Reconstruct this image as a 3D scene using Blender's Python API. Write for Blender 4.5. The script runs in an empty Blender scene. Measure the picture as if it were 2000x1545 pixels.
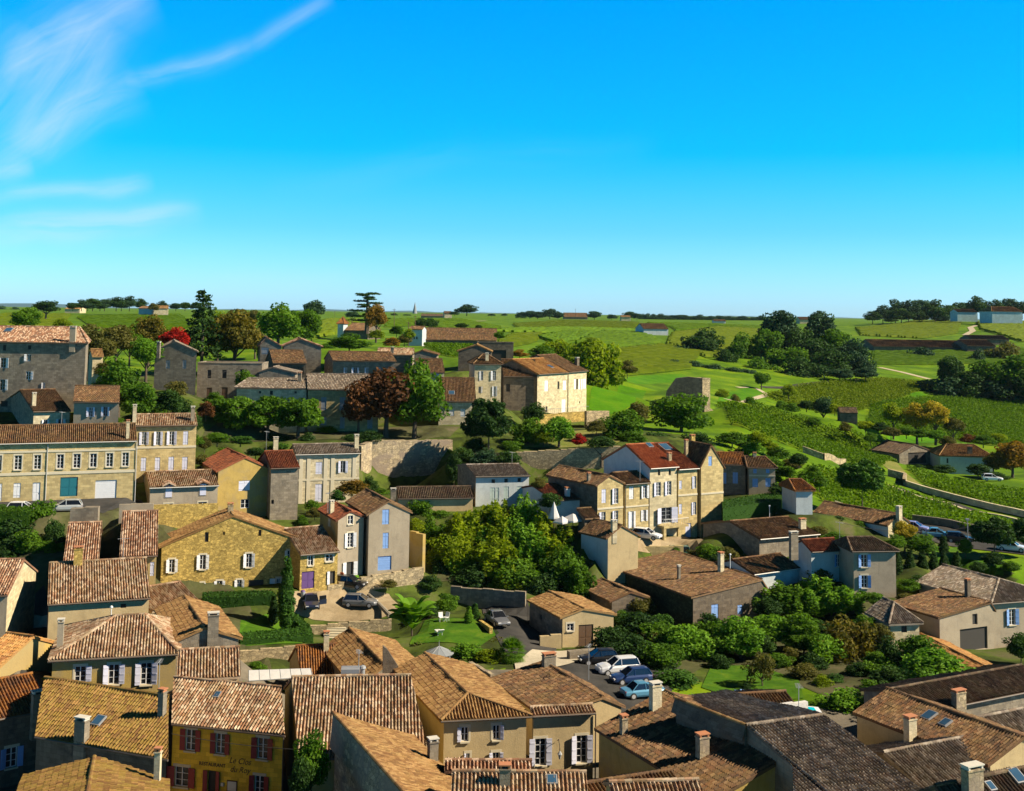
import bpy, bmesh, math, random
import numpy as np
from mathutils import Vector, Matrix, geometry
R_ = math.radians
random.seed(7)
C = bpy.context.scene.collection
sc = bpy.context.scene
# ---------------------------------------------------------------- camera, sky, sun, exposure
FPX, PITCH, ROLL, CH = 2400.0, 5.0, 0.8, 45.0
YS = FPX/1500          # depths below are given for a 1500 px lens
CY = 612 - FPX*math.tan(R_(PITCH))
cd = bpy.data.cameras.new('camera'); cam = bpy.data.objects.new('camera', cd); C.objects.link(cam)
CM = Matrix.Rotation(R_(90+PITCH), 3, 'X') @ Matrix.Rotation(R_(ROLL), 3, 'Z')
cam.matrix_world = Matrix.Translation((0, 0, CH)) @ CM.to_4x4()
cd.sensor_width = 36; cd.lens = FPX/2000*36; cd.shift_y = -(772.5-CY)/2000
cd.clip_start = 0.5; cd.clip_end = 30000
sc.camera = cam
SUN_EL, SUN_AZ = 37.0, 99.0          # azimuth clockwise from +Y
sd = bpy.data.lights.new('sun', 'SUN'); sd.energy = 5.0; sd.angle = R_(0.5); sd.color = (1.0, 0.87, 0.66)
so = bpy.data.objects.new('sun', sd); C.objects.link(so)
sv = Vector((math.sin(R_(SUN_AZ))*math.cos(R_(SUN_EL)), math.cos(R_(SUN_AZ))*math.cos(R_(SUN_EL)), math.sin(R_(SUN_EL))))
so.rotation_euler = sv.to_track_quat('Z', 'Y').to_euler(); so.location = (60, 0, 120)
sc.view_settings.view_transform = 'Standard'; sc.view_settings.look = 'None'
sc.view_settings.exposure = 0.95; sc.view_settings.gamma = 1.0
sc.cycles.max_bounces = 5; sc.cycles.diffuse_bounces = 1; sc.cycles.transmission_bounces = 3
W = bpy.data.worlds.new('World'); sc.world = W; W.use_nodes = True
def mnode(nt, op, a, b=None, c=None):
    n = nt.nodes.new('ShaderNodeMath'); n.operation = op
    for i, v in enumerate((a, b, c)):
        if v is None: continue
        if isinstance(v, (int, float)): n.inputs[i].default_value = v
        else: nt.links.new(v, n.inputs[i])
    return n.outputs[0]
def world():
    nt = W.node_tree; nt.nodes.clear(); L = nt.links.new
    out = nt.nodes.new('ShaderNodeOutputWorld'); bg = nt.nodes.new('ShaderNodeBackground')
    sky = nt.nodes.new('ShaderNodeTexSky'); sky.sky_type = 'NISHITA'; sky.sun_disc = False
    sky.sun_elevation = R_(SUN_EL); sky.sun_rotation = R_(SUN_AZ); sky.altitude = 0
    sky.air_density = 1.0; sky.dust_density = 0.4; sky.ozone_density = 4.0
    hs = nt.nodes.new('ShaderNodeHueSaturation'); hs.inputs['Saturation'].default_value = SKY_SAT
    hs.inputs['Hue'].default_value = SKY_HUE; hs.inputs['Value'].default_value = 1.0
    # cirrus at the left, laid out by direction on the sky dome
    tc = nt.nodes.new('ShaderNodeTexCoord'); sp = nt.nodes.new('ShaderNodeSeparateXYZ'); L(tc.outputs['Generated'], sp.inputs[0])
    yy = mnode(nt, 'MAXIMUM', sp.outputs[1], 0.02)
    gx = mnode(nt, 'DIVIDE', sp.outputs[0], yy); gz = mnode(nt, 'DIVIDE', sp.outputs[2], yy)
    cb = nt.nodes.new('ShaderNodeCombineXYZ'); L(gx, cb.inputs[0]); L(gz, cb.inputs[1])
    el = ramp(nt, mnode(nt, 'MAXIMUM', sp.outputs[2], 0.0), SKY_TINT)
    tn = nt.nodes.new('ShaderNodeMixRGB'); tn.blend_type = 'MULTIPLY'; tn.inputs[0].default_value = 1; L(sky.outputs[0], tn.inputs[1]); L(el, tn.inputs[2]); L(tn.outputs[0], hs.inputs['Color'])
    total = None
    wn = nt.nodes.new('ShaderNodeTexNoise'); wn.inputs['Scale'].default_value = 3.5; wn.inputs['Detail'].default_value = 4; L(cb.outputs[0], wn.inputs['Vector'])
    wz = mnode(nt, 'MULTIPLY_ADD', wn.outputs[0], 0.075, -0.037)
    # streaks: (x0,y0,x1,y1 photo px, half width px, strength, noise scale)
    for (x0, y0, x1, y1, hw, st, seed) in [(-30, 330, 260, 140, 45, .38, 1), (230, 150, 480, 75, 16, .42, 2), (460, 85, 640, -10, 14, .30, 3),
                                     (-60, 480, 400, 395, 24, .55, 4), (-40, 405, 300, 348, 16, .45, 5), (-20, 130, 280, -40, 50, .40, 6),
                                     (30, 300, 190, 20, 60, .33, 7), (-60, 360, 60, 330, 26, .30, 8), (-80, 250, 60, 60, 60, .26, 9), (400, 560, 700, 535, 16, .10, 10), (500, 350, 1300, 290, 30, .05, 11)]:
        ax, az = (x0-1000)/FPX, (612-y0)/FPX; bx, bz = (x1-1000)/FPX, (612-y1)/FPX
        ln = math.hypot(bx-ax, bz-az); ux, uz = (bx-ax)/ln, (bz-az)/ln
        dx = mnode(nt, 'SUBTRACT', gx, ax); dz = mnode(nt, 'SUBTRACT', mnode(nt, 'ADD', gz, wz), az)
        t = mnode(nt, 'ADD', mnode(nt, 'MULTIPLY', dx, ux), mnode(nt, 'MULTIPLY', dz, uz))
        s = mnode(nt, 'ADD', mnode(nt, 'MULTIPLY', dx, -uz), mnode(nt, 'MULTIPLY', dz, ux))
        tm = mnode(nt, 'MULTIPLY_ADD', t, 2/ln, -1.0)
        m1 = mnode(nt, 'SUBTRACT', 1.0, mnode(nt, 'POWER', mnode(nt, 'ABSOLUTE', tm), 4.0)); m1 = mnode(nt, 'MAXIMUM', m1, 0.0)
        sn = mnode(nt, 'DIVIDE', s, hw/FPX); m2 = mnode(nt, 'EXPONENT', mnode(nt, 'MULTIPLY', mnode(nt, 'MULTIPLY', sn, sn), -1.0))
        c2 = nt.nodes.new('ShaderNodeCombineXYZ'); L(mnode(nt, 'MULTIPLY', t, 8.0), c2.inputs[0]); L(mnode(nt, 'MULTIPLY', s, 54.0), c2.inputs[1]); c2.inputs[2].default_value = seed*3.7
        no = nt.nodes.new('ShaderNodeTexNoise'); no.inputs['Scale'].default_value = 1.0; no.inputs['Detail'].default_value = 7; no.inputs['Roughness'].default_value = .62; no.inputs['Distortion'].default_value = .5; L(c2.outputs[0], no.inputs['Vector'])
        nn = mnode(nt, 'MAXIMUM', mnode(nt, 'MULTIPLY_ADD', no.outputs[0], 2.4, -.55), 0.0)
        v = mnode(nt, 'MULTIPLY', mnode(nt, 'MULTIPLY', m1, m2), mnode(nt, 'MULTIPLY', nn, st))
        total = v if total is None else mnode(nt, 'ADD', total, v)
    total = mnode(nt, 'MULTIPLY', mnode(nt, 'MINIMUM', total, 0.9), .85)
    mx = nt.nodes.new('ShaderNodeMixRGB'); L(total, mx.inputs[0]); L(hs.outputs[0], mx.inputs[1]); mx.inputs[2].default_value = (8.0, 9.2, 10.5, 1)
    L(mx.outputs[0], bg.inputs[0]); bg.inputs[1].default_value = SKY_STR; L(bg.outputs[0], out.inputs[0])


# ---------------------------------------------------------------- photo rays (calibration only: every thing gets its own depth and real size)
def ray(px, py):
    return CM @ Vector(((px-1000)/FPX, -(py-CY)/FPX, -1.0))
CAM = Vector((0, 0, CH))
def P(px, py, Y):
    d = ray(px, py); return CAM + d*(Y*YS/d.y)
def PZ(px, py, z):
    d = ray(px, py); return CAM + d*((z-CH)/d.z)
def PP(px, py, p0, n):
    d = ray(px, py); return CAM + d*((p0-CAM).dot(n)/d.dot(n))
CMI = CM.transposed()
def proj(p):
    v = CMI @ (Vector(p)-CAM); return (1000+FPX*v.x/-v.z, CY-FPX*v.y/-v.z)
FR = {'a': 540, 'b': 800, 'c': 1060, 'd': 1245}
def Q(k, x, y):
    if k == '': return (x, y)
    return ((int(k[1])-1)*500+x/4, FR[k[0]]+y/4)

# ---------------------------------------------------------------- mesh builder
class MB:
    def __init__(s): s.V = []; s.L = []; s.S = []; s.U = []; s.M = []; s.n = 0
    def add(s, verts, faces, uvs=None, m=0):
        """verts (N,3), faces (M,k) of one size k, uvs (M,k,2)"""
        verts = np.asarray(verts, float).reshape(-1, 3); faces = np.asarray(faces, int)
        if len(faces) == 0: return
        k = faces.shape[1]
        s.V.append(verts); s.L.append((faces+s.n).ravel()); s.S.append(np.full(len(faces), k)); s.n += len(verts)
        s.U.append(np.zeros((faces.size, 2)) if uvs is None else np.asarray(uvs, float).reshape(-1, 2))
        s.M.append(np.full(len(faces), m))
    def poly(s, pts, uvs=None, m=0):
        s.add([tuple(p) for p in pts], [list(range(len(pts)))], None if uvs is None else [uvs], m)
    def box(s, o, ex, ey, ez, m=0, uvs=1.0):
        """o corner, ex/ey/ez edge vectors"""
        o, ex, ey, ez = Vector(o), Vector(ex), Vector(ey), Vector(ez)
        c = [o, o+ex, o+ex+ey, o+ey, o+ez, o+ex+ez, o+ex+ey+ez, o+ey+ez]
        if ex.cross(ey).dot(ez) < 0: c = c[4:]+c[:4]
        lx, ly, lz = ex.length, ey.length, ez.length
        for f, a, b in (((0, 3, 2, 1), ly, lx), ((4, 5, 6, 7), lx, ly), ((0, 1, 5, 4), lx, lz), ((1, 2, 6, 5), ly, lz), ((2, 3, 7, 6), lx, lz), ((3, 0, 4, 7), ly, lz)):
            s.poly([c[i] for i in f], [(0, 0), (a, 0), (a, b), (0, b)], m)
    def cbox(s, c, sx, sy, sz, m=0, rot=0):
        ca, sa = math.cos(rot), math.sin(rot); X = Vector((ca, sa, 0)); Yv = Vector((-sa, ca, 0))
        s.box(Vector(c)-X*sx/2-Yv*sy/2, X*sx, Yv*sy, Vector((0, 0, sz)), m)
    def tube(s, pts, rad, n=8, m=0, caps=True):
        pts = [Vector(p) for p in pts]; rs = rad if isinstance(rad, (list, tuple)) else [rad]*len(pts)
        rings = []
        for i, p in enumerate(pts):
            d = (pts[min(i+1, len(pts)-1)]-pts[max(i-1, 0)]).normalized()
            a = d.orthogonal().normalized() if abs(d.z) > .99 else d.cross(Vector((0, 0, 1))).normalized(); b = d.cross(a)
            rings.append([p+(a*math.cos(2*math.pi*k/n)+b*math.sin(2*math.pi*k/n))*rs[i] for k in range(n)])
        v = [tuple(q) for r in rings for q in r]; f = []
        for i in range(len(pts)-1):
            for k in range(n): f.append((i*n+k, i*n+(k+1) % n, (i+1)*n+(k+1) % n, (i+1)*n+k))
        s.add(v, f, [[(0, 0)]*4]*len(f), m)
        if caps:
            s.add([tuple(q) for q in rings[0]], [list(range(n))], None, m); s.add([tuple(q) for q in rings[-1]], [list(range(n))], None, m)
    def lathe(s, c, prof, n=12, m=0):
        c = Vector(c); v = []; f = []
        for (r, z) in prof:
            for k in range(n): v.append((c.x+r*math.cos(2*math.pi*k/n), c.y+r*math.sin(2*math.pi*k/n), c.z+z))
        for i in range(len(prof)-1):
            for k in range(n): f.append((i*n+k, i*n+(k+1) % n, (i+1)*n+(k+1) % n, (i+1)*n+k))
        s.add(v, f, [[(0, 0)]*4]*len(f), m)
    def mesh(s, name, mats, off=(0, 0, 0), smooth=False):
        me = bpy.data.meshes.new(name)
        V = np.concatenate(s.V)-np.array(off); Lp = np.concatenate(s.L); S = np.concatenate(s.S); U = np.concatenate(s.U); M = np.concatenate(s.M)
        me.vertices.add(len(V)); me.vertices.foreach_set('co', V.astype(np.float32).ravel())
        me.loops.add(len(Lp)); me.loops.foreach_set('vertex_index', Lp.astype(np.int32))
        me.polygons.add(len(S)); st = np.concatenate([[0], np.cumsum(S)[:-1]]); me.polygons.foreach_set('loop_start', st.astype(np.int32)); me.polygons.foreach_set('loop_total', S.astype(np.int32))
        me.polygons.foreach_set('material_index', M.astype(np.int32))
        uv = me.uv_layers.new(name='uv'); uv.data.foreach_set('uv', U.astype(np.float32).ravel())
        for mt in (mats if isinstance(mats, (list, tuple)) else [mats]): me.materials.append(mt)
        me.polygons.foreach_set('use_smooth', np.full(len(S), smooth))
        me.update(calc_edges=True); me.validate()
        return me
    def build(s, name, mats, parent=None, off=None, smooth=False):
        if not s.V: return None
        if off is None:
            off = parent.location if parent is not None and parent.type == 'EMPTY' else (0, 0, 0)
            if parent is not None and parent.type == 'MESH': off = parent.get('_off', (0, 0, 0))
        o = bpy.data.objects.new(name, s.mesh(name, mats, off, smooth)); C.objects.link(o)
        if parent is not None:
            o.parent = parent
        o['_off'] = list(off)
        return o
def tag(o, label=None, cat=None, group=None, kind=None):
    if label: o['label'] = label
    if cat: o['category'] = cat
    if group: o['group'] = group
    if kind: o['kind'] = kind
    return o
def empty(name, loc, rz=0, label=None, cat=None, group=None):
    o = bpy.data.objects.new(name, None); C.objects.link(o); o.location = loc; o.rotation_euler = (0, 0, rz); o.empty_display_size = .5
    return tag(o, label, cat, group)

# ---------------------------------------------------------------- materials
def newmat(name):
    m = bpy.data.materials.new(name); m.use_nodes = True; nt = m.node_tree
    return m, nt, nt.nodes['Principled BSDF'], nt.links.new
def rgb(c): return (c[0], c[1], c[2], 1)
def ramp(nt, fac, cols, const=False):
    r = nt.nodes.new('ShaderNodeValToRGB'); nt.links.new(fac, r.inputs[0]); el = r.color_ramp.elements
    r.color_ramp.interpolation = 'CONSTANT' if const else 'LINEAR'
    n = len(cols)
    for i, c in enumerate(cols):
        p = c[3] if len(c) > 3 else (i/(n if const else max(1, n-1)))
        if i < 2: e = el[i]; e.position = p
        else: e = el.new(p)
        e.color = rgb(c)
    return r.outputs[0]
def noise(nt, vec, scale, detail=4, rough=.55, dist=0.0):
    n = nt.nodes.new('ShaderNodeTexNoise'); n.inputs['Scale'].default_value = scale; n.inputs['Detail'].default_value = detail; n.inputs['Roughness'].default_value = rough; n.inputs['Distortion'].default_value = dist
    if vec is not None: nt.links.new(vec, n.inputs['Vector'])
    return n.outputs[0]
def mix(nt, f, a, b, op='MIX'):
    n = nt.nodes.new('ShaderNodeMixRGB'); n.blend_type = op
    for i, v in ((0, f), (1, a), (2, b)):
        if isinstance(v, (int, float)): n.inputs[i].default_value = v
        elif isinstance(v, tuple): n.inputs[i].default_value = rgb(v)
        else: nt.links.new(v, n.inputs[i])
    return n.outputs[0]
def geo_pos(nt): return nt.nodes.new('ShaderNodeNewGeometry').outputs['Position']
def uvn(nt):
    n = nt.nodes.new('ShaderNodeUVMap'); return n.outputs[0]
def scalev(nt, v, s):
    n = nt.nodes.new('ShaderNodeVectorMath'); n.operation = 'MULTIPLY'; nt.links.new(v, n.inputs[0]); n.inputs[1].default_value = s; return n.outputs[0]
def bump(nt, b, h, strength, dist=.02):
    n = nt.nodes.new('ShaderNodeBump'); n.inputs['Strength'].default_value = strength; n.inputs['Distance'].default_value = dist
    nt.links.new(h, n.inputs['Height']); nt.links.new(n.outputs[0], b.inputs['Normal'])
SKY_SAT, SKY_HUE, SKY_STR = 1.0, 0.5, 0.0515
SKY_TINT = [(1.12, 1.86, 2.9, 0.0), (.42, 1.44, 2.05, 0.067), (.02, 1.42, 2.0, 0.13), (.0, 1.46, 2.35, 0.25), (.04, .07, .10, 0.40)]  # last stop darkens the unseen zenith to weaken the fill light
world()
MT = {}
def plain(name, col, rough=.7, metal=0.0, var=0.12):
    m, nt, b, L = newmat(name)
    n = noise(nt, geo_pos(nt), 3.0, 3)
    L(mix(nt, n, tuple(x*(1-var) for x in col), tuple(min(1, x*(1+var)) for x in col)), b.inputs['Base Color'])
    b.inputs['Roughness'].default_value = rough; b.inputs['Metallic'].default_value = metal
    MT[name] = m; return m
def tilemat(name, cols, stain=(.07, .05, .04), st=.5, lichen=None, la=.5):
    m, nt, b, L = newmat('tiles_'+name)
    uv = uvn(nt); sp = nt.nodes.new('ShaderNodeSeparateXYZ'); L(uv, sp.inputs[0])
    cb = nt.nodes.new('ShaderNodeCombineXYZ'); L(mnode(nt, 'FLOOR', sp.outputs[0]), cb.inputs[0]); L(mnode(nt, 'FLOOR', sp.outputs[1]), cb.inputs[1])
    oi = nt.nodes.new('ShaderNodeObjectInfo'); L(mnode(nt, 'MULTIPLY', oi.outputs['Random'], 57.0), cb.inputs[2])
    wn = nt.nodes.new('ShaderNodeTexWhiteNoise'); wn.noise_dimensions = '3D'; L(cb.outputs[0], wn.inputs['Vector'])
    c = ramp(nt, wn.outputs['Value'], cols, True)
    pos = geo_pos(nt)
    n1 = noise(nt, pos, 0.55, 6, .65, .4)
    f = nt.nodes.new('ShaderNodeMapRange'); L(n1, f.inputs[0]); f.inputs[1].default_value = .42; f.inputs[2].default_value = .68; f.inputs[3].default_value = 0; f.inputs[4].default_value = st
    c = mix(nt, f.outputs[0], c, stain)
    if lichen:
        n2 = noise(nt, pos, 0.9, 8, .72, .6)
        f2 = nt.nodes.new('ShaderNodeMapRange'); L(n2, f2.inputs[0]); f2.inputs[1].default_value = .45; f2.inputs[2].default_value = .62; f2.inputs[3].default_value = 0; f2.inputs[4].default_value = la
        c = mix(nt, f2.outputs[0], c, lichen)
    n3 = noise(nt, pos, 9, 6, .75)
    c = mix(nt, .95, c, mix(nt, n3, (.16, .14, .12), (1.5, 1.45, 1.4)), 'MULTIPLY')
    L(c, b.inputs['Base Color']); b.inputs['Roughness'].default_value = .93; b.inputs['Specular IOR Level'].default_value = .2
    bump(nt, b, n3, .5, .03)
    MT['t_'+name] = m; return m
tilemat('brown', [(.16, .085, .045), (.22, .125, .065), (.10, .06, .038), (.29, .18, .10), (.19, .095, .048), (.13, .08, .05)], lichen=(.2, .15, .05), la=.35)
tilemat('dark', [(.10, .065, .045), (.14, .09, .065), (.07, .05, .04), (.19, .14, .10), (.12, .07, .045)], lichen=(.2, .18, .09), la=.3)
tilemat('gray', [(.26, .215, .18), (.36, .31, .26), (.18, .145, .12), (.46, .40, .34), (.28, .21, .16), (.21, .17, .14)], stain=(.09, .075, .065), lichen=(.22, .2, .12), la=.3)
tilemat('mix', [(.50, .37, .25), (.30, .16, .09), (.64, .50, .37), (.34, .20, .12), (.22, .13, .08), (.46, .28, .18), (.44, .34, .24)], st=.5, lichen=(.28, .22, .10), la=.35)
tilemat('pink', [(.50, .32, .21), (.34, .17, .10), (.60, .45, .33), (.28, .16, .10), (.22, .13, .09)], st=.35)
tilemat('orange', [(.44, .22, .075), (.37, .17, .06), (.5, .28, .11), (.30, .14, .055), (.42, .25, .10)], st=.35, stain=(.2, .1, .05), lichen=(.5, .3, .08), la=.4)
tilemat('redtile', [(.27, .085, .04), (.21, .06, .03), (.32, .11, .05), (.16, .055, .03)], st=.35)
tilemat('salmon', [(.44, .14, .06), (.38, .115, .05), (.48, .165, .07)], st=.1)
tilemat('lichen', [(.24, .14, .05), (.30, .20, .06), (.19, .10, .04), (.34, .2, .07), (.27, .17, .045)], st=.35, stain=(.13, .07, .03), lichen=(.22, .17, .028), la=.4)
tilemat('rust', [(.27, .115, .045), (.19, .09, .045), (.34, .16, .06), (.15, .075, .042), (.24, .095, .035)], st=.45, lichen=(.42, .17, .02), la=.55)
tilemat('tan', [(.33, .19, .08), (.25, .135, .055), (.40, .25, .11), (.19, .10, .045)], st=.35, stain=(.16, .09, .04), lichen=(.32, .22, .08), la=.4)
def wallmat(name, col, kind='plaster', stain=None, sa=.45, patch=None):
    m, nt, b, L = newmat('wall_'+name)
    uv = uvn(nt); pos = geo_pos(nt); stain = stain or tuple(x*.45 for x in col)
    c = tuple(col); sa = min(.95, sa*1.3); c = mix(nt, noise(nt, pos, .35, 6, .65), (col[0]*.66, col[1]*.63, col[2]*.60), (min(1, col[0]*1.24), min(1, col[1]*1.24), min(1, col[2]*1.22)))
    if kind == 'block':
        br = nt.nodes.new('ShaderNodeTexBrick'); L(uv, br.inputs['Vector']); br.inputs['Scale'].default_value = 1.0
        br.inputs['Brick Width'].default_value = .62; br.inputs['Row Height'].default_value = .32; br.inputs['Mortar Size'].default_value = .012; br.inputs['Mortar Smooth'].default_value = .3; br.inputs['Bias'].default_value = 0
        br.inputs['Color1'].default_value = (.70, .68, .64, 1); br.inputs['Color2'].default_value = (1.16, 1.14, 1.08, 1); br.inputs['Mortar'].default_value = (.66, .62, .55, 1)
        c = mix(nt, .85, c, br.outputs[0], 'MULTIPLY')
    if kind in ('rubble', 'ashlar'):
        vo = nt.nodes.new('ShaderNodeTexVoronoi'); L(scalev(nt, uv, (1, 1.7, 1)), vo.inputs['Vector']); vo.inputs['Scale'].default_value = 2.6 if kind == 'rubble' else 2.0
        ve = nt.nodes.new('ShaderNodeTexVoronoi'); ve.feature = 'DISTANCE_TO_EDGE'; L(scalev(nt, uv, (1, 1.7, 1)), ve.inputs['Vector']); ve.inputs['Scale'].default_value = vo.inputs['Scale'].default_value
        sp = nt.nodes.new('ShaderNodeSeparateXYZ'); L(vo.outputs['Color'], sp.inputs[0])
        c = mix(nt, .9, c, ramp(nt, sp.outputs[0], [(.62, .6, .56), (.9, .88, .84), (1.35, 1.3, 1.2)]), 'MULTIPLY')
        e = ramp(nt, ve.outputs['Distance'], [(.35, .33, .3, 0), (1, 1, 1, .10)])
        c = mix(nt, .75, c, e, 'MULTIPLY')
    # dirt patches and vertical runs
    n1 = noise(nt, pos, .9, 8, .7, .3)
    f = nt.nodes.new('ShaderNodeMapRange'); L(n1, f.inputs[0]); f.inputs[1].default_value = .5; f.inputs[2].default_value = .72; f.inputs[4].default_value = sa
    c = mix(nt, f.outputs[0], c, stain)
    n2 = noise(nt, scalev(nt, uv, (2.6, .22, 1)), 1.0, 6, .7)
    f = nt.nodes.new('ShaderNodeMapRange'); L(n2, f.inputs[0]); f.inputs[1].default_value = .54; f.inputs[2].default_value = .75; f.inputs[4].default_value = sa*.8
    c = mix(nt, f.outputs[0], c, stain)
    if patch:
        f = nt.nodes.new('ShaderNodeMapRange'); L(noise(nt, pos, .28, 7, .62, .5), f.inputs[0]); f.inputs[1].default_value = .47; f.inputs[2].default_value = .56; f.inputs[4].default_value = .8
        c = mix(nt, f.outputs[0], c, patch)
    n3 = noise(nt, pos, 9, 4, .7)
    c = mix(nt, .7, c, mix(nt, n3, (.7, .7, .7), (1.25, 1.25, 1.25)), 'MULTIPLY')
    L(c, b.inputs['Base Color']); b.inputs['Roughness'].default_value = .95; b.inputs['Specular IOR Level'].default_value = .15
    bump(nt, b, n3, .5, .04 if kind == 'plaster' else .08)
    MT['w_'+name] = m; return m
wallmat('cream', (.52, .42, .22), 'block'); wallmat('pale', (.62, .55, .40), 'block'); wallmat('ochre', (.50, .37, .12), 'rubble', sa=.3)
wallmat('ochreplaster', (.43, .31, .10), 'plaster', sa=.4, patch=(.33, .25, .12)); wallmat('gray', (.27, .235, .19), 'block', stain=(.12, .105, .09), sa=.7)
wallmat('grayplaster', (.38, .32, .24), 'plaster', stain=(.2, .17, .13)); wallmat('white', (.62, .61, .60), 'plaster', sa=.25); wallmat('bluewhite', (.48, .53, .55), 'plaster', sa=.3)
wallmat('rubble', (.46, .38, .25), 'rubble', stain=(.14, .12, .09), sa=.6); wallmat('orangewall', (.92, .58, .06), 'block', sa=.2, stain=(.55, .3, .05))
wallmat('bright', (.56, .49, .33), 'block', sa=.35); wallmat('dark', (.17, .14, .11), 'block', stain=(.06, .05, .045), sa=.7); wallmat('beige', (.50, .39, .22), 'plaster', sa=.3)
wallmat('old', (.44, .37, .26), 'ashlar', stain=(.13, .115, .10), sa=.75, patch=(.24, .19, .15)); wallmat('ivy', (.05, .06, .03), 'rubble', sa=.5)
wallmat('teal', (.42, .55, .55), 'plaster', sa=.35)
for n_, c_, r_ in (('p_white', (.80, .80, .82), .5), ('p_lav', (.66, .67, .82), .5), ('p_blue', (.25, .42, .80), .5), ('p_red', (.27, .022, .03), .5), ('p_purple', (.13, .06, .22), .6), ('p_teal', (.015, .16, .20), .5),
                   ('p_gray', (.35, .37, .40), .5), ('p_palegreen', (.5, .6, .55), .5), ('p_brown', (.13, .07, .035), .7), ('stone_trim', (.66, .58, .42), .9), ('zinc', (.34, .35, .36), .45), ('gutter_dark', (.12, .09, .07), .6), ('gutter_pale', (.60, .58, .54), .5),
                   ('bark', (.10, .075, .05), .95), ('palebark', (.3, .26, .2), .95), ('plastic_white', (.8, .8, .78), .4), ('ink', (.06, .02, .015), .7), ('rubber', (.02, .02, .02), .85), ('alu', (.5, .5, .52), .35), ('flash', (.3, .3, .31), .5),
                   ('terracotta', (.5, .2, .09), .8), ('cap', (.62, .58, .5), .9), ('near_black', (.05, .045, .04), .9), ('wood', (.16, .09, .05), .8), ('canvas', (.58, .57, .56), .8), ('slate', (.25, .27, .29), .6), ('orange_plastic', (.75, .16, .02), .4), ('lime_plastic', (.35, .75, .04), .4), ('paper', (.8, .78, .7), .8)):
    plain(n_, tuple(v*.82 for v in c_), r_)
def glassmat(name, col, rough=.08):
    m, nt, b, L = newmat(name); n = noise(nt, geo_pos(nt), .7, 2)
    L(mix(nt, n, col, tuple(x*2.2 for x in col)), b.inputs['Base Color']); b.inputs['Roughness'].default_value = rough; b.inputs['IOR'].default_value = 1.5
    MT[name] = m
glassmat('glass', (.012, .014, .018)); glassmat('skyglass', (.02, .05, .09), .15); glassmat('carglass', (.006, .007, .009), .05)
def carpaint(name, col):
    m, nt, b, L = newmat('paint_'+name); n = noise(nt, geo_pos(nt), 2.0, 2)
    L(mix(nt, n, tuple(x*.9 for x in col), col), b.inputs['Base Color']); b.inputs['Roughness'].default_value = .35; b.inputs['Coat Weight'].default_value = .6; b.inputs['Coat Roughness'].default_value = .08; b.inputs['Metallic'].default_value = .2
    MT['car_'+name] = m
for n_, c_ in (('navy', (.015, .022, .05)), ('grey', (.16, .165, .18)), ('black', (.012, .012, .014)), ('white', (.78, .79, .82)), ('silver', (.45, .47, .48)), ('green', (.01, .10, .09)), ('blue', (.10, .30, .48)), ('darkblue', (.02, .05, .16)), ('violet', (.3, .28, .5))): carpaint(n_, c_)
def leafmat(name, c1, c2, c3, tr=.35):
    m, nt, b, L = newmat('leaf_'+name)
    uv = uvn(nt); sp = nt.nodes.new('ShaderNodeSeparateXYZ'); L(uv, sp.inputs[0])
    oi = nt.nodes.new('ShaderNodeObjectInfo')
    f = mnode(nt, 'ADD', mnode(nt, 'MULTIPLY', sp.outputs[0], .45), mnode(nt, 'ADD', mnode(nt, 'MULTIPLY', sp.outputs[1], .45), mnode(nt, 'MULTIPLY_ADD', oi.outputs['Random'], .25, -.08)))
    c = ramp(nt, f, [c1+(0.0,), c2+(.5,), c3+(1.0,)])
    L(c, b.inputs['Base Color']); b.inputs['Roughness'].default_value = .75; b.inputs['Specular IOR Level'].default_value = .2
    t = nt.nodes.new('ShaderNodeBsdfTranslucent'); L(mix(nt, 1.0, c, (1.3, 1.35, .5), 'MULTIPLY'), t.inputs[0])
    ms = nt.nodes.new('ShaderNodeMixShader'); ms.inputs[0].default_value = tr; L(b.outputs[0], ms.inputs[1]); L(t.outputs[0], ms.inputs[2])
    L(ms.outputs[0], nt.nodes['Material Output'].inputs[0]); MT['l_'+name] = m
leafmat('green', (.025, .07, .004), (.07, .155, .007), (.14, .26, .012), .42)
leafmat('bright', (.05, .13, .006), (.11, .24, .012), (.19, .34, .02))
leafmat('dark', (.010, .030, .006), (.026, .068, .010), (.06, .12, .014), .28)
leafmat('yellowgreen', (.075, .13, .002), (.17, .235, .003), (.30, .36, .006), .45)
leafmat('yellow', (.2, .16, .008), (.33, .25, .012), (.48, .36, .03))
leafmat('olive', (.05, .055, .012), (.10, .10, .018), (.17, .15, .03))
leafmat('autumn', (.07, .06, .008), (.19, .115, .012), (.36, .18, .018))
leafmat('bronze', (.05, .055, .006), (.12, .105, .010), (.24, .15, .016))
leafmat('russet', (.04, .018, .008), (.10, .04, .012), (.22, .085, .018), .25)
leafmat('red', (.14, .006, .004), (.34, .012, .008), (.55, .03, .015))
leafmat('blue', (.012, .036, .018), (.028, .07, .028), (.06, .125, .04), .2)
leafmat('hedge', (.014, .05, .005), (.036, .10, .008), (.075, .17, .012), .25)
leafmat('vine', (.06, .125, .001), (.115, .21, .002), (.19, .30, .004), .35)
leafmat('vine2', (.085, .13, .001), (.15, .205, .002), (.23, .28, .004), .3)
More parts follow.
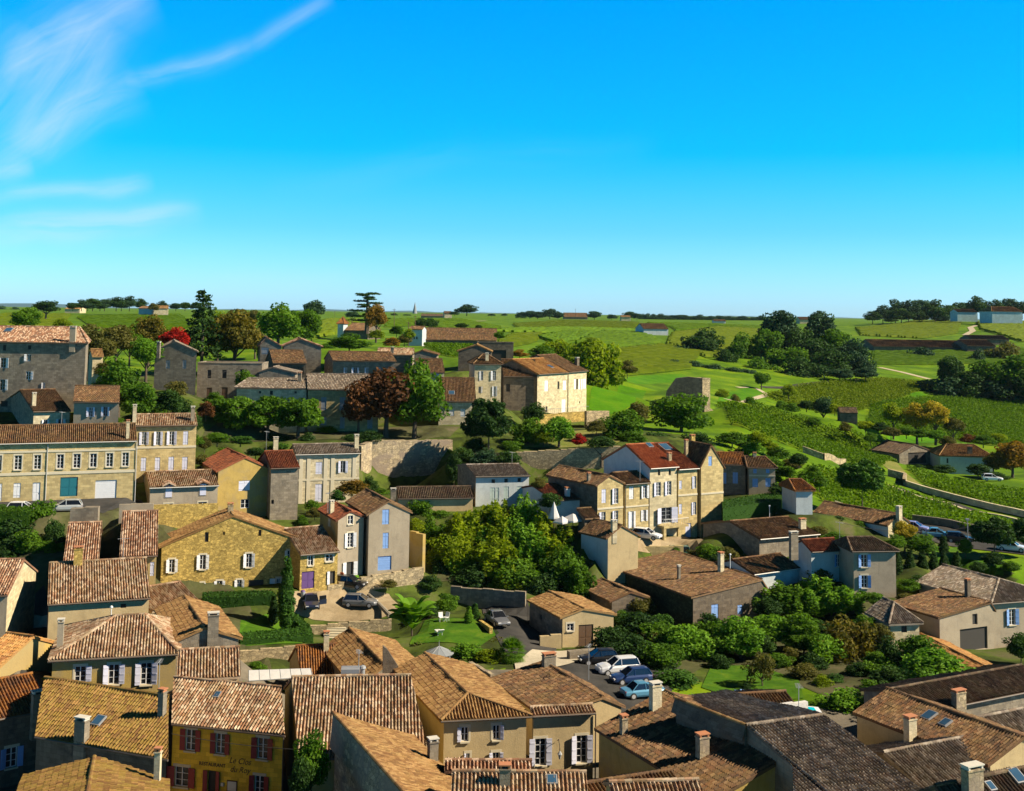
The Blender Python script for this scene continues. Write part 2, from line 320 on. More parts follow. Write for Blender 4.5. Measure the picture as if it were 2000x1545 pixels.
def groundmat(name, cols, scale=.25, sc2=3.0, b_=.4):
    m, nt, b, L = newmat(name); pos = geo_pos(nt)
    c = ramp(nt, noise(nt, pos, scale, 7, .65, .3), cols); n2 = noise(nt, pos, sc2, 6, .7)
    c = mix(nt, .8, c, mix(nt, n2, (.55, .55, .55), (1.4, 1.4, 1.4)), 'MULTIPLY')
    L(c, b.inputs['Base Color']); b.inputs['Roughness'].default_value = .95; b.inputs['Specular IOR Level'].default_value = .08; bump(nt, b, n2, b_, .08); MT[name] = m
groundmat('ground', [(.03, .06, .002, .25), (.06, .125, .003, .42), (.10, .185, .004, .55), (.15, .22, .006, .65), (.18, .18, .03, .8)], .09, 1.6)
groundmat('lawn', [(.03, .075, .005, .3), (.05, .125, .007, .5), (.10, .16, .012, .7)], .5, 3)
groundmat('meadow', [(.035, .11, .002, .3), (.06, .17, .003, .5), (.10, .19, .005, .7)], .12, 2)
groundmat('gravel', [(.20, .15, .085, .3), (.30, .23, .14, .5), (.38, .31, .2, .7)], .3, 6)
groundmat('asphalt', [(.03, .03, .03, .3), (.05, .048, .046, .5), (.075, .07, .065, .7)], .3, 8, .2)
groundmat('vinesoil', [(.055, .10, .002, .3), (.09, .155, .003, .5), (.13, .175, .006, .7)], .1, 2)
groundmat('village', [(.022, .024, .010, .3), (.04, .055, .012, .45), (.07, .10, .015, .55), (.11, .10, .05, .7), (.16, .13, .08, .85)], .22, 2.2)
groundmat('earth', [(.04, .035, .02, .3), (.07, .075, .03, .5), (.12, .10, .06, .7)], .25, 2.5)
groundmat('oldpaving', [(.10, .085, .065, .3), (.15, .13, .10, .5), (.2, .17, .13, .7)], .4, 5)
groundmat('palepath', [(.36, .3, .2, .3), (.46, .4, .29, .7)], .3, 4)
groundmat('drygrass', [(.10, .14, .02, .3), (.22, .2, .06, .6), (.34, .27, .1, .8)], .15, 3)
groundmat('pale_ground', [(.40, .35, .26, .3), (.5, .44, .34, .7)], .5, 4)
# ---------------------------------------------------------------- roofs, walls, houses
def tile_plane(mb, poly, near=True, per=.25, rl=.40, rng=np.random.RandomState(3)):
    P0 = Vector(poly[0]); n = Vector((0, 0, 0))
    for i in range(1, len(poly)-1): n += (Vector(poly[i])-P0).cross(Vector(poly[i+1])-P0)
    if n.length < 1e-6: return
    n.normalize()
    if n.z < 0: n = -n
    h = Vector((0, 0, 1)).cross(n)
    if h.length < 1e-3: h = Vector((1, 0, 0))
    h.normalize(); dn = n.cross(h)
    if dn.z > 0: dn = -dn; h = -h
    pu = [((Vector(p)-P0).dot(h), (Vector(p)-P0).dot(dn)) for p in poly]
    umin, umax = min(p[0] for p in pu), max(p[0] for p in pu); wmin, wmax = min(p[1] for p in pu), max(p[1] for p in pu)
    if umax-umin < .1 or wmax-wmin < .1: return
    if near: ph = [0, .12, .31, .5, .62, .81]; hh = [-.03, .05, .085, .05, -.03, -.055]
    else: ph = [0, .31, .62]; hh = [0, .07, -.03]
    k0, k1 = int(math.floor(umin/per)), int(math.ceil(umax/per))
    ks = np.arange(k0, k1+1)
    us = (ks[:, None]+np.array(ph)[None, :]).ravel()*per; hs = np.tile(hh, len(ks)).astype(float); hs += np.repeat(rng.uniform(-.012, .012, len(ks)), len(ph))
    msk = (us > umin+1e-3) & (us < umax-1e-3); us = np.concatenate([[umin+1e-3], us[msk], [umax-1e-3]]); hs = np.concatenate([[0], hs[msk], [0]])
    lo = np.full(len(us), 1e9); hi = np.full(len(us), -1e9)
    for i in range(len(pu)):
        (a, b), (c, d) = pu[i], pu[(i+1) % len(pu)]
        if abs(c-a) < 1e-9: continue
        t = (us-a)/(c-a); ok = (t >= -1e-6) & (t <= 1+1e-6); w = b+(d-b)*t
        lo = np.where(ok, np.minimum(lo, w), lo); hi = np.where(ok, np.maximum(hi, w), hi)
    bad = lo > hi; lo[bad] = 0; hi[bad] = 0
    if near:
        js = np.arange(int(math.floor(wmin/rl)), int(math.ceil(wmax/rl)))
        lev = np.stack([js*rl, (js+1)*rl-1e-3], 1).ravel(); lift = np.tile([0.0, .035], len(js)); vv = np.stack([js+.02, js+.98], 1).ravel()
    else:
        js = np.arange(int(math.floor(wmin/rl/2)), int(math.ceil(wmax/rl/2))+1); lev = js*rl*2.; lift = np.zeros(len(js)); vv = js*2.+.01
    Wm = np.clip(lev[None, :], lo[:, None], hi[:, None])
    nu, nv = Wm.shape
    H = hs[:, None]+lift[None, :]
    if near: H = H+np.repeat(rng.uniform(-.018, .018, (nu//6+2, len(js))), 6, 0)[:nu].repeat(2, 1)
    H = H+.02+.055*np.sin(us[:, None]*.55+P0.x)*np.sin(Wm*.6+P0.y)+.03*np.sin(us[:, None]*1.7+P0.y*3)
    V = np.array(P0)[None, None]+us[:, None, None]*np.array(h)+Wm[..., None]*np.array(dn)+H[..., None]*np.array(n)
    I = np.arange(nu*nv).reshape(nu, nv)
    F = np.stack([I[:-1, :-1], I[1:, :-1], I[1:, 1:], I[:-1, 1:]], -1).reshape(-1, 4)
    Wd = (np.abs(Wm[:-1, 1:]-Wm[:-1, :-1])+np.abs(Wm[1:, 1:]-Wm[1:, :-1])).reshape(-1)
    if near:
        stp = np.zeros((nu-1, nv-1), bool); stp[:, 1::2] = True; inside = ((Wm[:-1, :-1] > lo[:-1, None]+1e-4) & (Wm[:-1, :-1] < hi[:-1, None]-1e-4)); keep = (Wd > 2.5e-3) | (stp & inside).reshape(-1)
    else: keep = Wd > 1e-4
    uu = us/per+.001
    UV = np.stack([np.broadcast_to(((uu[:-1]+uu[1:])/2)[:, None], (nu-1, nv-1)).reshape(-1), np.broadcast_to(((vv[:-1]+vv[1:])/2)[None, :], (nu-1, nv-1)).reshape(-1)], -1)
    UV = np.repeat(UV[:, None, :], 4, 1)
    mb.add(V.reshape(-1, 3), F[keep], UV[keep])
    # underside + edge skirt
    up, dnn = [Vector(p)+n*.0 for p in poly], [Vector(p)-Vector((0, 0, .17)) for p in poly]
    mb.poly(dnn[::-1])
    for i in range(len(poly)):
        j = (i+1) % len(poly); mb.poly([dnn[i], dnn[j], up[j]+n*.03, up[i]+n*.03], [(i, 0)]*4)
def ridge_cap(mb, a, b, r=.15):
    a, b = Vector(a), Vector(b); L = (b-a).length; k = max(1, int(L/.42)); d = (b-a)/k
    for i in range(k):
        p = a+d*i; q = p+d*1.06
        dr = d.normalized(); s_ = dr.cross(Vector((0, 0, 1))).normalized(); u_ = s_.cross(dr)
        v = []
        for pp, rr in ((p, r*.85), (q, r*1.05)):
            for an in (200, 150, 110, 70, 30, -20): v.append(tuple(pp+s_*math.cos(R_(an))*rr+u_*(math.sin(R_(an))*rr*.8+.06)))
        mb.add(v, [(j, j+1, j+7, j+6) for j in range(5)], [[(i*7+3, 91+i)]*4]*5)
def planes_min(pls):
    def z(x, y): return min(p0.z-(n.x*(x-p0.x)+n.y*(y-p0.y))/n.z for p0, n in pls)
    return z
def plane_of(poly):
    p = [Vector(q) for q in poly]; n = (p[1]-p[0]).cross(p[2]-p[0])
    if n.length < 1e-4: n = (p[1]-p[0]).cross(p[3]-p[0])
    n.normalize()
    if n.z < 0: n = -n
    return p[0], n
def wall(mb, a, b, zb, top, holes, m=0, rev=.2, brk=()):
    """vertical wall from a to b (outside on the right-hand side seen a->b ... normal = dir x up), holes [(s0,z0,s1,z1)]"""
    a, b = Vector((a[0], a[1], 0)), Vector((b[0], b[1], 0)); L = (b-a).length; d = (b-a)/L; nrm = Vector((d.y, -d.x, 0))
    cuts = sorted(set([0, L]+[min(max(h[0], 0), L) for h in holes]+[min(max(h[2], 0), L) for h in holes]+[x for x in brk if 0 < x < L]))
    def pt(s, z): q = a+d*s; return (q.x, q.y, z)
    for s0, s1 in zip(cuts[:-1], cuts[1:]):
        if s1-s0 < 1e-3: continue
        z0t, z1t = top(s0+1e-4), top(s1-1e-4)
        hs = sorted([(h[1], h[3]) for h in holes if h[0] < (s0+s1)/2 < h[2]])
        lo = zb
        for (ha, hb) in hs:
            if ha > lo: mb.poly([pt(s0, lo), pt(s1, lo), pt(s1, ha), pt(s0, ha)], [(s0, lo), (s1, lo), (s1, ha), (s0, ha)], m)
            lo = max(lo, hb)
        if min(z0t, z1t) > lo: mb.poly([pt(s0, lo), pt(s1, lo), pt(s1, z1t), pt(s0, z0t)], [(s0, lo), (s1, lo), (s1, z1t), (s0, z0t)], m)
    off = -nrm*rev
    for (s0, z0, s1, z1) in holes:
        c = [Vector(pt(s0, z0)), Vector(pt(s1, z0)), Vector(pt(s1, z1)), Vector(pt(s0, z1))]
        for i in range(4):
            p, q = c[i], c[(i+1) % 4]; mb.poly([p, q, q+off, p+off], [(0, 0), (1, 0), (1, rev), (0, rev)], m)
def quadpanel(mb, O, U, N, s0, z0, s1, z1, t, n0=0.0):
    """solid panel in a facade frame, from depth n0 outwards t"""
    mb.box(O+U*s0+N*n0+Vector((0, 0, z0)), U*(s1-s0), N*t, Vector((0, 0, z1-z0)))
rw = random.Random(11)
def add_opening(root, O, U, N, h, typ, shut, shm, near, doorm=None):
    s0, z0, s1, z1 = h; w, ht = s1-s0, z1-z0
    Z = Vector((0, 0, 1)); shm = MT[shm]
    if typ in 'wo':
        g = MB(); g.box(O+U*s0-N*.21+Z*z0, U*w, N*.03, Z*ht)
        if typ == 'w':
            f = MB(); t = .06 if near else .07; fr = -.15
            for (x0, x1, y0, y1) in ((s0, s1, z0, z0+t), (s0, s1, z1-t, z1), (s0, s0+t, z0+t, z1-t), (s1-t, s1, z0+t, z1-t), ((s0+s1)/2-t/2-.01, (s0+s1)/2+t/2+.01, z0+t, z1-t)):
                quadpanel(f, O, U, N, x0, y0, x1, y1, .05, fr)
            if near or ht > 1.2:
                k = max(1, int(round(ht/.5)))
                for i in range(1, k): quadpanel(f, O, U, N, s0+t, z0+ht*i/k-.018, s1-t, z0+ht*i/k+.018, .03, fr+.005)
            fo = f.build('window', MT['p_white'] if near or rw.random() < .7 else MT['p_gray'], root)
            g.build('pane', MT['glass'], fo)
            if near:
                si = MB(); quadpanel(si, O, U, N, s0-.08, z0-.12, s1+.08, z0-.003, .34, -.2); si.build('sill', MT['stone_trim'], fo); si = MB(); [quadpanel(si, O, U, N, a_, b_, c_, d_, .022, .003) for a_, b_, c_, d_ in ((s0-.16, z0, s0-.003, z1+.2), (s1+.003, z0, s1+.16, z1+.2), (s0-.003, z1+.003, s1+.003, z1+.2))]; si.build('surround', MT['stone_trim'], fo)
        else: g.build('dark_opening_panel', MT['near_black'], root)  # opaque dark panel painted in for the unlit interior
    elif typ == 'c':
        f = MB(); quadpanel(f, O, U, N, s0+.01, z0+.01, (s0+s1)/2-.012, z1-.01, .05, -.1); quadpanel(f, O, U, N, (s0+s1)/2+.012, z0+.01, s1-.01, z1-.01, .05, -.1)
        for i in (.2, .8):
            quadpanel(f, O, U, N, s0+.05, z0+ht*i-.05, (s0+s1)/2-.04, z0+ht*i+.05, .03, -.05); quadpanel(f, O, U, N, (s0+s1)/2+.04, z0+ht*i-.05, s1-.05, z0+ht*i+.05, .03, -.05)
        f.build('shutter', shm, root)
        g = MB(); g.box(O+U*s0-N*.2+Z*z0, U*w, N*.03, Z*ht); g.build('window', MT['near_black'], root)
    elif typ in 'dg':
        f = MB(); dm = MT[doorm] if doorm else shm
        if typ == 'g':
            k = max(4, int(ht/.25))
            for i in range(k): quadpanel(f, O, U, N, s0+.01, z0+ht*i/k+.008, s1-.01, z0+ht*(i+1)/k-.008, .05, -.15)
            quadpanel(f, O, U, N, s0+.01, z0, s1-.01, z1-.01, .03, -.19)
        else:
            quadpanel(f, O, U, N, s0+.01, z0, s1-.01, z1-.01, .05, -.16)
            for (x0, x1) in ((s0+.08, (s0+s1)/2-.03), ((s0+s1)/2+.03, s1-.08)):
                for (y0, y1) in ((z0+.12, z0+ht*.42), (z0+ht*.48, z1-.12)): quadpanel(f, O, U, N, x0, y0, x1, y1, .025, -.11)
        do = f.build('garage_door' if typ == 'g' else 'door', dm, root)
        if near and typ == 'd':
            hd = MB(); quadpanel(hd, O, U, N, s1-.16, z0+1.0, s1-.12, z0+1.14, .05, -.085); hd.build('handle', MT['near_black'], do)
    for sd in shut:
        a = R_(rw.uniform(3, 20)); wd = w/2*1.02
        f = MB()
        if sd == 'L': o = O+U*(s0-.02)+N*.03; dr = (-U*math.cos(a)+N*math.sin(a))
        else: o = O+U*(s1+.02)+N*.03; dr = (U*math.cos(a)+N*math.sin(a))
        nn = Vector((dr.y, -dr.x, 0))*(1 if sd == 'R' else -1)
        f.box(o+Z*z0, dr*wd, nn*.045, Z*ht)
        for i in (.15, .5, .85): f.box(o+Z*(z0+ht*i-.05)+nn*.045+dr*.04, dr*(wd-.08), nn*.02, Z*.1)
        f.build('shutter', shm, root)
CP = []          # terrain control points
HOUSES = {}; LAST = {}
def V2(p): return Vector((p.x, p.y, 0))
def house(label, A, B, Y, base, roof='gx', tile='brown', wm='cream', R=None, rise=None, ry=None, pitch=20, d=None, F=None, G=None, rot=None, hi=.3, wins={}, sh='p_white',
          chims=[], sky=[], ov=.35, name='stone_house', cat='house', near=None, gut='gutter_dark', bands=[], group=None, cp=True, zbk=None, sidem=None, pil=None, door=None, deep=3.0, skew=None, down=None, slab_left=False):
    if Y == 'prev':
        pu_ = LAST['u']; A3 = PP(A[0], A[1], LAST['B'], Vector((-pu_.y, pu_.x, 0))); Y = A3.y/YS; near = True if near is None else near
    else: A3 = P(A[0], A[1], Y)
    ze = A3.z; zb = P(A[0], base, Y).z if base > 5 else base
    if base is not None and base <= 5: zb = ze-10
    near = (Y < 118) if near is None else near
    if rot is not None:
        u = Vector((math.cos(R_(rot)), math.sin(R_(rot)), 0)); dB = ray(B[0], B[1] if B[1] else A[1])
        nB = Vector((dB.y, -dB.x, 0)); B3 = A3+u*((V2(CAM)-V2(A3)).dot(nB)/u.dot(nB))
    else: B3 = PZ(B[0], B[1], ze)
    u = B3-A3; uh = u.normalized(); nin = Vector((-uh.y, uh.x, 0))          # pointing away from the camera
    if skew is not None: nin = Vector((math.sin(R_(skew)), math.cos(R_(skew)), 0))
    tp = math.tan(R_(pitch)); Z = Vector((0, 0, 1))
    if roof in ('gx', 'hip', 'sh', 'flat'):
        if R is not None and roof != 'flat':
            if rise is None:
                nv = uh if skew is None else Vector((nin.y, -nin.x, 0)); Rp = PP(R[0], R[1], A3, nv)
            else: Rp = PZ(R[0], R[1], ze+rise)
            half = V2(Rp-A3); rise = Rp.z-ze
            if roof == 'hip': half = nin*half.dot(nin)
        elif ry is not None:
            xm = (A[0]+B[0])/2; lo, hi_ = .3, 40.
            M3 = (A3+B3)/2
            for _ in range(40):
                k = (lo+hi_)/2; q = M3+nin*k+Z*(k*tp); 
                if proj(q)[1] > ry: lo = k
                else: hi_ = k
            half = nin*lo; rise = lo*tp
        elif roof == 'flat': half = nin*(d/2); rise = 0
        else:
            if d is None: d = 8
            half = nin*(d/2 if roof != 'sh' else d)
            rise = (rise if rise is not None else half.length*tp)
        v = half*(2 if roof in ('gx', 'hip', 'flat') else 1)
    else:
        if roof == 'gy':
            F3 = PP(F[0], F[1], A3, nin) if skew is None else PP(F[0], F[1], A3, Vector((-uh.y, uh.x, 0))); zr = F3.z
        else:
            zr = ze+rise; F3 = PZ(F[0], F[1], zr)
        if G is not None: G3 = PZ(G[0], G[1], zr); vv = V2(G3-F3)
        else: vv = nin*d; G3 = F3+vv
        rise = zr-ze; vd = vv.normalized()
        t0 = max(0, V2(F3-A3).dot(vd)) if roof == 'hy' else 0
        v = vv+vd*t0 if roof == 'hy' else vv
        if roof == 'hy' and False: pass
    D3, C3 = A3+v, B3+v
    if roof == 'gx': r0, r1 = A3+v/2+Z*rise, B3+v/2+Z*rise; polys = [[A3, B3, r1, r0], [C3, D3, r0, r1]]; caps = [(r0, r1)]
    elif roof == 'sh': r0, r1 = D3+Z*rise, C3+Z*rise; polys = [[A3, B3, r1, r0]]; caps = [(r0, r1)]
    elif roof == 'flat': polys = []; caps = []
    elif roof == 'hip':
        if isinstance(hi, (int, float)): hi = (hi, hi)
        r0, r1 = A3+v/2+u*hi[0]+Z*rise, A3+v/2+u*(1-hi[1])+Z*rise
        polys = [[A3, B3, r1, r0] if (r1-r0).length > .05 else [A3, B3, r0], [C3, D3, r0, r1] if (r1-r0).length > .05 else [C3, D3, r0], [D3, A3, r0], [B3, C3, r1]]
        caps = [(r0, r1), (A3, r0), (B3, r1), (C3, r1), (D3, r0)]
        if (r1-r0).length <= .05: caps = caps[1:]
    elif roof == 'gy':
        polys = [[A3, F3, G3, D3], [F3, B3, C3, G3]]; caps = [(F3, G3)]
    elif roof == 'hy':
        polys = [[A3, B3, F3], [A3, F3, G3, D3], [F3, B3, C3, G3]]; caps = [(F3, G3), (A3, F3), (B3, F3)]
    zr_ = planes_min([plane_of(p) for p in polys]) if polys else (lambda x, y: ze)
    cen = (A3+B3+C3+D3)/4
    root = empty(name, (cen.x, cen.y, zb), 0, label, cat, group)
    if polys:
        rb = MB()
        for i_, p in enumerate(polys):
            if slab_left and i_ == 0: sm_ = MB(); sm_.poly(p, [((q-A3).length, q.z) for q in p]); sm_.build('upper_wall', MT['w_'+wm], root)
            else: tile_plane(rb, p, near)
        for a, b in caps:
            if (b-a).length > .3: ridge_cap(rb, a, b)
        ro = rb.build('roof', MT['t_'+tile], root)
    else: ro = root
    # inset footprint
    vh = V2(v).normalized(); og = .12
    ou, ovv = (og, ov) if roof in ('gx', 'sh') else ((ov, ov) if roof == 'hip' else ((ov, og) if roof in ('gy',) else ((ov, ov) if roof == 'hy' else (0, 0))))
    a, b, c, dd = A3+uh*ou+vh*ovv, B3-uh*ou+vh*ovv, C3-uh*ou-vh*ovv, D3+uh*ou-vh*ovv
    sides = {'F': (a, b), 'R': (b, c), 'K': (c, dd), 'L': (dd, a)}
    holes = {k: [] for k in sides}; specs = []
    fr = {}
    for k, (p, q) in sides.items():
        U = V2(q-p).normalized(); N = Vector((U.y, -U.x, 0)); fr[k] = (Vector((p.x, p.y, 0)), U, N, V2(q-p).length)
    for key, txt in wins.items():
        for it in txt.split(';'):
            it = it.strip()
            if not it: continue
            t = it.split(','); x0, y0, x1, y1 = map(float, t[:4]); typ = t[4].strip(); shs = t[5].strip() if len(t) > 5 else ''; sd_ = t[6].strip() if len(t) > 6 and t[6].strip() else 'F'; dm = t[7].strip() if len(t) > 7 else None
            O, U, N, Ls = fr[sd_]
            ym, xm = (y0+y1)/2, (x0+x1)/2
            s0 = (PP(*Q(key, x0, ym), O, N)-O).dot(U); s1 = (PP(*Q(key, x1, ym), O, N)-O).dot(U)
            z1 = PP(*Q(key, xm, y0), O, N).z; z0 = PP(*Q(key, xm, y1), O, N).z
            if s0 > s1: s0, s1 = s1, s0
            s0 = max(s0, .15); s1 = min(s1, Ls-.15)
            if s1-s0 < .15 or z1-z0 < .15: print('   bad window', label, it); continue
            if any(not (s1 < h[0]-.02 or s0 > h[2]+.02 or z1 < h[1]-.02 or z0 > h[3]+.02) for h in holes[sd_]): print('   overlap window', label, it); continue
            holes[sd_].append((s0, z0, s1, z1)); specs.append((sd_, (s0, z0, s1, z1), typ, shs, dm))
    wb = MB()
    for i, k in enumerate('FRKL'):
        O, U, N, Ls = fr[k]; mi = 0
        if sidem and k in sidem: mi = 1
        brk = [Ls*j/8 for j in range(1, 8)] if roof in ('gx', 'gy', 'hip', 'hy') else []
        for (e0, e1) in caps[:1]:
            for e in (e0, e1): 
                s_ = (V2(e)-O).dot(U)
                if 0 < s_ < Ls: brk.append(s_)
        wall(wb, O, O+U*Ls, zb-deep, (lambda s, O=O, U=U: zr_((O+U*s).x, (O+U*s).y)-.09 if polys else ze), holes[k], mi, .2, brk)
    if not polys:
        wb.poly([a+Z*0, b, c, dd]); 
        for k in 'FRKL':
            O, U, N, Ls = fr[k]; wb.box(O+Z*(ze-.05)+N*.06, U*Ls, -N*.3, Z*.2)
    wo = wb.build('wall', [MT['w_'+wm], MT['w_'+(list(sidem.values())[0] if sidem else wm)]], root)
    for (sd_, h, typ, shs, dm) in specs:
        O, U, N, Ls = fr[sd_]; add_opening(root, O, U, N, h, typ, shs, sh, near and Y < 104, dm)
    # gutters, string courses
    if roof in ('gx', 'sh', 'hip', 'hy') and gut and Y < 160:
        g = MB(); e = uh*.05; g.tube([A3-nin*.05-Z*.07, B3-nin*.05-Z*.07], .07, 6); g.build('gutter', MT[gut], root)
    O, U, N, Ls = fr['F']
    for (py, th) in bands:
        zz = PP((A[0]+B[0])/2, py, O, N).z; g = MB(); quadpanel(g, O, U, N, -.03, zz-th/2, Ls+.03, zz+th/2, .07, .003); g.build('string_course', MT['stone_trim'], root)
    if down:
        for px in down:
            g = MB(); s_ = (PP(px, (A[1]+base)/2 if base > 5 else A[1]+30, O, N)-O).dot(U); g.tube([O+U*s_+N*.1+Z*(zb-1), O+U*s_+N*.1+Z*(ze-.2)], .055, 6); g.build('downpipe', MT['gutter_dark' if gut != 'gutter_pale' else 'gutter_pale'], root)
    if pil:
        g = MB()
        for px in pil:
            s_ = (PP(px, A[1]+20, O, N)-O).dot(U); quadpanel(g, O, U, N, s_-.28, zb, s_+.28, ze-.1, .08, .003)
        g.build('pilaster', MT['stone_trim'], root)
    # chimneys and skylights on the roof
    for ch in chims:
        x, yb, yt, w = ch[:4]; cm = ch[4] if len(ch) > 4 else 'pale'
        best = None
        for p in polys:
            p0, n = plane_of(p); q = PP(x, yb, p0, n)
            loc = V2(q-cen)
            zz = zr_(q.x, q.y)
            if abs(zz-q.z) < .05:
                if best is None or q.y < best.y: best = q
        if best is None: best = (caps[0][0]+caps[0][1])/2 if caps else cen
        Yc = best.y; hh = max(.6, (yb-yt)*Yc/FPX); ww = max(.3, w*Yc/FPX); g = MB(); ang = math.atan2(uh.y, uh.x)
        zt = best.z+hh
        dp = min(.55, ww) if len(ch) < 6 else ch[5]
        g.cbox((best.x, best.y, best.z-1.6), ww, dp, 1.6+hh-.12, 0, ang); g.cbox((best.x, best.y, zt-.22), ww+.1, dp+.1, .08, 0, ang)
        co = g.build('chimney', MT['w_'+cm], root)
        g = MB(); 
        if cm == 'metal_': pass
        for sx in (-1, 1):
            g.cbox((best.x+uh.x*sx*(ww/2-.08), best.y+uh.y*sx*(ww/2-.08), zt-.12), .12, dp, .16, 0, ang)
        g.cbox((best.x, best.y, zt+.04), ww+.12, dp+.08, .07, 0, ang); g.build('chimney_cap', MT['cap' if rw.random() < .6 else 'terracotta'], co)
    for sk in sky:
        x0, y0, x1, y1 = sk[:4]; p0, n = plane_of(polys[0] if len(sk) < 5 else polys[sk[4]]); cc = PP((x0+x1)/2, (y0+y1)/2, p0, n)
        hx = Z.cross(n).normalized(); dn_ = n.cross(hx); ww = abs(x1-x0)*cc.y/FPX; hh = ww*1.25
        g = MB(); g.box(cc-hx*ww/2-dn_*hh/2+n*.02, hx*ww, dn_*hh, n*.14); so_ = g.build('skylight', MT['flash'], root)
        g = MB(); g.box(cc-hx*(ww/2-.07)-dn_*(hh/2-.07)+n*.165, hx*(ww-.14), dn_*(hh-.14), n*.01); g.build('pane', MT['skyglass'], so_)
    zk = zb if zbk is None else zbk
    if cp:
        for p in (A3, B3, (A3+B3)/2): CP.append((p.x, p.y, zb))
        for p in (C3, D3): CP.append((p.x, p.y, zk))
    HOUSES[label] = LAST_ = dict(root=root, fr=fr, A=A3, B=B3, C=C3, D=D3, ze=ze, zb=zb, v=v, rise=rise, polys=polys, u=uh)
    print('%-60s rot %5.1f w %4.1f d %4.1f ze %5.1f zb %5.1f rise %4.1f skew %4.0f' % (label[:60], math.degrees(math.atan2(u.y, u.x)), u.length, v.length, ze, zb, rise, math.degrees(math.acos(max(-1, min(1, vh.dot(Vector((-uh.y, uh.x, 0)))))))))
    LAST.clear(); LAST.update(LAST_); return HOUSES[label]
# ---------------------------------------------------------------- the houses
h = house
# upper left
h('large grey shaded manor with long pink tiled roof at the far left edge', (-60, 667), (172, 670), 124, 800, 'hip', 'pink', 'gray', ry=638, pitch=21, hi=(.1, .09), skew=-17, near=True,
  wins={'a1': '22,535,48,580,o;218,538,244,570,o;208,608,242,662,w,L;5,636,47,714,w,LR;202,742,240,805,w,R;334,830,352,885,w,L;0,805,40,888,w,R;5,972,60,1018,o'}, chims=[(142, 668, 638, 11, 'grayplaster')], sky=[(10, 640, 24, 650)])
h('small bright sunlit house between the grey manor and the leafy trees', (180, 696), (203, 696), 140, 760, 'gx', 'tan', 'bright', ry=682, rot=25, gut=None)
h('grey gabled stone house with two pale blind windows among the upper trees', (299, 686), (388, 687), 140, 792, 'gy', 'gray', 'gray', F=(341, 666), d=9, rot=-3, skew=-16,
  wins={'a1': '1295,655,1328,720,c;1425,655,1455,720,c'}, sh='p_gray', name='gabled_house', chims=[(310, 682, 668, 6, 'gray')])
h('long low grey stone building with flat parapet beside the gabled grey house', (386, 709), (512, 710), 143, 785, 'flat', wm='gray', d=7, rot=2,
  wins={'a1': '1620,730,1650,795,o;1735,730,1770,795,o;1875,725,1905,780,o;1612,868,1655,960,d;1730,866,1778,960,d'}, sh='p_brown', name='stone_outbuilding')
h('narrow grey house with peach roof edge left of the twin gables', (505, 676), (553, 672), 160, 745, 'gy', 'pink', 'gray', F=(521, 659), d=9, rot=0, skew=-14, wins={'a2': '42,555,98,608,c'}, sh='p_gray')
h('wide grey gabled house with sunlit peach roof edge behind the lower roofs', (551, 676), (631, 678), 160, 750, 'gy', 'pink', 'gray', F=(587, 661), d=10, rot=0, skew=-12)
h('small brown roofed house in front of the grey gabled house', (533, 709), (600, 708), 150, 745, 'gx', 'brown', 'dark', ry=684, rot=0, skew=-18, near=True, wins={'a2': '345,712,372,765,d'}, sh='p_brown')
h('low grey gable with shallow roof above the long grey roof', (502, 727), (580, 735), 142, 760, 'gy', 'gray', 'gray', F=(533, 717), d=6, rot=0)
h('long pale building with hipped grey tile roof behind the pollarded trees', (458, 757), (602, 757), 134, 850, 'hip', 'gray', 'pale', ry=739, rot=0, hi=(.12, .02), near=True,
  wins={'a2': '22,895,40,915,o;108,893,132,925,o;300,897,318,915,o'}, chims=[(585, 745, 728, 7, 'gray')])
h('tall shuttered cream house with grey roof left of the russet tree', (601, 760), (742, 756), 133.5, 842, 'gx', 'gray', 'cream', ry=731, rot=1, skew=-12, near=True,
  wins={'a2': '508,943,550,1046,c;653,943,695,1046,c;508,1098,550,1160,c;655,1098,692,1188,c;870,943,910,1046,c;870,1100,910,1188,c'}, sh='p_gray')
h('blue shaded long house with brown roof and white shutters at mid height', (650, 704), (775, 703), 152, 745, 'gx', 'brown', 'gray', ry=687, rot=-2, skew=-20, near=True, sidem={'L': 'old'},
  wins={'a2': '695,712,712,755,w,L;762,712,790,755,w,LR;860,712,880,755,w,L;945,712,962,755,w,R'}, sh='p_lav')
h('far striped roof house behind the long blue shaded house', (735, 692), (806, 692), 170, 730, 'gx', 'mix', 'gray', ry=680, rot=0, chims=[(766, 690, 678, 6, 'gray')])
h('small low gable to the right of the striped far roof', (806, 692), (856, 696), 166, 735, 'gy', 'brown', 'gray', F=(825, 684), d=7, rot=0)
h('brown roofed house tucked behind the tall green tree', (815, 727), (869, 728), 146, 790, 'gx', 'brown', 'pale', ry=701, rot=2, skew=-8, near=True, wins={'a2': '1400,760,1438,845,c'}, sh='p_blue')
h('house with broad brown roof and small skylight beside the tall green tree', (856, 784), (930, 784), 137, 832, 'gx', 'brown', 'pale', ry=738, rot=4, pitch=24, near=True,
  wins={'a2': '1455,1040,1472,1085,w;1510,1040,1548,1090,c;1598,1035,1635,1095,c'}, sky=[(876, 764, 888, 772)], sh='p_white')
h('square cream house with hipped roof and open shutters above the terrace', (924, 711), (983, 711), 144, 785, 'hip', 'brown', 'bright', ry=692, rot=9, hi=(.42, .42), near=True,
  wins={'a2': '1755,740,1775,812,w,L;1848,738,1875,812,w,L;1738,860,1757,910,w,R;1855,858,1873,935,w,LR'}, chims=[(951, 705, 690, 6, 'pale')], sidem={'L': 'grayplaster'})  # left wall greyed to paint in its shade
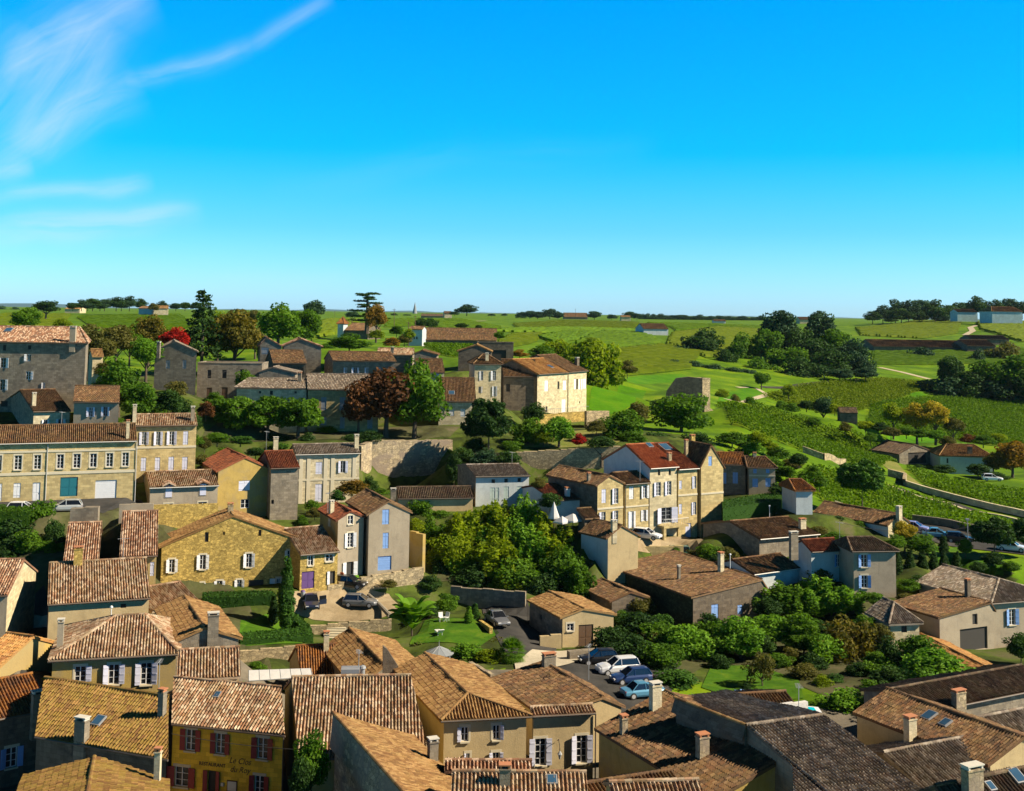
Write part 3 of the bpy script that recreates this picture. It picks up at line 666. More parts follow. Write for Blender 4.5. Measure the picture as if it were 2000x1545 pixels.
h('brown roofed annex on the right of the square cream house', (983, 735), (1052, 752), 150, 800, 'gx', 'brown', 'dark', ry=702, rot=4, near=True, wins={'a2': '1955,840,1985,900,o'})
h('grey gabled house with sunlit roof edge behind the square cream house', (892, 686), (962, 687), 163, 725, 'gy', 'tan', 'dark', F=(931, 673), d=8, rot=0)
h('ruined grey stone hall with dark round arch beside the vines', (932, 669), (1003, 671), 172, 715, 'flat', wm='dark', d=5, rot=0, wins={'a2': '1845,575,1955,655,o'}, name='stone_ruin', cat='ruin')
h('long winery cellar with low brown roof below the vineyard', (823, 663), (970, 665), 232, 676, 'gx', 'brown', 'dark', ry=641, rot=0, pitch=24, name='winery', cat='winery')
h('blue shaded winery gable at the left of the long cellar', (798, 643), (825, 643), 230, 676, 'gx', 'brown', 'bluewhite', ry=637, rot=-12, name='winery', cat='winery', wins={'a2': '1230,470,1240,490,o;1250,470,1262,490,o'}, gut=None)
h('square turret with pointed red tile roof on the vineyard slope', (657, 632), (672, 632), 250, 655, 'hip', 'rust', 'bluewhite', ry=619, rot=-10, pitch=38, hi=.5, name='turret', cat='tower', wins={'a2': '643,372,660,400,c'}, gut=None)
h('brown roofed manor wing beside the pointed turret', (673, 645), (718, 651), 250, 662, 'gx', 'brown', 'dark', ry=631, rot=-14, name='manor_wing', cat='house', gut=None)
h('sunlit cream house with orange tiled roof on the cliff edge', (1052, 731), (1112, 727.5), 150, 815, 'gx', 'orange', 'bright', R=(1000, 702), near=True, sidem={'L': 'dark'},  # shade of the left wall painted in as dark stone
  wins={'a3': '255,812,282,897,c;355,820,370,880,o;398,812,424,888,c;262,1015,277,1060,o;388,960,420,1060,c;40,720,70,780,o,,L'}, sky=[(1070, 714, 1080, 719)])
h('sunlit cream house with dark brown roof and row of white shutters', (1113, 727), (1149, 724), 157.5, 812, 'gx', 'brown', 'bright', R=(1048, 694), near=True,
  wins={'a3': '485,800,500,882,c;502,800,515,882,o;520,800,535,882,c;540,800,553,882,c;556,798,586,875,c;525,975,533,992,o'}, sh='p_white', chims=[(1127, 714, 699, 10, 'dark')])
# left middle
h('small house with brown roof and chimney in front of the grey manor', (65, 804), (139, 802), 113, 872, 'gx', 'brown', 'pale', R=(38, 762), sidem={'L': 'gray'}, wins={'a1': '340,1118,368,1165,w,LR;455,1113,492,1158,w,LR'}, chims=[(66, 793, 768, 7, 'pale')])  # left wall's shade put into a greyer colour
h('house with pale shutters and stone buttress below the leafy trees', (143, 785), (234, 783), 113, 850, 'gx', 'brown', 'grayplaster', ry=754, rot=2, skew=-18,
  wins={'a1': '693,1022,725,1096,w,LR;808,1018,840,1092,w,LR'}, sh='p_lav')
h('long cream street building with teal shop window and roller garage', (-60, 868), (268, 861), 98, 985, 'gx', 'brown', 'cream', ry=830, sh='p_white', bands=[(924, .35), (881, .25)], down=[91, 265], gut='gutter_pale',
  wins={'b1': '-20,358,13,478,w;112,358,170,470,w;265,355,320,466,w;445,350,497,460,w;573,346,628,456,w;703,344,755,450,w;830,340,882,446,w;955,336,1005,442,w;-40,580,14,715,c;104,575,160,690,c;252,570,314,722,d;470,528,607,678,d,,F,p_teal;742,552,910,730,g'},
  chims=[(249, 856, 822, 6, 'pale')], name='street_building')
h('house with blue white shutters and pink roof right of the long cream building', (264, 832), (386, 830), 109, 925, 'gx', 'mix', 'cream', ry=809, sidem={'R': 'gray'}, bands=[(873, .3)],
  wins={'b1': '1107,175,1143,275,w,LR;1218,172,1252,278,w,LR;1322,170,1360,275,w,LR;1430,168,1470,275,c;1100,375,1142,480,c;1210,373,1250,478,c;1315,368,1358,475,c;1422,370,1465,472,c'}, sh='p_lav', chims=[(262, 830, 792, 7, 'pale'), (376, 822, 795, 7, 'gray')])
h('low plaster house with two small dormers over a rubble stone base', (292, 953), (428, 948), 103, 1038, 'gx', 'mix', 'grayplaster', R=(285, 922), sidem={'L': 'gray'}, wins={'b1': '1282,735,1350,792,w;1548,722,1615,775,w'}, gut='gutter_pale')  # greyer left wall carries its shade in the colour
h('ochre gabled house with dark red roof and square blank shutter', (422, 921), (529, 915), 107, 1015, 'gy', 'redtile', 'ochreplaster', F=(479, 893), G=(444, 876), near=True,
  wins={'b1': '1865,555,1953,634,c;1880,700,1948,770,w'}, sh='p_lav', name='gabled_house')
h('grey plaster annex with bright red tiled roof beside the ochre gable', (529, 915), (586, 913), 108, 1018, 'gx', 'redtile', 'gray', ry=881, near=True, wins={'b2': '48,698,76,732,o;114,705,140,738,o'}, sky=[])
h('pale pilastered house with grey tiled roof and two chimneys', (577, 888), (705, 885), 116, 985, 'gx', 'gray', 'pale', ry=867, near=True, gut='gutter_pale', pil=[588, 603, 636, 650, 692], bands=[(936, .3)],
  wins={'b2': '466,410,518,505,c;660,402,697,492,w,LR;462,582,515,720,c'}, sh='p_lav', chims=[(538, 880, 855, 9, 'pale'), (696, 875, 850, 8, 'pale')])
h('tall plaster gable house with sky blue shutters near the yard wall', (716, 1006), (806, 1001), 97, 1124, 'gy', 'brown', 'grayplaster', F=(759, 979), G=(715, 955), gut=None,
  wins={'b2': '986,780,1040,897,c,,F;990,962,1036,1085,c;952,1145,1058,1255,g'}, sh='p_blue', name='gabled_house')
h('narrow plaster gable house with red roof and white verge boards', (656, 1017), (716, 1011), 96, 1127, 'gy', 'redtile', 'grayplaster', F=(685, 998), G=(648, 978), sidem={'L': 'ochreplaster'},
  wins={'b2': '718,828,758,895,w;715,963,758,1076,w,LR', 'c2': '705,150,760,256,o,LR'}, name='gabled_house', chims=[(647, 1003, 979, 8, 'pale')])
h('low stone link house with purple door between the yard houses', (587, 1084), (664, 1077), 93, 1150, 'sh', 'mix', 'ochre', ry=1030, pitch=20, gut='gutter_dark',
  wins={'c2': '408,102,446,178,w;545,92,602,146,w;356,224,456,358,d,,F,p_purple;576,222,618,322,o,L'})
h('broad ochre stone farmhouse with wide gable and white shutters', (310, 1069), (594, 1056), 92, 1158, 'gy', 'tan', 'ochre', F=(455, 1007), G=(447, 992), gut=None,
  wins={'c1': '1320,130,1364,232,w,LR;1560,95,1607,208,w,LR;1567,313,1592,405,w,R;1693,298,1735,395,w,LR;1922,85,1966,192,w,LR;1850,290,1887,380,w,LR;1942,290,2060,370,o', 'b1': '1600,958,1630,1035,o;1743,955,1757,980,o',
        'c2': '244,60,282,165,w,LR;108,280,155,350,d;160,278,188,345,w,;296,270,345,375,d', 'b2': '20,940,42,988,o'}, name='farmhouse', chims=[(450, 1000, 984, 10, 'rubble')])
# left lower cluster
h('shaded house with striped pink roof below the street wall', (123, 1102), (193, 1099), 84, 1225, 'gx', 'pink', 'grayplaster', ry=1021, pitch=20, gut='gutter_dark')
h('house with striped pink roof against the rubble street wall', (233, 1088), (308, 1085), 84, 1200, 'gx', 'pink', 'ochreplaster', ry=999, pitch=20, wins={'c1': '1172,150,1205,260,c'}, sh='p_lav')
h('beige house with wide brown striped roof and terracotta ridge chimney', (93, 1181), (294, 1168), 76, 1325, 'gx', 'mix', 'beige', ry=1095, pitch=21, wins={'c1': '943,478,985,510,o'}, chims=[(152, 1104, 1070, 16, 'ochre')], sidem={'L': 'gray'})
h('small bright striped lean-to roof beside the beige house', (297, 1195), (394, 1178), 80, 1230, 'sh', 'mix', 'beige', ry=1144, pitch=18, gut=None)
h('cream house with pyramid striped roof and three shuttered windows', (93, 1291), (352, 1277), 66, 1370, 'hip', 'mix', 'ochreplaster', ry=1203, hi=(.47, .3), R=None, d=9,
  wins={'c1': '583,965,670,1085,w,R;847,950,930,1105,w,LR;1100,938,1185,1108,w,LR'}, sh='p_lav', chims=[(117, 1265, 1213, 11, 'grayplaster')])
h('skewed gabled house with brown and gold slopes beside the U shaped hedge', (336, 1255), (474, 1247), 69, 1330, 'gy', 'tan', 'gray', F=(401, 1226), G=(360, 1165), chims=[(416, 1230, 1199, 20, 'gray')])
h('low striped roof with step below the skewed gabled house', (345, 1329), (470, 1322), 64, 1380, 'sh', 'mix', 'beige', ry=1267, pitch=18, gut=None)
h('yellow restaurant with dark red shutters and striped roof', (335, 1413), (557, 1436), 60, 1590, 'gx', 'mix', 'orangewall', ry=1333, pitch=21, skew=-14.3, sh='p_red', name='restaurant', cat='restaurant', down=[553],
  wins={'d1': '1450,718,1528,885,w,LR;1685,750,1758,910,w,LR;1365,1010,1472,1165,w,LR;1620,1040,1685,1330,o,LR', 'd2': '10,785,92,950,w,LR;-12,1080,62,1230,w,LR'}, sky=[(418, 1351, 431, 1366)])
h('mossy gold roofed house in the bottom left corner with orange capped chimney', (68, 1438), (328, 1483), 56, 1600, 'gx', 'lichen', 'dark', ry=1342, pitch=21, rise=None, skew=-15.6, gut='gutter_dark',
  chims=[(159, 1447, 1405, 24, 'gray'), (316, 1397, 1350, 12, 'gray')], sky=[(183, 1405, 203, 1413)], wins={'d1': '730,1000,790,1100,o'})
h('shaded house with brown roof and blue shutters at the left bottom edge', (-60, 1415), (98, 1385), 58, 1560, 'gx', 'rust', 'dark', ry=1329, pitch=20, wins={'d1': '45,860,132,1015,w,LR'}, sh='p_blue', chims=[(75, 1400, 1353, 26, 'gray')])
h('mossy roof with central ridge at the very bottom left', (20, 1590), (330, 1600), 46, 1700, 'gy', 'lichen', 'gray', F=(170, 1553), G=(184, 1480), chims=[(307, 1525, 1467, 11, 'pale')])
h('tall narrow house with striped roof and sunlit side at the left edge', (-60, 1164), (15, 1163), 76, 1320, 'gx', 'pink', 'grayplaster', ry=1093, pitch=22, sidem={'R': 'bright'}, near=True)  # sun on the right side painted in as a paler wall
h('house with orange roof and sunlit yellow side at the left edge', (-60, 1300), (-6, 1315), 66, 1360, 'gx', 'orange', 'orangewall', ry=1240, pitch=22, rot=-20, sidem={'R': 'ochreplaster'})
# bottom centre
h('large brown striped roof house with ochre side behind the cypress bush', (583, 1482), (838, 1476), 57, 1600, 'gx', 'mix', 'ochreplaster', ry=1321, pitch=21, skew=-14, sidem={'L': 'ochreplaster'}, wins={})
h('orange rust roofed house with tall chimney below the stone steps', (590, 1325), (748, 1317), 76, 1400, 'gx', 'rust', 'beige', R=(577, 1262), rise=2.2, chims=[(637, 1268, 1236, 10, 'pale')])
h('golden gabled roof house between the rust roof and the gazebo', (692, 1345), (850, 1325), 71, 1400, 'gy', 'tan', 'gray', F=(752, 1300), G=(682, 1227), gut=None)
h('cream town house with hipped striped roof and white shutters', (861, 1408), (1040, 1398.5), 60, 1580, 'hy', 'tan', 'beige', F=(914, 1355), G=(830, 1276), rise=1.1, 
  wins={'d2': '1602,700,1660,812,w,L;1850,685,1905,800,w,R;1640,905,1670,960,w,L;1848,898,1902,960,w,LR'}, sh='p_lav', name='town_house', chims=[])
h('cream wing of the town house with low striped eave roof', (1041, 1398.5), (1164, 1392), 60.95, 1580, 'sh', 'mix', 'beige', ry=1379, pitch=15, down=[1162], cp=False, wins={'d3': '175,790,265,1000,w,LR;503,765,585,980,w,LR'}, sh='p_lav', name='town_house')
h('brown gabled house with square chimney beside the parking yard', (1062, 1400), (1222, 1380), 64, 1430, 'gy', 'brown', 'beige', F=(1178, 1362), G=(1060, 1292), chims=[(1072, 1300, 1278, 24, 'gray')], cp=False)
h('golden tiled roof with curved verge at the bottom centre', (793, 1644), (985, 1612), 47, 1760, 'gy', 'tan', 'old', F=(800, 1562), G=(650, 1393), slab_left=True, cp=False, chims=[(845, 1485, 1446, 17, 'gray')])
h('striped roof with grey chimney at the bottom centre edge', (880, 1560), (1150, 1562), 47, 1700, 'gx', 'mix', 'ochreplaster', ry=1508, pitch=20, chims=[(986, 1530, 1497, 20, 'gray')], sky=[(1068, 1515, 1088, 1535)], cp=False)
h('long low orange striped roof above the bottom centre eaves', (868, 1506), (1040, 1506), 53, 1600, 'gx', 'pink', 'beige', ry=1486, pitch=16, gut=None, cp=False)
h('brown patterned roof with low ridge at the bottom centre right', (1140, 1560), (1330, 1530), 48, 1700, 'gx', 'brown', 'ochreplaster', ry=1519, pitch=18, cp=False)
h('striped roof at the bottom edge left of the broad brown roof', (1200, 1575), (1380, 1575), 45.5, 1700, 'gx', 'mix', 'ochreplaster', ry=1526, rot=6, pitch=20, cp=False)
# right half
h('low gatehouse barn with brown left slope and sunlit right slope', (1094, 1207), (1205, 1200), 88, 1267, 'gy', 'tan', 'beige', F=(1140, 1189), G=(1072, 1155), sidem={'L': 'gray'}, gut=None, wins={'c3': '430,632,482,688,w;520,640,635,828,d,,F,p_brown;215,560,235,600,o,,L'}, name='barn', cat='barn')  # left wall toned grey for the shade on it
h('small brown roofed shed between the gatehouse and the ivy clad barn', (1191, 1175), (1270, 1168), 94, 1225, 'gy', 'brown', 'dark', F=(1232, 1156), G=(1175, 1130), name='shed', cat='shed')
h('ivy clad barn with huge brown single slope roof', (1350, 1167), (1500, 1149), 92, 1262, 'gy', 'brown', 'dark', F=(1489, 1132), G=(1317, 1076), name='barn', cat='barn', sidem={'L': 'ivy'},
  wins={'c3': '1558,482,1612,595,c;1762,485,1800,560,c'}, sh='p_blue', chims=[(1326, 1133, 1106, 5, 'gray'), (1380, 1124, 1116, 5, 'pink_')] if False else [(1326, 1133, 1106, 5, 'gray')])
h('small beige gabled house with striped roof below the cream terrace', (1184, 1052), (1252, 1047), 100, 1122, 'gy', 'brown', 'beige', F=(1215, 1026), G=(1160, 1014), sidem={'L': 'bluewhite'}, gut=None, chims=[(1199, 1036, 1017, 10, 'pale')])  # bluish shade of the left wall painted as its colour
h('yellow gabled row house with long brown roof in front of the rubble cliff', (1164, 949), (1222, 943), 106, 1030, 'gy', 'brown', 'cream', F=(1191, 929), G=(1092, 909), rot=31, sidem={'L': 'dark'}, near=True, bands=[(992, .25)], down=[1221],  # dark left wall paints in the shade there
  wins={'b3': '700,622,735,730,c;797,615,832,735,w,L;697,800,732,872,w,L;797,790,830,895,w,L'}, sh='p_lav', chims=[(1150, 938, 924, 6, 'gray')])
h('narrow cream row house with brown roof and white door shutters', (1222.5, 946), (1271, 940), 'prev', 1032, 'gx', 'brown', 'cream', ry=922, rot=31, near=True, bands=[(988, .2)],
  wins={'b3': '915,602,950,700,c;1022,592,1052,692,w,LR;922,795,948,925,d,LR;1020,785,1045,870,w,LR'})
h('tall bright house with white gable end and salmon tiled roof', (1271, 915), (1326, 911), 'prev', 1048, 'gx', 'salmon', 'bright', R=(1222, 869), rot=31, sidem={'L': 'white'}, near=True, gut='gutter_pale',
  wins={'b3': '1140,472,1158,515,o;1224,468,1242,512,o;1125,568,1163,675,w,L;1210,560,1246,668,w,L;1165,765,1245,885,w,LR'}, sh='p_lav', sky=[(1262, 867, 1274, 873)], chims=[(1307, 900, 885, 7, 'rubble')])
h('tall cream house with dark red roof and white ground door', (1326.5, 917), (1366, 915), 'prev', 1050, 'gx', 'redtile', 'cream', ry=866, rot=31, pitch=22, near=True, gut='gutter_pale', bands=[(966, .25)],
  wins={'b3': '1303,555,1328,622,c;1418,520,1452,615,w,L;1303,738,1328,818,c;1415,722,1452,820,w,L;1355,888,1400,1005,d'}, sh='p_lav', chims=[(1340, 887, 860, 6, 'rubble'), (1352, 866, 850, 9, 'ochre')], sky=[(1290, 868, 1310, 880)])
h('tall cream gable house with steep dark roof at the end of the row', (1366.5, 917), (1417, 911), 'prev', 1050, 'gy', 'brown', 'cream', F=(1390, 870), G=(1347, 862), rot=31, near=True, bands=[(963, .25)],
  wins={'b3': '1535,365,1562,440,c'}, sh='p_blue', name='gabled_house')
h('grey shaded house with orange roof behind the end gable', (1404, 907), (1458, 906), 124, 968, 'gx', 'rust', 'gray', ry=884, rot=-4, near=True, wins={'b3': '1650,492,1675,580,c;1725,490,1765,578,c'}, sh='p_blue')
h('grey plaster house with four pale blue shuttered openings', (1459, 913), (1519, 912), 123, 963, 'hip', 'brown', 'grayplaster', ry=892, rot=-3, hi=(.02, .3), near=True,
  wins={'b3': '1885,458,1912,498,c;1985,455,2012,497,c;1878,540,1922,607,c;1980,536,2022,605,c'}, sh='p_blue', bands=[(929, .2)], chims=[(1440, 893, 886, 6, 'pale')])
h('small outbuilding with orange roof beside the tall clipped hedge', (1552, 958), (1593, 961), 111, 1003, 'hip', 'rust', 'bluewhite', ry=936, hi=(.1, .3), rot=8, near=True, gut=None)
h('long low house with speckled brown roof and sunlit cream gable end', (1733, 1027), (1778, 1020), 110, 1052, 'gy', 'brown', 'bright', F=(1756, 1004), G=(1610, 979), sidem={'L': 'white'}, near=True, chims=[(1756, 1008, 990, 10, 'pale')])
h('house with wide rusty roof and small white roof pipe', (1485, 1053), (1602, 1043), 104, 1095, 'gx', 'brown', 'gray', R=(1425, 1018), near=True, gut='gutter_pale', chims=[(1567, 1033, 1014, 13, 'pale')])
h('shaded house with bright red roof edge and blue shutters', (1586, 1078), (1650, 1074), 98, 1135, 'gx', 'redtile', 'bluewhite', R=(1565, 1055), near=True, wins={'c4': '533,90,562,188,w,LR'}, sh='p_blue', chims=[(1550, 1068, 1040, 16, 'gray')])
h('shaded corner house with hipped dark roof and two blue shuttered windows', (1664, 1077), (1757, 1076), 96, 1165, 'hip', 'dark', 'grayplaster', ry=1049, hi=(.1, .35), near=True, wins={'c4': '727,92,775,190,w,LR;730,255,777,352,w,LR'}, sh='p_blue')
h('low house with brown roof and pale wall above the bamboo garden', (1473, 1122), (1568, 1109), 97, 1155, 'gx', 'brown', 'bluewhite', R=(1430, 1093), near=True, gut='gutter_pale', chims=[(1408, 1098, 1080, 9, 'pale')])
h('big stone house with speckled roof and hipped striped front at the right edge', (1936, 1179), (2080, 1168), 92, 1275, 'hy', 'gray', 'grayplaster', F=(1951, 1131), G=(1842, 1103), rise=1.8, near=True, wins={'c4': '1882,518,1930,642,w,LR'}, sh='p_blue', name='farmhouse')
h('barn with broad speckled brown roof and dark open doorway', (1832, 1207), (1946, 1193), 89, 1278, 'gy', 'brown', 'grayplaster', F=(1936, 1177), G=(1836, 1149), near=True, wins={'c4': '1500,665,1715,840,o;1597,556,1637,640,o'}, name='barn', cat='barn', chims=[(1890, 1166, 1133, 8, 'dark')])
h('small pyramid roofed pavilion in front of the broad barn roof', (1736, 1220), (1804, 1217), 88, 1265, 'hy', 'gray', 'bright', F=(1746, 1177), d=2.4, rise=1.6, near=True, wins={'c4': '1042,652,1086,702,o'}, name='pavilion', cat='pavilion', gut=None)
h('long low shed with bright orange tiles among the garden trees', (1922, 1335), (1985, 1322), 79, 1352, 'gy', 'orange', 'beige', F=(1952, 1316), G=(1788, 1233), name='shed', cat='shed', near=True)
h('dark open barn beside the white walled farmhouse in the valley', (1755, 887), (1830, 884), 180, 908, 'gy', 'dark', 'gray', F=(1787, 868), d=10, wins={'b4': '1095,335,1235,420,o'}, name='barn', cat='barn')
h('white shaded farmhouse with hipped tan roof in the valley', (1834, 890), (1943, 893), 176, 926, 'hip', 'tan', 'bluewhite', ry=868, hi=(.25, .25), rot=-6, chims=[(1894, 886, 872, 9, 'dark')], name='farmhouse', near=True, gut=None, wins={'b4': '1395,380,1410,418,o'})
h('very long low winery shed with brown roof on the right hillside', (1706, 676), (1888, 675), 350, 684, 'gx', 'brown', 'dark', ry=664, rot=0, pitch=12, name='winery_shed', cat='winery')
h('short winery shed with brown roof joined to the long hillside shed', (1889, 675), (1946, 675), 345, 684, 'gx', 'brown', 'dark', ry=664, rot=0, pitch=12, name='winery_shed', cat='winery')
h('upper winery shed with dark roof behind the long hillside shed', (1897, 662), (1972, 662), 375, 670, 'gx', 'dark', 'dark', ry=655, rot=0, pitch=12, name='winery_shed', cat='winery')
h('large pale blue shaded house on the right skyline', (1937, 608), (1998, 608), 500, 622, 'hip', 'tan', 'teal', ry=599, rot=0, hi=(.2, .1), name='house', pitch=16)
h('low pale blue house half hidden by trees on the right skyline', (1870, 609), (1910, 609), 520, 619, 'gx', 'brown', 'teal', ry=604, rot=0, name='house', pitch=14)
h('lone vineyard house with blue shaded gable and brown roof', (1257, 642), (1306, 643), 385, 652, 'gx', 'brown', 'bluewhite', ry=632, rot=8, name='house', pitch=16, sidem={'R': 'bright'})
h('long brown roofed house on the skyline beside a round tree', (1101, 619), (1148, 619), 760, 624, 'gx', 'brown', 'gray', ry=611, rot=0, name='house', pitch=20)
h('low cream house on the skyline far left beside dark trees', (126, 603), (156, 603), 520, 606, 'gx', 'tan', 'bright', ry=600, rot=0, name='house', pitch=10)
h('bluish shaded house on the far left skyline', (270, 602), (306, 602), 430, 612, 'gx', 'brown', 'teal', ry=598, rot=-10, name='house', pitch=16)
h('cream sunlit house with tan roof on the far left skyline', (300, 602), (329, 602), 425, 612, 'gx', 'tan', 'bright', ry=597, rot=15, name='house', pitch=16)
h('tiny pale tower house on the skyline right of the cedar', (868, 612), (883, 612), 620, 620, 'gx', 'brown', 'bright', ry=608, rot=10, name='house')
h('low dark farm roof on the skyline right of the cedar', (822, 617), (867, 617), 640, 621, 'gx', 'dark', 'gray', ry=613, rot=0, name='farm_building', cat='farm', pitch=14)
h('tiny white house on the skyline between trees near the centre right', (1213, 619), (1232, 619), 700, 622, 'gx', 'tan', 'bright', ry=616, rot=0, name='house', pitch=14)
h('small pale house behind the tall oaks on the skyline', (1562, 624), (1588, 624), 620, 630, 'gx', 'brown', 'bright', ry=619, rot=0, name='house', pitch=16)
h('tiny pale house in the tree belt right of the lone vineyard house', (1394, 627), (1418, 627), 640, 631, 'gx', 'brown', 'white', ry=624, rot=0, name='house', pitch=14)
h('teal white house with grey roof and closed shutters below the cliff', (929, 931), (1036, 929), 111, 990, 'gx', 'gray', 'bluewhite', R=(910, 908), near=True, sidem={'L': 'gray'}, wins={'b2': '1840,545,1868,575,o;1940,540,1968,570,o;1828,610,1868,716,c;1874,610,1898,716,c;1935,602,1975,712,c', 'b3': '45,535,70,565,o;38,600,82,700,c'}, sh='p_palegreen')  # left wall greyed, its shade is in the colour
h('low beige annex with brown roof left of the teal white house', (777, 974), (926, 972), 108, 1000, 'gx', 'dark', 'beige', ry=951, rot=10, near=True, chims=[(768, 970, 955, 10, 'gray')])
h('low house with dark red roof behind the white parasols', (1082, 978), (1143, 974), 107, 1014, 'gx', 'redtile', 'white', R=(1040, 948), near=True, chims=[(1108, 969, 953, 8, 'white')])
h('tiny lean-to with dark roof beside the white parasols', (1143, 1013), (1172, 1010), 103, 1030, 'sh', 'brown', 'dark', ry=993, rot=25, near=True, name='lean_to', cat='shed', gut=None)
# bottom right
h('broad brown tiled roof with tall chimneys at the bottom right of centre', (1390, 1564), (1700, 1508), 50, 1700, 'gy', 'brown', 'ochreplaster', F=(1545, 1475), G=(1300, 1350), chims=[(1372, 1478, 1437, 21, 'old'), (1218, 1432, 1400, 12, 'old'), (1280, 1385, 1337, 20, 'pale')], cp=False)
h('narrow ridge roof with dark wall crossing the broad brown roof', (1449, 1447), (1502, 1438), 53, 1500, 'gy', 'tan', 'dark', F=(1457, 1418), G=(1318, 1364), cp=False, deep=1, slab_left=True)
h('low brown patterned roof beside the garden lawn', (1352, 1396), (1560, 1382), 60, 1440, 'gx', 'brown', 'gray', ry=1357, pitch=14, cp=False, gut=None)
h('long striped grey roof at the bottom right', (1690, 1616), (1860, 1586), 46, 1750, 'gx', 'gray', 'gray', R=(1457, 1417), cp=False)
h('striped grey roof with mossy ridge right of the long striped roof', (1855, 1592), (2035, 1552), 51, 1750, 'gx', 'gray', 'gray', R=(1725, 1470), cp=False)
h('brown tiled house with two skylights and yellow topped chimney', (1930, 1495), (2075, 1462), 54, 1600, 'gy', 'brown', 'beige', F=(2000, 1441), G=(1732, 1345), cp=False, chims=[(1778, 1442, 1402, 20, 'pale')], sky=[(1804, 1392, 1826, 1406), (1838, 1405, 1856, 1421)])
h('striped grey roof with mossy ridge at the right edge', (1935, 1446), (2070, 1418), 60, 1520, 'gx', 'gray', 'gray', R=(1892, 1405), cp=False)
h('dark brown roof with broad chimney below the big leafed shrub', (1800, 1392), (2060, 1340), 66, 1450, 'gx', 'dark', 'gray', ry=1322, pitch=15, chims=[(1873, 1378, 1350, 26, 'old')], cp=False)
h('dark brown roof with blue skylights in the bottom right corner', (1905, 1640), (2120, 1590), 42, 1750, 'gx', 'dark', 'gray', R=(1826, 1536), chims=[(1900, 1560, 1500, 38, 'old')], sky=[(1972, 1507, 1998, 1527), (1925, 1532, 1942, 1543)], cp=False)
h('square ruined gate tower with sunlit narrow side on the hillside', (1371, 740), (1387, 739), 172, 802, 'flat', wm='rubble', d=3, rot=30, name='ruined_tower', cat='ruin', sidem={'L': 'dark'})
house('small ruined stone hut among the valley scrub', (1640, 806), (1676, 812), 198, 820, 'gx', 'dark', 'dark', ry=796, rot=-8, name='stone_hut', cat='hut', gut=None, deep=1)
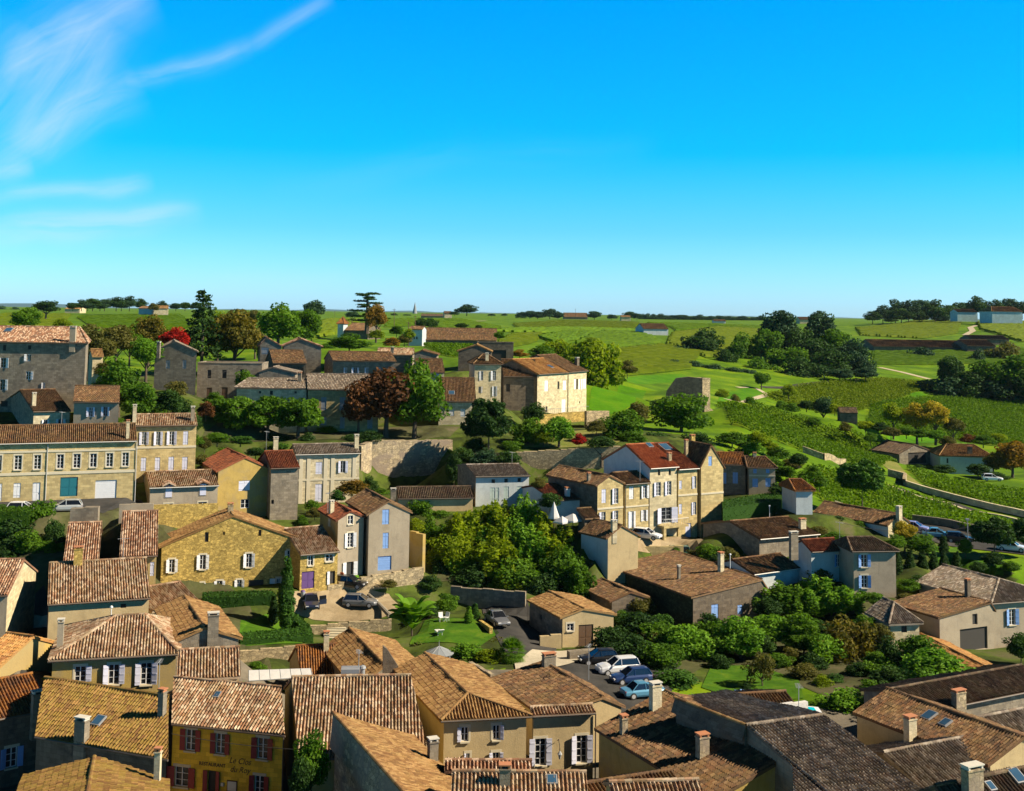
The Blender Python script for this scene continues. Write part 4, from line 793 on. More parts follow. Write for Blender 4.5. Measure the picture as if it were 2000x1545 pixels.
# ---------------------------------------------------------------- terrain
GC = [  # photo x, y, depth
 (60,1215,83),(60,1320,72),(30,1300,66),(60,1150,86),(110,1100,88),(20,1060,92),(60,1010,96),(230,1000,97),(150,1000,97),(-80,1000,97),
 (600,1180,95),(750,1190,93),(650,1210,92),(700,1150,97),(850,1240,87),(950,1210,91),(900,1290,82),(820,1205,92),(480,1215,88),(560,1235,86),(430,1200,89),(520,1270,82),(970,1240,88),(1010,1200,93),(940,1170,98),(1000,1150,101),
 (1200,1345,77),(1120,1300,81),(1050,1290,83),(1270,1310,82),(1430,1350,79),(1430,1310,84),(1530,1340,80),(1600,1280,88),(1300,1250,91),(1550,1180,98),(1640,1200,96),(1700,1290,88),(1750,1330,80),(1400,1250,92),
 (1290,1065,108),(1230,1070,105),(1340,1058,109),(1160,1070,100),(1480,1140,99),(1380,1070,105),(1400,1110,100),
 (1800,1040,116),(1850,1058,113),(1960,1075,110),(1850,1090,106),(1790,1118,100),(1950,1110,102),(2060,1090,108),(2060,1250,92),(1980,1300,86),
 (900,1100,103),(1000,1060,106),(860,1020,107),(1050,1030,106),(960,990,111),(830,1130,99),(760,1130,98),
 (1500,1015,112),(1450,1025,110),(1580,1000,114),(1540,965,122),(1650,1000,118),(1700,1015,115),(1900,1020,124),(2050,1040,122),
 # terraces above the retaining walls
 (740,855,132),(800,858,132),(880,855,131),(700,850,128),(640,850,128),(480,860,123),(560,858,125),(950,860,131),(1010,868,130),(1100,875,130),(1200,872,130),(1290,850,137),(1000,835,140),(1100,845,140),
 (300,800,124),(250,830,120),(420,880,118),(350,760,128),(220,760,130),
 (740,985,116),(700,1010,113),(850,985,114),(1080,945,120),(1150,930,122),(1230,925,124),(1330,900,130),(1400,880,134),
 # right hillside
 (1450,850,152),(1500,930,134),(1560,900,146),(1440,790,172),(1330,815,165),(1300,790,172),(1290,765,200),(1500,850,175),(1700,1000,132),(1800,1010,132),(1900,1005,135),(2000,1012,133),(1600,960,134),(1680,930,150),(1800,960,146),(2000,985,140),
 (1900,935,168),(1780,912,178),(2000,935,165),(1700,870,196),(1850,860,210),(2000,870,200),(1600,840,205),(1500,800,205),(1400,775,200),(1500,765,232),(1600,800,232),(1700,770,250),(1800,800,240),(1900,780,262),(2000,810,250),(1680,830,215),(2100,900,190),(2150,1000,140),
 (1500,745,255),(1600,740,262),(1800,745,275),(1950,735,300),(1250,735,230),(1350,735,240),(1180,770,195),(1250,690,275),(1350,720,262),(1500,700,290),(1700,705,310),(1850,700,325),(2000,690,350),
 (1706,684,350),(1900,682,345),(2050,675,360),(1980,655,420),(1700,650,480),(1900,628,520),(2000,622,520),(1760,632,560),(2100,618,540),(1600,650,420),(1550,640,520),(1600,628,800),(1700,630,620),(1450,652,420),(1450,632,700),
 (1280,652,388),(1200,660,330),(1120,690,265),(1050,680,270),(1100,650,400),(1200,632,600),(1000,650,380),(1000,632,600),(1100,622,900),(1300,626,900),(1000,680,230),(1000,665,290),
 (900,655,320),(850,640,380),(880,700,185),(800,690,200),(760,680,210),(720,662,250),(700,645,320),(900,628,600),(750,625,600),(650,640,320),(600,625,500),(640,680,190),
 (560,680,195),(450,680,200),(450,640,320),(400,640,310),(350,655,250),(300,670,210),(200,680,200),(150,670,220),(120,655,260),(50,645,270),(0,650,250),(100,625,380),(0,615,480),(200,612,450),(300,612,450),(400,615,500),(500,615,600),(120,606,600),(-80,610,500),(-120,650,250),
 (450,790,137),(560,850,127),(600,745,154),(700,745,156),(760,740,152),(840,745,150),(900,725,160),(1000,720,172),(1060,700,200),(1000,830,146),(860,840,134),
]
for (x, y, Y) in GC:
    p = P(x, y, Y); CP.append((p.x, p.y, p.z))
for (x, y, z) in [(-60, 40, 5), (0, 30, 5), (80, 40, 5), (-60, 72, 7), (-20, 72, 7), (20, 75, 6), (60, 75, 5), (-90, 100, 9), (100, 100, 6), (-200, 60, 8), (200, 60, 6), (-300, 200, 24), (-300, 400, 36), (-500, 700, 39), (300, 200, 10), (500, 400, 22), (700, 800, 40),
                  (0, -200, 5), (-500, -200, 5), (500, -200, 5), (-1500, 1000, 38), (1500, 1000, 38), (0, 1500, 42), (-500, 1600, 42), (500, 1700, 40), (900, 1700, 40),
                  (-1500, -200, 8), (1500, -200, 8), (-9000, 3000, 43), (9000, 3000, 43), (0, 3000, 43), (-2000, 3000, 43), (2000, 3000, 43), (-9000, 9000, 43), (9000, 9000, 43), (0, 9000, 43), (-9000, -500, 20), (9000, -500, 20)]:
    CP.append((x, y, z))
HOLD = [((727, 861, 127), (884, 860, 131.5), 975), ((706, 872, 124), (727, 862, 126.8), 960), ((1008, 884, 127), (1212, 872, 127), 935), ((884, 888, 125), (1010, 884, 126), 955), ((1046, 811, 146.5), (1150, 803, 151.5), 838),
 ((640, 1143, 94.3), (728, 1126, 95.8), 1172), ((728, 1126, 95.8), (828, 1108, 98), 1165), ((598, 1224, 90.5), (765, 1209, 91.5), 1250), ((880, 1146, 97.5), (1026, 1157, 96), 1192), ((462, 1273, 82), (578, 1263, 83), 1310),
 ((294, 986, 102.2), (426, 984, 104.4), 1045), ((233, 986, 93), (300, 983, 93.5), 1030), ((100, 994, 93), (200, 990, 93.3), 1060), ((400, 872, 119), (560, 868, 121), 925), ((560, 868, 121), (700, 864, 123.5), 925)]
for (a, b, yb) in HOLD:
    A_, B_ = P(*a), P(*b); d_ = V2(B_-A_); L_ = d_.length; d_.normalize(); n_ = Vector((d_.y, -d_.x, 0)); zb_ = P(a[0], yb, a[2]).z
    for i in range(int(L_/3)+2):
        s_ = min(L_, i*3.0); q = A_.lerp(B_, s_/L_); CP.append((q.x+n_.x*.5, q.y+n_.y*.5, zb_)); CP.append((q.x-n_.x*1.3, q.y-n_.y*1.3, q.z-.15))
def axis(a, b, st, lo, hi, g=1.13, mx=400):
    v = list(np.arange(a, b+1e-6, st)); s = st
    while v[-1] < hi: s = min(s*g, mx); v.append(v[-1]+s)
    s = st
    while v[0] > lo: s = min(s*g, mx); v.insert(0, v[0]-s)
    return np.array(v)
GX = axis(-95, 160, 1.25, -8500, 8500); GY = axis(80, 335, 1.25, -400, 8500)
def make_terrain():
    pts = {}
    for p in CP: pts[(round(p[0]/.7), round(p[1]/.7))] = p
    cp = list(pts.values())
    co, ed, fa, *_ = geometry.delaunay_2d_cdt([Vector((p[0], p[1])) for p in cp], [], [], 0, 1e-4)
    src = _[0]; zz = [cp[s[0]][2] if s else 20 for s in src]
    T = np.full((len(GX), len(GY)), np.nan)
    for f in fa:
        a, b, c = [co[i] for i in f]; za, zb_, zc = [zz[i] for i in f]
        i0, i1 = np.searchsorted(GX, min(a.x, b.x, c.x)-1e-6), np.searchsorted(GX, max(a.x, b.x, c.x)+1e-6); j0, j1 = np.searchsorted(GY, min(a.y, b.y, c.y)-1e-6), np.searchsorted(GY, max(a.y, b.y, c.y)+1e-6)
        if i1 <= i0 or j1 <= j0: continue
        X, Yg = np.meshgrid(GX[i0:i1], GY[j0:j1], indexing='ij'); den = (b.y-c.y)*(a.x-c.x)+(c.x-b.x)*(a.y-c.y)
        if abs(den) < 1e-9: continue
        l1 = ((b.y-c.y)*(X-c.x)+(c.x-b.x)*(Yg-c.y))/den; l2 = ((c.y-a.y)*(X-c.x)+(a.x-c.x)*(Yg-c.y))/den; l3 = 1-l1-l2
        ins = (l1 >= -1e-4) & (l2 >= -1e-4) & (l3 >= -1e-4); sub = T[i0:i1, j0:j1]; sub[ins] = (l1*za+l2*zb_+l3*zc)[ins]
    T[np.isnan(T)] = 20
    for _ in range(1):
        Tp = np.pad(T, 1, 'edge'); T = (Tp[:-2, 1:-1]+Tp[2:, 1:-1]+Tp[1:-1, :-2]+Tp[1:-1, 2:]+2*T)/6
    # smoother far away
    S = T.copy()
    for _ in range(14): Tp = np.pad(S, 1, 'edge'); S = (Tp[:-2, 1:-1]+Tp[2:, 1:-1]+Tp[1:-1, :-2]+Tp[1:-1, 2:]+2*S)/6
    w = np.clip((GY-290)/80, 0, 1)[None, :]
    return T*(1-w)+S*w
TG = make_terrain()
def ZT(x, y):
    x = np.asarray(x, float); y = np.asarray(y, float)
    i = np.clip(np.searchsorted(GX, x)-1, 0, len(GX)-2); j = np.clip(np.searchsorted(GY, y)-1, 0, len(GY)-2)
    u = np.clip((x-GX[i])/(GX[i+1]-GX[i]), 0, 1); v = np.clip((y-GY[j])/(GY[j+1]-GY[j]), 0, 1)
    a, b, c, d = TG[i, j], TG[i+1, j], TG[i+1, j+1], TG[i, j+1]
    return np.where(u > v, a+(b-a)*u+(c-b)*v, a+(c-d)*u+(d-a)*v)
def GP(px, py):
    """ground point seen at a photo pixel"""
    d = ray(px, py); ys = np.concatenate([np.arange(70, 500, .5), np.geomspace(500, 8000, 900)]); k = ys/d.y
    z = CH+d.z*k; g = ZT(d.x*k, ys); idx = np.argmax(z < g)
    if z[idx] >= g[idx]: idx = len(ys)-1
    return Vector((d.x*k[idx], ys[idx], float(g[idx])))
def ground():
    X, Yg = np.meshgrid(GX, GY, indexing='ij'); V = np.stack([X, Yg, TG], -1).reshape(-1, 3); n, m = X.shape; I = np.arange(n*m).reshape(n, m)
    a, b, c, d = I[:-1, :-1].ravel(), I[1:, :-1].ravel(), I[1:, 1:].ravel(), I[:-1, 1:].ravel(); F = np.concatenate([np.stack([a, b, c], -1), np.stack([a, c, d], -1)]); mb = MB()
    cen = V[F].mean(1); vil = inpoly(cen[:, 0], cen[:, 1], [(-125, 128), (64, 128), (66, 170), (50, 196), (28, 232), (-12, 262), (-125, 262)])
    mb.add(V, F[~vil]); mb.n = 0; mb.L.append(F[vil].ravel()); mb.S.append(np.full(vil.sum(), 3)); mb.U.append(np.zeros((vil.sum()*3, 2))); mb.M.append(np.full(vil.sum(), 1))
    o = mb.build('ground', [MT['ground'], MT['village']], smooth=True); tag(o, kind='structure')
def inpoly(x, y, pl):
    r = np.zeros(len(x), bool); n = len(pl)
    for i in range(n):
        x0, y0 = pl[i]; x1, y1 = pl[(i+1) % n]
        c = ((y0 > y) != (y1 > y)) & (x < (x1-x0)*(y-y0)/((y1-y0) if y1 != y0 else 1e-9)+x0); r ^= c
    return r
ground()
def drape(name, pts, mat, off=.07, step=1.6, kind='structure', px=True, thick=False):
    w = [GP(*p) if px else Vector((p[0], p[1], 0)) for p in pts]
    bm = bmesh.new(); f = bm.faces.new([bm.verts.new((p.x, p.y, 0)) for p in w])
    x0, x1, y0, y1 = min(p.x for p in w), max(p.x for p in w), min(p.y for p in w), max(p.y for p in w)
    for gx in GX[(GX > x0) & (GX < x1)]: bmesh.ops.bisect_plane(bm, geom=bm.verts[:]+bm.edges[:]+bm.faces[:], plane_co=(gx, 0, 0), plane_no=(1, 0, 0))
    for gy in GY[(GY > y0) & (GY < y1)]: bmesh.ops.bisect_plane(bm, geom=bm.verts[:]+bm.edges[:]+bm.faces[:], plane_co=(0, gy, 0), plane_no=(0, 1, 0))
    if len(bm.faces) < 1500:
        for f in list(bm.faces):
            c = f.calc_center_median(); i = max(0, min(len(GX)-2, int(np.searchsorted(GX, c.x))-1)); j = max(0, min(len(GY)-2, int(np.searchsorted(GY, c.y))-1)); hx, hy = GX[i+1]-GX[i], GY[j+1]-GY[j]
            sg = [(v.co.x-GX[i])/hx-(v.co.y-GY[j])/hy for v in f.verts]
            if max(sg) > 1e-4 and min(sg) < -1e-4: bmesh.ops.bisect_plane(bm, geom=[f]+list(f.edges)+list(f.verts), plane_co=(GX[i], GY[j], 0), plane_no=(1/hx, -1/hy, 0), dist=1e-6)
    bmesh.ops.triangulate(bm, faces=bm.faces[:])
    for v in bm.verts: v.co.z = float(ZT(v.co.x, v.co.y))+off
    bm.normal_update()
    for f in bm.faces:
        if f.normal.z < 0: f.normal_flip()
    me = bpy.data.meshes.new(name); bm.to_mesh(me); bm.free(); me.materials.append(MT[mat]); o = bpy.data.objects.new(name, me); C.objects.link(o)
    tag(o, kind=kind); return o
def strip(name, pts, w, mat, off=.1, px=True):
    c = [GP(*p) if px else Vector((p[0], p[1], 0)) for p in pts]; L_, R2 = [], []
    for i, p in enumerate(c):
        d = (c[min(i+1, len(c)-1)]-c[max(i-1, 0)]); d.z = 0; d.normalize(); n = Vector((-d.y, d.x, 0)); L_.append(p+n*w/2); R2.append(p-n*w/2)
    return drape(name, [(p.x, p.y) for p in L_+R2[::-1]], mat, off, px=False)
drape('lawn', [(800, 1262), (830, 1215), (905, 1208), (960, 1222), (975, 1240), (940, 1262)], 'lawn')
drape('lawn', [(468, 1240), (470, 1213), (520, 1206), (560, 1212), (600, 1240), (590, 1262), (480, 1265)], 'lawn')
drape('lawn', [(1370, 1345), (1390, 1300), (1480, 1300), (1560, 1330), (1570, 1368), (1450, 1372)], 'lawn')
drape('courtyard', [(575, 1160), (655, 1140), (760, 1165), (790, 1195), (740, 1210), (600, 1215), (570, 1195)], 'gravel')
drape('courtyard', [(1225, 1085), (1245, 1056), (1340, 1050), (1375, 1056), (1360, 1075), (1290, 1090)], 'gravel')
drape('car_park', [(1080, 1320), (1130, 1272), (1230, 1282), (1330, 1300), (1300, 1400), (1150, 1400)], 'asphalt')
drape('lane', [(940, 1180), (1030, 1175), (1085, 1255), (1090, 1290), (1000, 1300), (960, 1225)], 'asphalt')
drape('pale_ground', [(1005, 1300), (1040, 1272), (1165, 1270), (1165, 1284), (1110, 1300), (1010, 1330)], 'pale_ground', .13)
drape('lane', [(40, 1330), (42, 1200), (85, 1150), (100, 1200), (98, 1330)], 'asphalt')
drape('pale_ground', [(40, 1229), (44, 1212), (100, 1210), (100, 1228)], 'pale_ground', .13)  # pale strip painted in for a patch of sun across the lane
drape('road', [(-60, 1004), (-60, 984), (275, 978), (290, 1000), (200, 1012)], 'asphalt', .1)
drape('road', [(1760, 1040), (1790, 1022), (1900, 1040), (2060, 1075), (2060, 1095), (1950, 1080)], 'asphalt', .1)
drape('lawn', [(1800, 1066), (1880, 1070), (1960, 1098), (1960, 1125), (1820, 1098)], 'lawn', .1)
drape('meadow', [(1150, 800), (1155, 762), (1210, 752), (1262, 765), (1240, 790), (1190, 810)], 'meadow')
drape('meadow', [(1205, 740), (1250, 734), (1330, 730), (1350, 738), (1300, 748), (1240, 750)], 'meadow')
drape('meadow', [(1402, 785), (1410, 770), (1460, 758), (1490, 765), (1480, 780)], 'meadow')
drape('meadow', [(1730, 853), (1830, 856), (1830, 866), (1740, 866)], 'meadow')
drape('meadow', [(1718, 905), (1725, 893), (1770, 925), (1820, 960), (1800, 962)], 'drygrass')
drape('meadow', [(1875, 862), (1900, 858), (1900, 866), (1880, 868)], 'meadow')
drape('meadow', [(1770, 770), (1815, 762), (1818, 770), (1790, 778)], 'meadow')
drape('street', [(-70, 60), (75, 60), (75, 121), (15, 121), (15, 128), (-10, 128), (-10, 130), (-70, 130)], 'oldpaving', .04, px=False)
drape('garden_soil', [(-70, 130), (-24, 130), (-30, 146), (-44, 165), (-70, 168)], 'earth', .05, px=False)
drape('garden_soil', [(1180, 1300), (1190, 1240), (1300, 1180), (1500, 1160), (1720, 1180), (1790, 1240), (1800, 1330), (1700, 1400), (1560, 1340), (1400, 1290), (1330, 1330), (1240, 1290)], 'earth', .04)
drape('garden_soil', [(850, 1140), (870, 1060), (960, 1010), (1090, 1020), (1160, 1110), (1080, 1165), (960, 1150)], 'earth', .05)
drape('terrace', [(390, 870), (700, 864), (730, 858), (880, 856), (900, 835), (740, 835), (560, 845), (400, 845)], 'earth', .05)
drape('terrace', [(1020, 876), (1200, 870), (1230, 850), (1150, 840), (1020, 850)], 'drygrass', .05)
strip('path', [(1420, 781), (1470, 780), (1500, 772), (1475, 758), (1440, 757)], 2.0, 'palepath')
strip('path', [(1490, 757), (1560, 752), (1650, 744), (1710, 740)], 2.4, 'asphalt')
strip('lane', [(1752, 954), (1860, 987), (1995, 1019), (2070, 1036)], 3.0, 'asphalt', .1)
strip('path', [(1718, 718), (1760, 727), (1815, 741)], 3.0, 'palepath')
strip('path', [(1885, 655), (1900, 647), (1895, 640), (1908, 636)], 3.5, 'palepath', .2)
strip('path', [(868, 635), (900, 629), (950, 627)], 3.5, 'palepath', .3)
strip('path', [(1060, 622), (1090, 622)], 4, 'palepath', .3)

# ---------------------------------------------------------------- vineyards
def inpoly(x, y, pl):
    r = np.zeros(len(x), bool); n = len(pl)
    for i in range(n):
        x0, y0 = pl[i]; x1, y1 = pl[(i+1) % n]
        c = ((y0 > y) != (y1 > y)) & (x < (x1-x0)*(y-y0)/((y1-y0) if y1 != y0 else 1e-9)+x0); r ^= c
    return r
def leafquads(rng, c, size, nrm=None, up=.3, uvy=None, el=1.0):
    n = len(c); d = rng.normal(size=(n, 3)); d[:, 2] += up
    if nrm is not None: d = d*.75+nrm
    d /= np.linalg.norm(d, axis=1)[:, None]+1e-9; t = np.cross(d, rng.normal(size=(n, 3))); t /= np.linalg.norm(t, axis=1)[:, None]+1e-9; b = np.cross(d, t)
    s = (np.asarray(size)*rng.uniform(.7, 1.35, n))[:, None]
    V = np.stack([c-t*s*el, c+b*s*.62, c+t*s*el, c-b*s*.62], 1).reshape(-1, 3)
    F = np.arange(4*n).reshape(n, 4); u = np.stack([rng.rand(n), rng.rand(n)*.3 if uvy is None else uvy], 1)
    return V, F, np.repeat(u[:, None], 4, 1)
def vineyard(label, pix, ang, sp=1.7, mat='vine', seed=1, mode='leaf', h=1.15, soil='vinesoil', drp=True):
    pl = [(p.x, p.y) for p in (GP(*q) for q in pix)]
    if drp: drape('field', pl, soil, .06 if mode == 'leaf' else .25, px=False)
    rng = np.random.RandomState(seed); a = R_(ang); ux, uy = math.cos(a), math.sin(a)
    P_ = np.array(pl); s = P_@np.array([ux, uy]); t = P_@np.array([-uy, ux])
    mb = MB()
    if mode == 'leaf':
        rows = np.arange(t.min(), t.max(), sp); sp = sp*.78; rows = np.arange(t.min(), t.max(), sp); along = np.arange(s.min(), s.max(), .4)
        S, Tt = np.meshgrid(along, rows); S = (S+rng.uniform(-.2, .2, S.shape)).ravel(); Tt = Tt.ravel(); X = S*ux-Tt*uy; Yg = S*uy+Tt*ux
        ok = inpoly(X, Yg, pl); X, Yg = X[ok], Yg[ok]
        gap = rng.rand(len(X)) > .03; X, Yg = X[gap], Yg[gap]; k = 9
        X = np.repeat(X, k); Yg = np.repeat(Yg, k); n = len(X); off = rng.uniform(-.33, .33, n); X = X-off*uy+rng.uniform(-.2, .2, n)*ux; Yg = Yg+off*ux+rng.uniform(-.2, .2, n)*uy
        z = ZT(X, Yg)+.25+rng.rand(n)*(h-.25); mb.add(*leafquads(rng, np.stack([X, Yg, z], 1), .24, None, .8))
    else:
        rows = np.arange(t.min(), t.max(), sp); st = max(2.0, sp*.8); along = np.arange(s.min(), s.max(), st)
        S, Tt = np.meshgrid(along, rows, indexing='ij'); Tt = Tt+rng.uniform(-.1, .1, Tt.shape); X = S*ux-Tt*uy; Yg = S*uy+Tt*ux
        ok = inpoly(X.ravel(), Yg.ravel(), pl).reshape(X.shape); Z = ZT(X.ravel(), Yg.ravel()).reshape(X.shape); w = sp*.3
        hh = h*rng.uniform(.75, 1.2, X.shape)
        Vs = np.stack([np.stack([X+uy*w, Yg-ux*w, Z], -1), np.stack([X+uy*w*.7, Yg-ux*w*.7, Z+hh], -1), np.stack([X-uy*w*.7, Yg+ux*w*.7, Z+hh*rng.uniform(.9, 1.1, X.shape)], -1), np.stack([X-uy*w, Yg+ux*w, Z], -1)], 2)
        n, m = X.shape; I = np.arange(n*m*4).reshape(n, m, 4); both = ok[:-1] & ok[1:]
        for q in range(3):
            F = np.stack([I[:-1, :, q], I[1:, :, q], I[1:, :, q+1], I[:-1, :, q+1]], -1)[both]
            if q == 0: Fs = F
            else: Fs = np.concatenate([Fs, F])
        u = np.stack([rng.rand(len(Fs)), rng.rand(len(Fs))*.4+.2], 1); mb.add(Vs.reshape(-1, 3), Fs, np.repeat(u[:, None], 4, 1))
    o = mb.build('vineyard', MT['l_'+mat])
    if o: tag(o, label, 'vineyard', kind='stuff')
wa, wb_ = GP(1640, 900), GP(2000, 1012); WANG = math.degrees(math.atan2(wb_.y-wa.y, wb_.x-wa.x))
vineyard('green vineyard slope between the gate ruin and the long stone wall', [(1400, 792), (1470, 790), (1560, 815), (1640, 842), (1720, 862), (1770, 882), (1722, 915), (1655, 905), (1570, 882), (1500, 856), (1430, 832)], -52, 2.1, 'vine', 1)
vineyard('vineyard strip between the long stone wall and the village roofs', [(1575, 915), (1640, 925), (1740, 955), (1840, 985), (1980, 1030), (1980, 1062), (1900, 1042), (1790, 1020), (1700, 1010), (1610, 985)], WANG+4, 2.0, 'vine', 2)
vineyard('vineyard right of the stone wall below the valley farmhouse', [(1770, 915), (1850, 940), (1960, 960), (2070, 975), (2070, 1022), (1990, 1005), (1880, 975), (1810, 950)], WANG-8, 2.0, 'vine', 3)
vineyard('dark green vineyard in the valley below the tree shadows', [(1700, 790), (1820, 778), (1960, 780), (2070, 800), (2070, 890), (1930, 870), (1840, 850), (1760, 846), (1690, 828)], 20, 2.4, 'vine', 4)
vineyard('olive vineyard field below the dark wood', [(1490, 775), (1560, 755), (1720, 742), (1830, 752), (1760, 780), (1690, 800), (1640, 812), (1560, 800)], 12, 2.4, 'vine2', 5)
vineyard('small vineyard beside the long winery cellar', [(815, 668), (910, 668), (935, 690), (890, 700), (850, 690)], 62, 2.6, 'vine', 6)
FV = [('olive vineyard hillside behind the tall yellow green tree', [(1170, 705), (1200, 684), (1300, 676), (1370, 690), (1350, 722), (1250, 732), (1190, 735)], 10, 'vine2'),
 ('vineyard block left of the lone vineyard house', [(1120, 672), (1180, 648), (1255, 652), (1295, 670), (1200, 682), (1150, 695)], 35, 'vine'),
 ('vineyard block right of the lone vineyard house', [(1300, 672), (1312, 652), (1400, 640), (1500, 646), (1490, 690), (1380, 700)], 20, 'vine2'),
 ('dark vineyard wedge behind the yellow green tree', [(1050, 660), (1120, 646), (1175, 652), (1130, 664), (1080, 672)], 70, 'vine'),
 ('pale vineyard block on the centre plateau', [(960, 672), (1000, 655), (1060, 652), (1050, 668), (1000, 678)], 15, 'vine2'),
 ('upper vineyard strip along the centre skyline', [(1000, 634), (1100, 627), (1250, 631), (1240, 642), (1110, 640), (1010, 642)], 5, 'vine2'),
 ('lower vineyard strip along the centre skyline', [(960, 648), (1010, 643), (1110, 641), (1240, 645), (1180, 649), (1060, 651)], 50, 'vine'),
 ('vineyard plateau right of the centre skyline', [(1260, 631), (1400, 634), (1500, 640), (1480, 646), (1390, 638), (1320, 648), (1310, 640)], 8, 'vine'),
 ('bright vineyard below the right skyline wood', [(1670, 642), (1760, 634), (1900, 628), (1870, 652), (1800, 662), (1680, 656)], 12, 'vine2'),
 ('bright vineyard at the far right skyline', [(1905, 632), (2060, 622), (2060, 668), (1990, 668), (1915, 645)], 30, 'vine2'),
 ('vineyard below the long hillside shed', [(1700, 689), (1850, 687), (2060, 684), (2060, 706), (1860, 712), (1706, 712)], 5, 'vine'),
 ('vineyard left of the cedar tree', [(600, 640), (640, 625), (700, 625), (700, 640), (650, 655), (610, 668)], 60, 'vine2'),
 ('vineyard right of the cedar tree', [(750, 640), (760, 624), (900, 624), (980, 640), (900, 655), (830, 636)], 15, 'vine'),
 ('vineyard field behind the left treetops', [(150, 620), (350, 616), (380, 640), (300, 648), (180, 640)], 10, 'vine'),
 ('vineyard field at the far left skyline', [(-60, 622), (20, 614), (140, 616), (120, 640), (-60, 640)], 25, 'vine2'),
 ('lower vineyard field behind the grey manor', [(-60, 645), (110, 643), (170, 650), (150, 664), (-60, 668)], 10, 'vine')]
for i, (lb, px_, an, mt_) in enumerate(FV): vineyard(lb, px_, an, 2.6 if i not in (5, 6, 7, 8, 9) else 3.4, mt_, 20+i, 'ridge', 1.2)
# ---------------------------------------------------------------- trees
def shell(rng, n, c, r, sq=(1, 1, 1)):
    d = rng.normal(size=(n, 3)); d /= np.linalg.norm(d, axis=1)[:, None]
    return np.asarray(c)+d*np.asarray(r)*np.asarray(sq)*rng.uniform(.75, 1.08, (n, 1)), d
def crown_mesh(name, seed, blobs, leaf, nleaf, inner=0, el=1.0, nmix=1.0, up=.3):
    """blobs: list of (centre, radius vec)"""
    rng = np.random.RandomState(seed); mb = MB()
    for (c, r) in blobs:
        r = np.asarray(r, float)*np.ones(3); k = int(nleaf*(r.mean()**1.6)); p, d = shell(rng, max(8, k), c, r)
        bv = rng.rand()*.8+.1*rng.rand(); v = np.clip(bv+rng.normal(size=len(p))*.08, 0, 1)
        mb.add(*leafquads(rng, p, leaf, d*nmix, up, v, el))
    me = mb.mesh(name, MT['l_green']); return me
def blobset(seed, n, R, cz, rmin, rmax, lo=.35, hi=.85, zflat=1.0):
    rng = np.random.RandomState(seed); out = []
    for i in range(n):
        d = rng.normal(size=3); d /= np.linalg.norm(d); f = rng.uniform(lo, hi)
        if d[2] < -.55: d[2] *= .5
        c = d*f*np.array(R)*(1+.12*math.sin(3*math.atan2(d[1], d[0])+seed)); c[2] = c[2]*zflat+cz; out.append((c, rng.uniform(rmin, rmax)*np.array([1, 1, .8])))
    return out
PR = {}
def trunk_mesh(kind, seed):
    rng = random.Random(seed); mb = MB()
    if kind == 'broad':
        mb.tube([(0, 0, -.6), (.05, 0, 1.2), (.1, .05, 3.0), (.05, .1, 5.4)], [.34, .27, .2, .07], 8)
        for i in range(6):
            a = i*1.05+rng.random(); z = 2.2+rng.random()*1.3; r = 1.8+rng.random()*1.0
            mb.tube([(.08, .04, z), (math.cos(a)*r*.45, math.sin(a)*r*.45, z+1.2), (math.cos(a)*r, math.sin(a)*r, z+2.8)], [.14, .09, .03], 6)
    elif kind == 'conifer': mb.tube([(0, 0, -.5), (0, 0, 5), (0, 0, 9.7)], [.22, .14, .03], 8)
    elif kind == 'cedar':
        mb.tube([(0, 0, -.5), (0, .05, 5), (.05, 0, 9.4)], [.42, .26, .06], 8)
        for i in range(14):
            a = i*2.4; z = 2.6+i*.48; r = 3.6*(1-i/22); mb.tube([(0, 0, z), (math.cos(a)*r*.5, math.sin(a)*r*.5, z+.35), (math.cos(a)*r, math.sin(a)*r, z+.3)], [.12, .08, .03], 5)
    elif kind == 'palm': mb.tube([(0, 0, -.3), (.1, 0, 1.8), (0, .05, 3.4)], [.22, .2, .22], 8)
    elif kind == 'stem': mb.tube([(0, 0, -.4), (0, 0, 1.5), (0, 0, 5)], [.16, .12, .04], 7)
    elif kind == 'branchy':
        mb.tube([(0, 0, -.5), (.1, 0, 1.5), (0, .1, 3)], [.2, .16, .12], 7)
        for i in range(9):
            a = i*.75+rng.random()*.4; r = 2.2+rng.random()*1.6; z = 1.8+rng.random()*1.2; mb.tube([(0, 0, z), (math.cos(a)*r*.5, math.sin(a)*r*.5, z+1.7), (math.cos(a)*r, math.sin(a)*r, z+3.6)], [.1, .06, .02], 5)
    return mb.mesh('trunk', MT['bark'])
